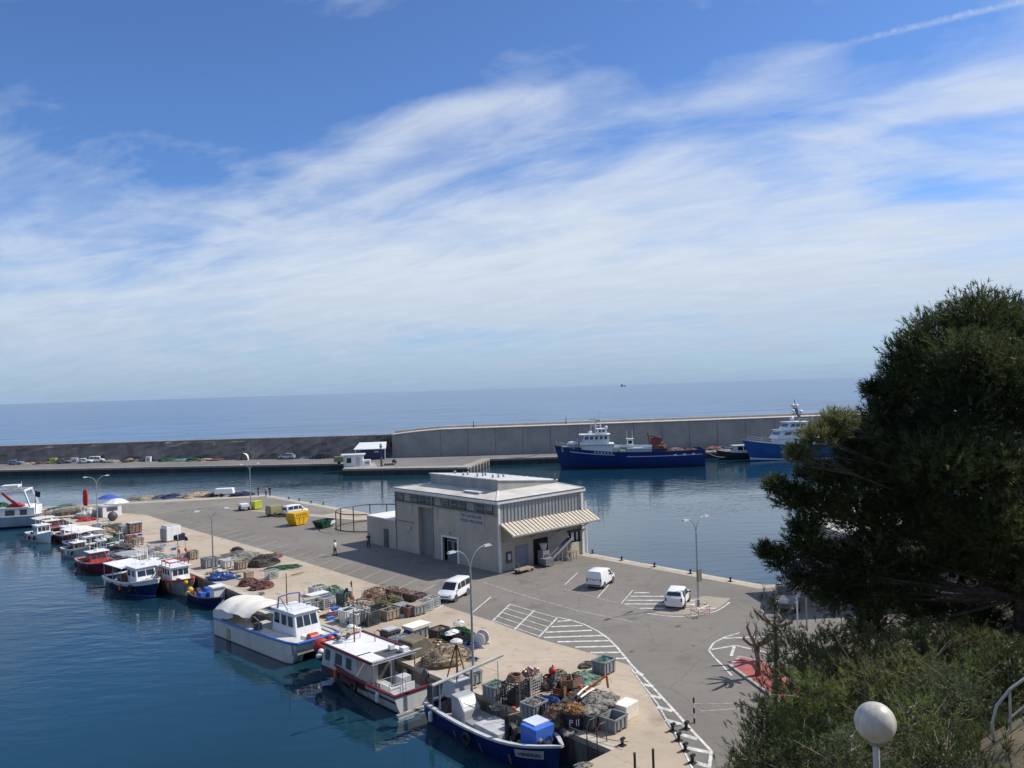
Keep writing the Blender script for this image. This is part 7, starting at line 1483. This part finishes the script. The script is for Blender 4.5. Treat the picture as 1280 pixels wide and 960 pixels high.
# ---- pollarded trees by the red pavement
def pollard(x, y, z, h, lab, seed, twig=0):
    rg = random.Random(seed); t = thing('pollarded_tree', lab, 'tree', (x, y, z), 0, 'pollarded trees by the road')
    tr = [Vector((0, 0, 0)), Vector((.03, 0, h*.35)), Vector((-.03, .02, h*.62))]; MB().tube(tr, [.19, .15, .2], 9).build('trunk', barkL, t, smooth=True); mb = MB(); C_, A_ = [], []
    for k in range(6):
        a_ = k*PI/3+rg.uniform(-.3, .3); L_ = rg.uniform(.8, 1.25); e = Vector((math.cos(a_)*L_, math.sin(a_)*L_, h*.62+h*.28*rg.uniform(.5, 1.2))); s_ = tr[-1]; m_ = s_.lerp(e, .55)+Vector((0, 0, -.12)); mb.tube([s_, m_, e], [.14, .11, .11], 7); mb.ball(e, .1, 6, (1, 1, 1), .15, k)
        for j in range(3): mb.tube([e, e+Vector((rg.uniform(-.3, .3), rg.uniform(-.3, .3), rg.uniform(.15, .55)))], [.03, .008], 5)
        if twig:
            for j in range(60): C_.append(tuple(e+Vector((rg.gauss(0, .3), rg.gauss(0, .3), rg.gauss(.25, .22))))); A_.append((rg.gauss(0, .4), rg.gauss(0, .4), .8))
    mb.build('limbs', barkL, t)
    if twig: needles('foliage', np.array(C_), np.array(A_), t, shrubM, 8, .2, .02, .7, .1)
pollard(14.35, 48.6, .12, 2.9, 'bare pollarded tree with stubby arms on the red pavement', 3); pollard(16.4, 51.4, .12, 3.4, 'taller pollarded tree half hidden behind the slender young pine', 5)
# ---- things on the slope and behind the pine
for x, y, h, m_, lab in ((19.6, 56.5, 3.3, white, 'white sign post beside the dark grey car, left of two posts'), (20.6, 57.5, 3.5, mgrey, 'dark grey post beside the car, right of two posts')):
    t = thing('sign_post', lab, 'post', (x, y, 0)); MB().cyl((0, 0, 0), .06, h, 8).build('pole', m_, t); MB().box((0, 0, h-.7), (.5, .04, .6)).build('sign_plate', lgrey, t)
t = thing('port_shed', 'pale low port shed half hidden behind the big pine', 'building', (34, 66.5, 0), .12)
MB().box((0, 0, 0), (17, 7.5, 5.6)).build('wall', M('shed_wall', (.42, .40, .36), .85, .2, .5, streak=True), t); MB().prism_y([(-8.9, 5.6), (8.9, 5.6), (8.9, 5.85), (0, 7.4), (-8.9, 5.85)], -4.1, 4.1).build('roof', roofm, t)
for x in (-6, -1.5, 3): MB().box((x, -3.78, 0), (2.6, .08, 3.2)).build('roller_door', mgrey, t)
for x in (-3.8, .8, 5.5): MB().box((x, -3.78, 3.4), (1.4, .08, 1.0)).build('window', glass, t)
gp = D(1094, 903, 11.0); zb = hill(gp.x, gp.y); t = thing('globe_lamp', 'white globe lamp on a slim post at the bottom of the slope', 'lamp', (gp.x, gp.y, zb-.1)); MB().cyl((0, 0, 0), .045, gp.z-zb-.15, 10).build('post', lgrey, t); MB().cyl((0, 0, gp.z-zb-.2), .09, .12, 10).build('collar', mgrey, t); MB().ball((0, 0, gp.z-zb+.1), .27, 14).build('globe', M('globe_white', (.56, .53, .45), .3, .3, 4, streak=True), t, smooth=True)
stone = M('path_stone', (.46, .40, .32), .9, .3, 2.5, bump=.4, bscale=8)
sp = D(1275, 905, 19); mb = MB()
for k, (dx, dy, dz, sx2, sy2, sz2) in enumerate(((.5, 0, -.75, 1.6, 1.0, .55), (1.4, .6, -.55, 1.4, 1.0, .6), (.2, -.5, -1.05, 1.5, .8, .5), (1.6, -.4, -.9, 1.5, .9, .6), (2.6, .4, -.6, 1.5, 1.2, .7))): mb.ball((sp.x+dx, sp.y+dy, sp.z+dz), .6, 8, (sx2, sy2, sz2*.6), .12, k)
st_o = struct(mb, 'rocky_path', stone)
t = thing('stair_railing', 'pale curved tube railing beside the rocky path at the right edge', 'railing', sp); R_ = lambda px, py, d=19: D(px, py, d)-sp; mb = MB()
mb.tube([R_(1252, 958), R_(1244, 935), R_(1240, 905), R_(1246, 882), R_(1262, 862), R_(1284, 846), R_(1310, 830)], .035, 8); mb.tube([R_(1254, 912), R_(1266, 895), R_(1288, 877), R_(1310, 862)], .025, 8); mb.tube([R_(1258, 935), R_(1270, 918), R_(1290, 900)], .025, 8); mb.build('rails', M('rail_pale', (.50, .49, .44), .45, .2, 3), t)
mb = MB(); 
for a_, b_ in (((1262, 862), (1264, 930)), ((1284, 846), (1286, 915))): mb.tube([R_(*a_), R_(*b_)], .03, 8)
mb.build('post', MATS['rail_pale'], t)

# ================================================================ LIGHT AND SKY
EL = math.radians(45.5); AZ = math.atan2(.276, .96)
sd_ = Vector((math.cos(EL)*math.cos(AZ), math.cos(EL)*math.sin(AZ), math.sin(EL)))
sun = bpy.data.lights.new('sun', 'SUN'); sun.energy = 4.8; sun.angle = math.radians(.5); sun.color = (1, .94, .84); so = bpy.data.objects.new('sun', sun); COL.objects.link(so)
so.rotation_euler = sd_.to_track_quat('Z', 'Y').to_euler(); so.location = sd_*100
w = bpy.data.worlds.new('World'); S.world = w; w.use_nodes = True; nt = w.node_tree; N = nt.nodes; L = nt.links
bg = N['Background']; STR = .135; bg.inputs['Strength'].default_value = STR
sky = N.new('ShaderNodeTexSky'); sky.sky_type = 'NISHITA'; sky.sun_disc = False; sky.sun_elevation = EL; sky.sun_rotation = math.radians(90)-AZ; sky.altitude = 20; sky.air_density = 1.0; sky.dust_density = .4; sky.ozone_density = 2.0
tc = N.new('ShaderNodeTexCoord'); sx_ = N.new('ShaderNodeSeparateXYZ'); L.new(tc.outputs['Generated'], sx_.inputs[0])
def math_(op, a_, b_=None, clamp=False):
    n = N.new('ShaderNodeMath'); n.operation = op; n.use_clamp = clamp
    for i, v in enumerate((a_, b_)):
        if v is None: continue
        if isinstance(v, (int, float)): n.inputs[i].default_value = v
        else: L.new(v, n.inputs[i])
    return n.outputs[0]
X_, Y_, Z_ = sx_.outputs
def ramp(v, pts, col=False):
    r = N.new('ShaderNodeValToRGB'); e = r.color_ramp.elements
    while len(e) < len(pts): e.new(.5)
    for el, (p, c) in zip(e, pts): el.position = p; el.color = lin(c) if isinstance(c, tuple) else (c, c, c, 1)
    L.new(v, r.inputs[0]); return r.outputs[0]
den = math_('ADD', math_('MAXIMUM', Z_, 0), .16)
cv = N.new('ShaderNodeCombineXYZ'); L.new(math_('DIVIDE', X_, den), cv.inputs[0]); L.new(math_('DIVIDE', Y_, den), cv.inputs[1])
def noise(vec, sc, det, ro, st=(1, 1, 1), rot=0, loc=(0, 0, 0), dist=0):
    mp = N.new('ShaderNodeMapping'); mp.vector_type = 'TEXTURE'; mp.inputs['Scale'].default_value = tuple(1/q for q in st); mp.inputs['Rotation'].default_value = (0, 0, rot); mp.inputs['Location'].default_value = loc; L.new(vec, mp.inputs[0])
    n = N.new('ShaderNodeTexNoise'); n.inputs['Scale'].default_value = sc; n.inputs['Detail'].default_value = det; n.inputs['Roughness'].default_value = ro; n.inputs['Distortion'].default_value = dist; L.new(mp.outputs[0], n.inputs['Vector']); return n.outputs['Fac']
n1 = noise(cv.outputs[0], .8, 6, .55, (.8, 1.1, 1), -.5, (3.1, 1.7, 0), .5)
n2 = noise(cv.outputs[0], 1.7, 8, .56, (.75, 1.15, 1), -.35, (.4, 5.2, 0), .9)
n3 = noise(cv.outputs[0], 6, 6, .62, (.55, 1.3, 1), -.5, (8.4, 2.2, 0), .5)
nz = math_('SUBTRACT', math_('ADD', math_('MULTIPLY', n1, .8), math_('ADD', math_('MULTIPLY', n2, 1.1), math_('MULTIPLY', n3, .26))), .45)
# where the cirrus banks stand in the sky: u = east / north, v = height / north
yy = math_('MAXIMUM', Y_, .08); u_ = math_('DIVIDE', X_, yy); v_ = math_('DIVIDE', Z_, yy)
def bank(u0, v0, a_, b_, deg, amp):
    c, s_ = math.cos(math.radians(deg)), math.sin(math.radians(deg)); du, dv = math_('SUBTRACT', u_, u0), math_('SUBTRACT', v_, v0)
    p = math_('ADD', math_('MULTIPLY', du, c/a_), math_('MULTIPLY', dv, s_/a_)); q = math_('ADD', math_('MULTIPLY', du, -s_/b_), math_('MULTIPLY', dv, c/b_))
    e = math_('POWER', 2.718, math_('MULTIPLY', math_('ADD', math_('MULTIPLY', p, p), math_('MULTIPLY', q, q)), -1)); return math_('MULTIPLY', e, amp)
banks = [(.22, .19, .42, .085, 4, .22), (-.05, .352, .17, .022, 10, .34), (.24, .355, .18, .024, 5, .28), (.36, .40, .07, .020, 8, .26), (-.18, .30, .2, .035, 14, .16), (.45, .27, .3, .05, 8, .20), (-.35, .115, .5, .055, 3, .24), (.3, .10, .6, .06, 2, .24), (-.47, .185, .06, .02, 10, .14), (-.64, .31, .05, .04, 0, .08), (-.42, .40, .34, .10, 0, -.22), (.62, .35, .12, .03, 10, .26),
         (.55, .23, .16, .022, -6, -.24), (.56, .31, .10, .014, 4, -.16), (.1, .46, .7, .05, 0, -.10), (-.45, .36, .3, .09, 0, -.20)]
bs = None
for q in banks: bs = bank(*q) if bs is None else math_('ADD', bs, bank(*q))
bias = ramp(Z_, [(0, .62), (.03, .46), (.07, .32), (.14, .29), (.21, .25), (.28, .19), (.36, .13), (.45, .09), (.8, .12)])
cov = math_('ADD', math_('ADD', nz, bias), bs)
mask = ramp(math_('MULTIPLY', cov, .6), [(.38, 0.0), (.49, .28), (.60, .66), (.76, .97)])
k_ = 1/STR
ccol = ramp(Z_, [(0, (.34, .47, .65)), (.05, (.49, .60, .75)), (.14, (.66, .74, .85)), (.3, (.72, .79, .90)), (.6, (.74, .80, .9))])
cm = N.new('ShaderNodeMix'); cm.data_type = 'RGBA'; cm.blend_type = 'MULTIPLY'; cm.inputs[0].default_value = 1; L.new(ccol, cm.inputs[6])
shade = ramp(n3, [(.25, .93), (.75, 1.04)]); L.new(shade, cm.inputs[7])
sc_ = N.new('ShaderNodeVectorMath'); sc_.operation = 'SCALE'; sc_.inputs['Scale'].default_value = k_; L.new(cm.outputs[2], sc_.inputs[0])
# clear-sky colour: deeper blue than the raw sky, hazier at the horizon
tint = ramp(Z_, [(0, (.45, .70, 1.0)), (.08, (.42, .66, 1.05)), (.25, (.50, .71, 1.04)), (.45, (.52, .70, 1.0))])
tm = N.new('ShaderNodeMix'); tm.data_type = 'RGBA'; tm.blend_type = 'MULTIPLY'; tm.inputs[0].default_value = 1; L.new(sky.outputs[0], tm.inputs[6]); L.new(tint, tm.inputs[7])
m1 = N.new('ShaderNodeMix'); m1.data_type = 'RGBA'; L.new(mask, m1.inputs[0]); L.new(tm.outputs[2], m1.inputs[6]); L.new(sc_.outputs[0], m1.inputs[7])
# contrail: thin band along a great circle at the upper right
pa, pb = (D(1010, 66, 1)-Vector((0, 0, HC))).normalized(), (D(1290, -2, 1)-Vector((0, 0, HC))).normalized(); nn = pa.cross(pb).normalized()
dt = N.new('ShaderNodeVectorMath'); dt.operation = 'DOT_PRODUCT'; L.new(tc.outputs['Generated'], dt.inputs[0]); dt.inputs[1].default_value = nn
wob = noise(tc.outputs['Generated'], 90, 3, .6); dist_ = math_('ABSOLUTE', math_('ADD', dt.outputs['Value'], math_('MULTIPLY', math_('SUBTRACT', wob, .5), .006)))
band_ = math_('MULTIPLY', ramp(math_('MULTIPLY', dist_, 100), [(.0, .5), (.22, .3), (.42, 0)]), ramp(X_, [(.30, 0), (.42, .7), (.5, 1)]))
band_ = math_('MULTIPLY', band_, ramp(Z_, [(.3, 0), (.36, 1)])); band_ = math_('MULTIPLY', band_, ramp(wob, [(.3, .3), (.6, 1)]))
m2 = N.new('ShaderNodeMix'); m2.data_type = 'RGBA'; L.new(band_, m2.inputs[0]); L.new(m1.outputs[2], m2.inputs[6]); m2.inputs[7].default_value = (.72*k_, .78*k_, .86*k_, 1)
L.new(m2.outputs[2], bg.inputs[0])
S.view_settings.view_transform = 'Standard'; S.view_settings.look = 'None'; S.view_settings.exposure = 0; S.view_settings.gamma = 1
S.cycles.use_denoising = True; S.cycles.max_bounces = 6; S.cycles.caustics_reflective = False; S.cycles.caustics_refractive = False
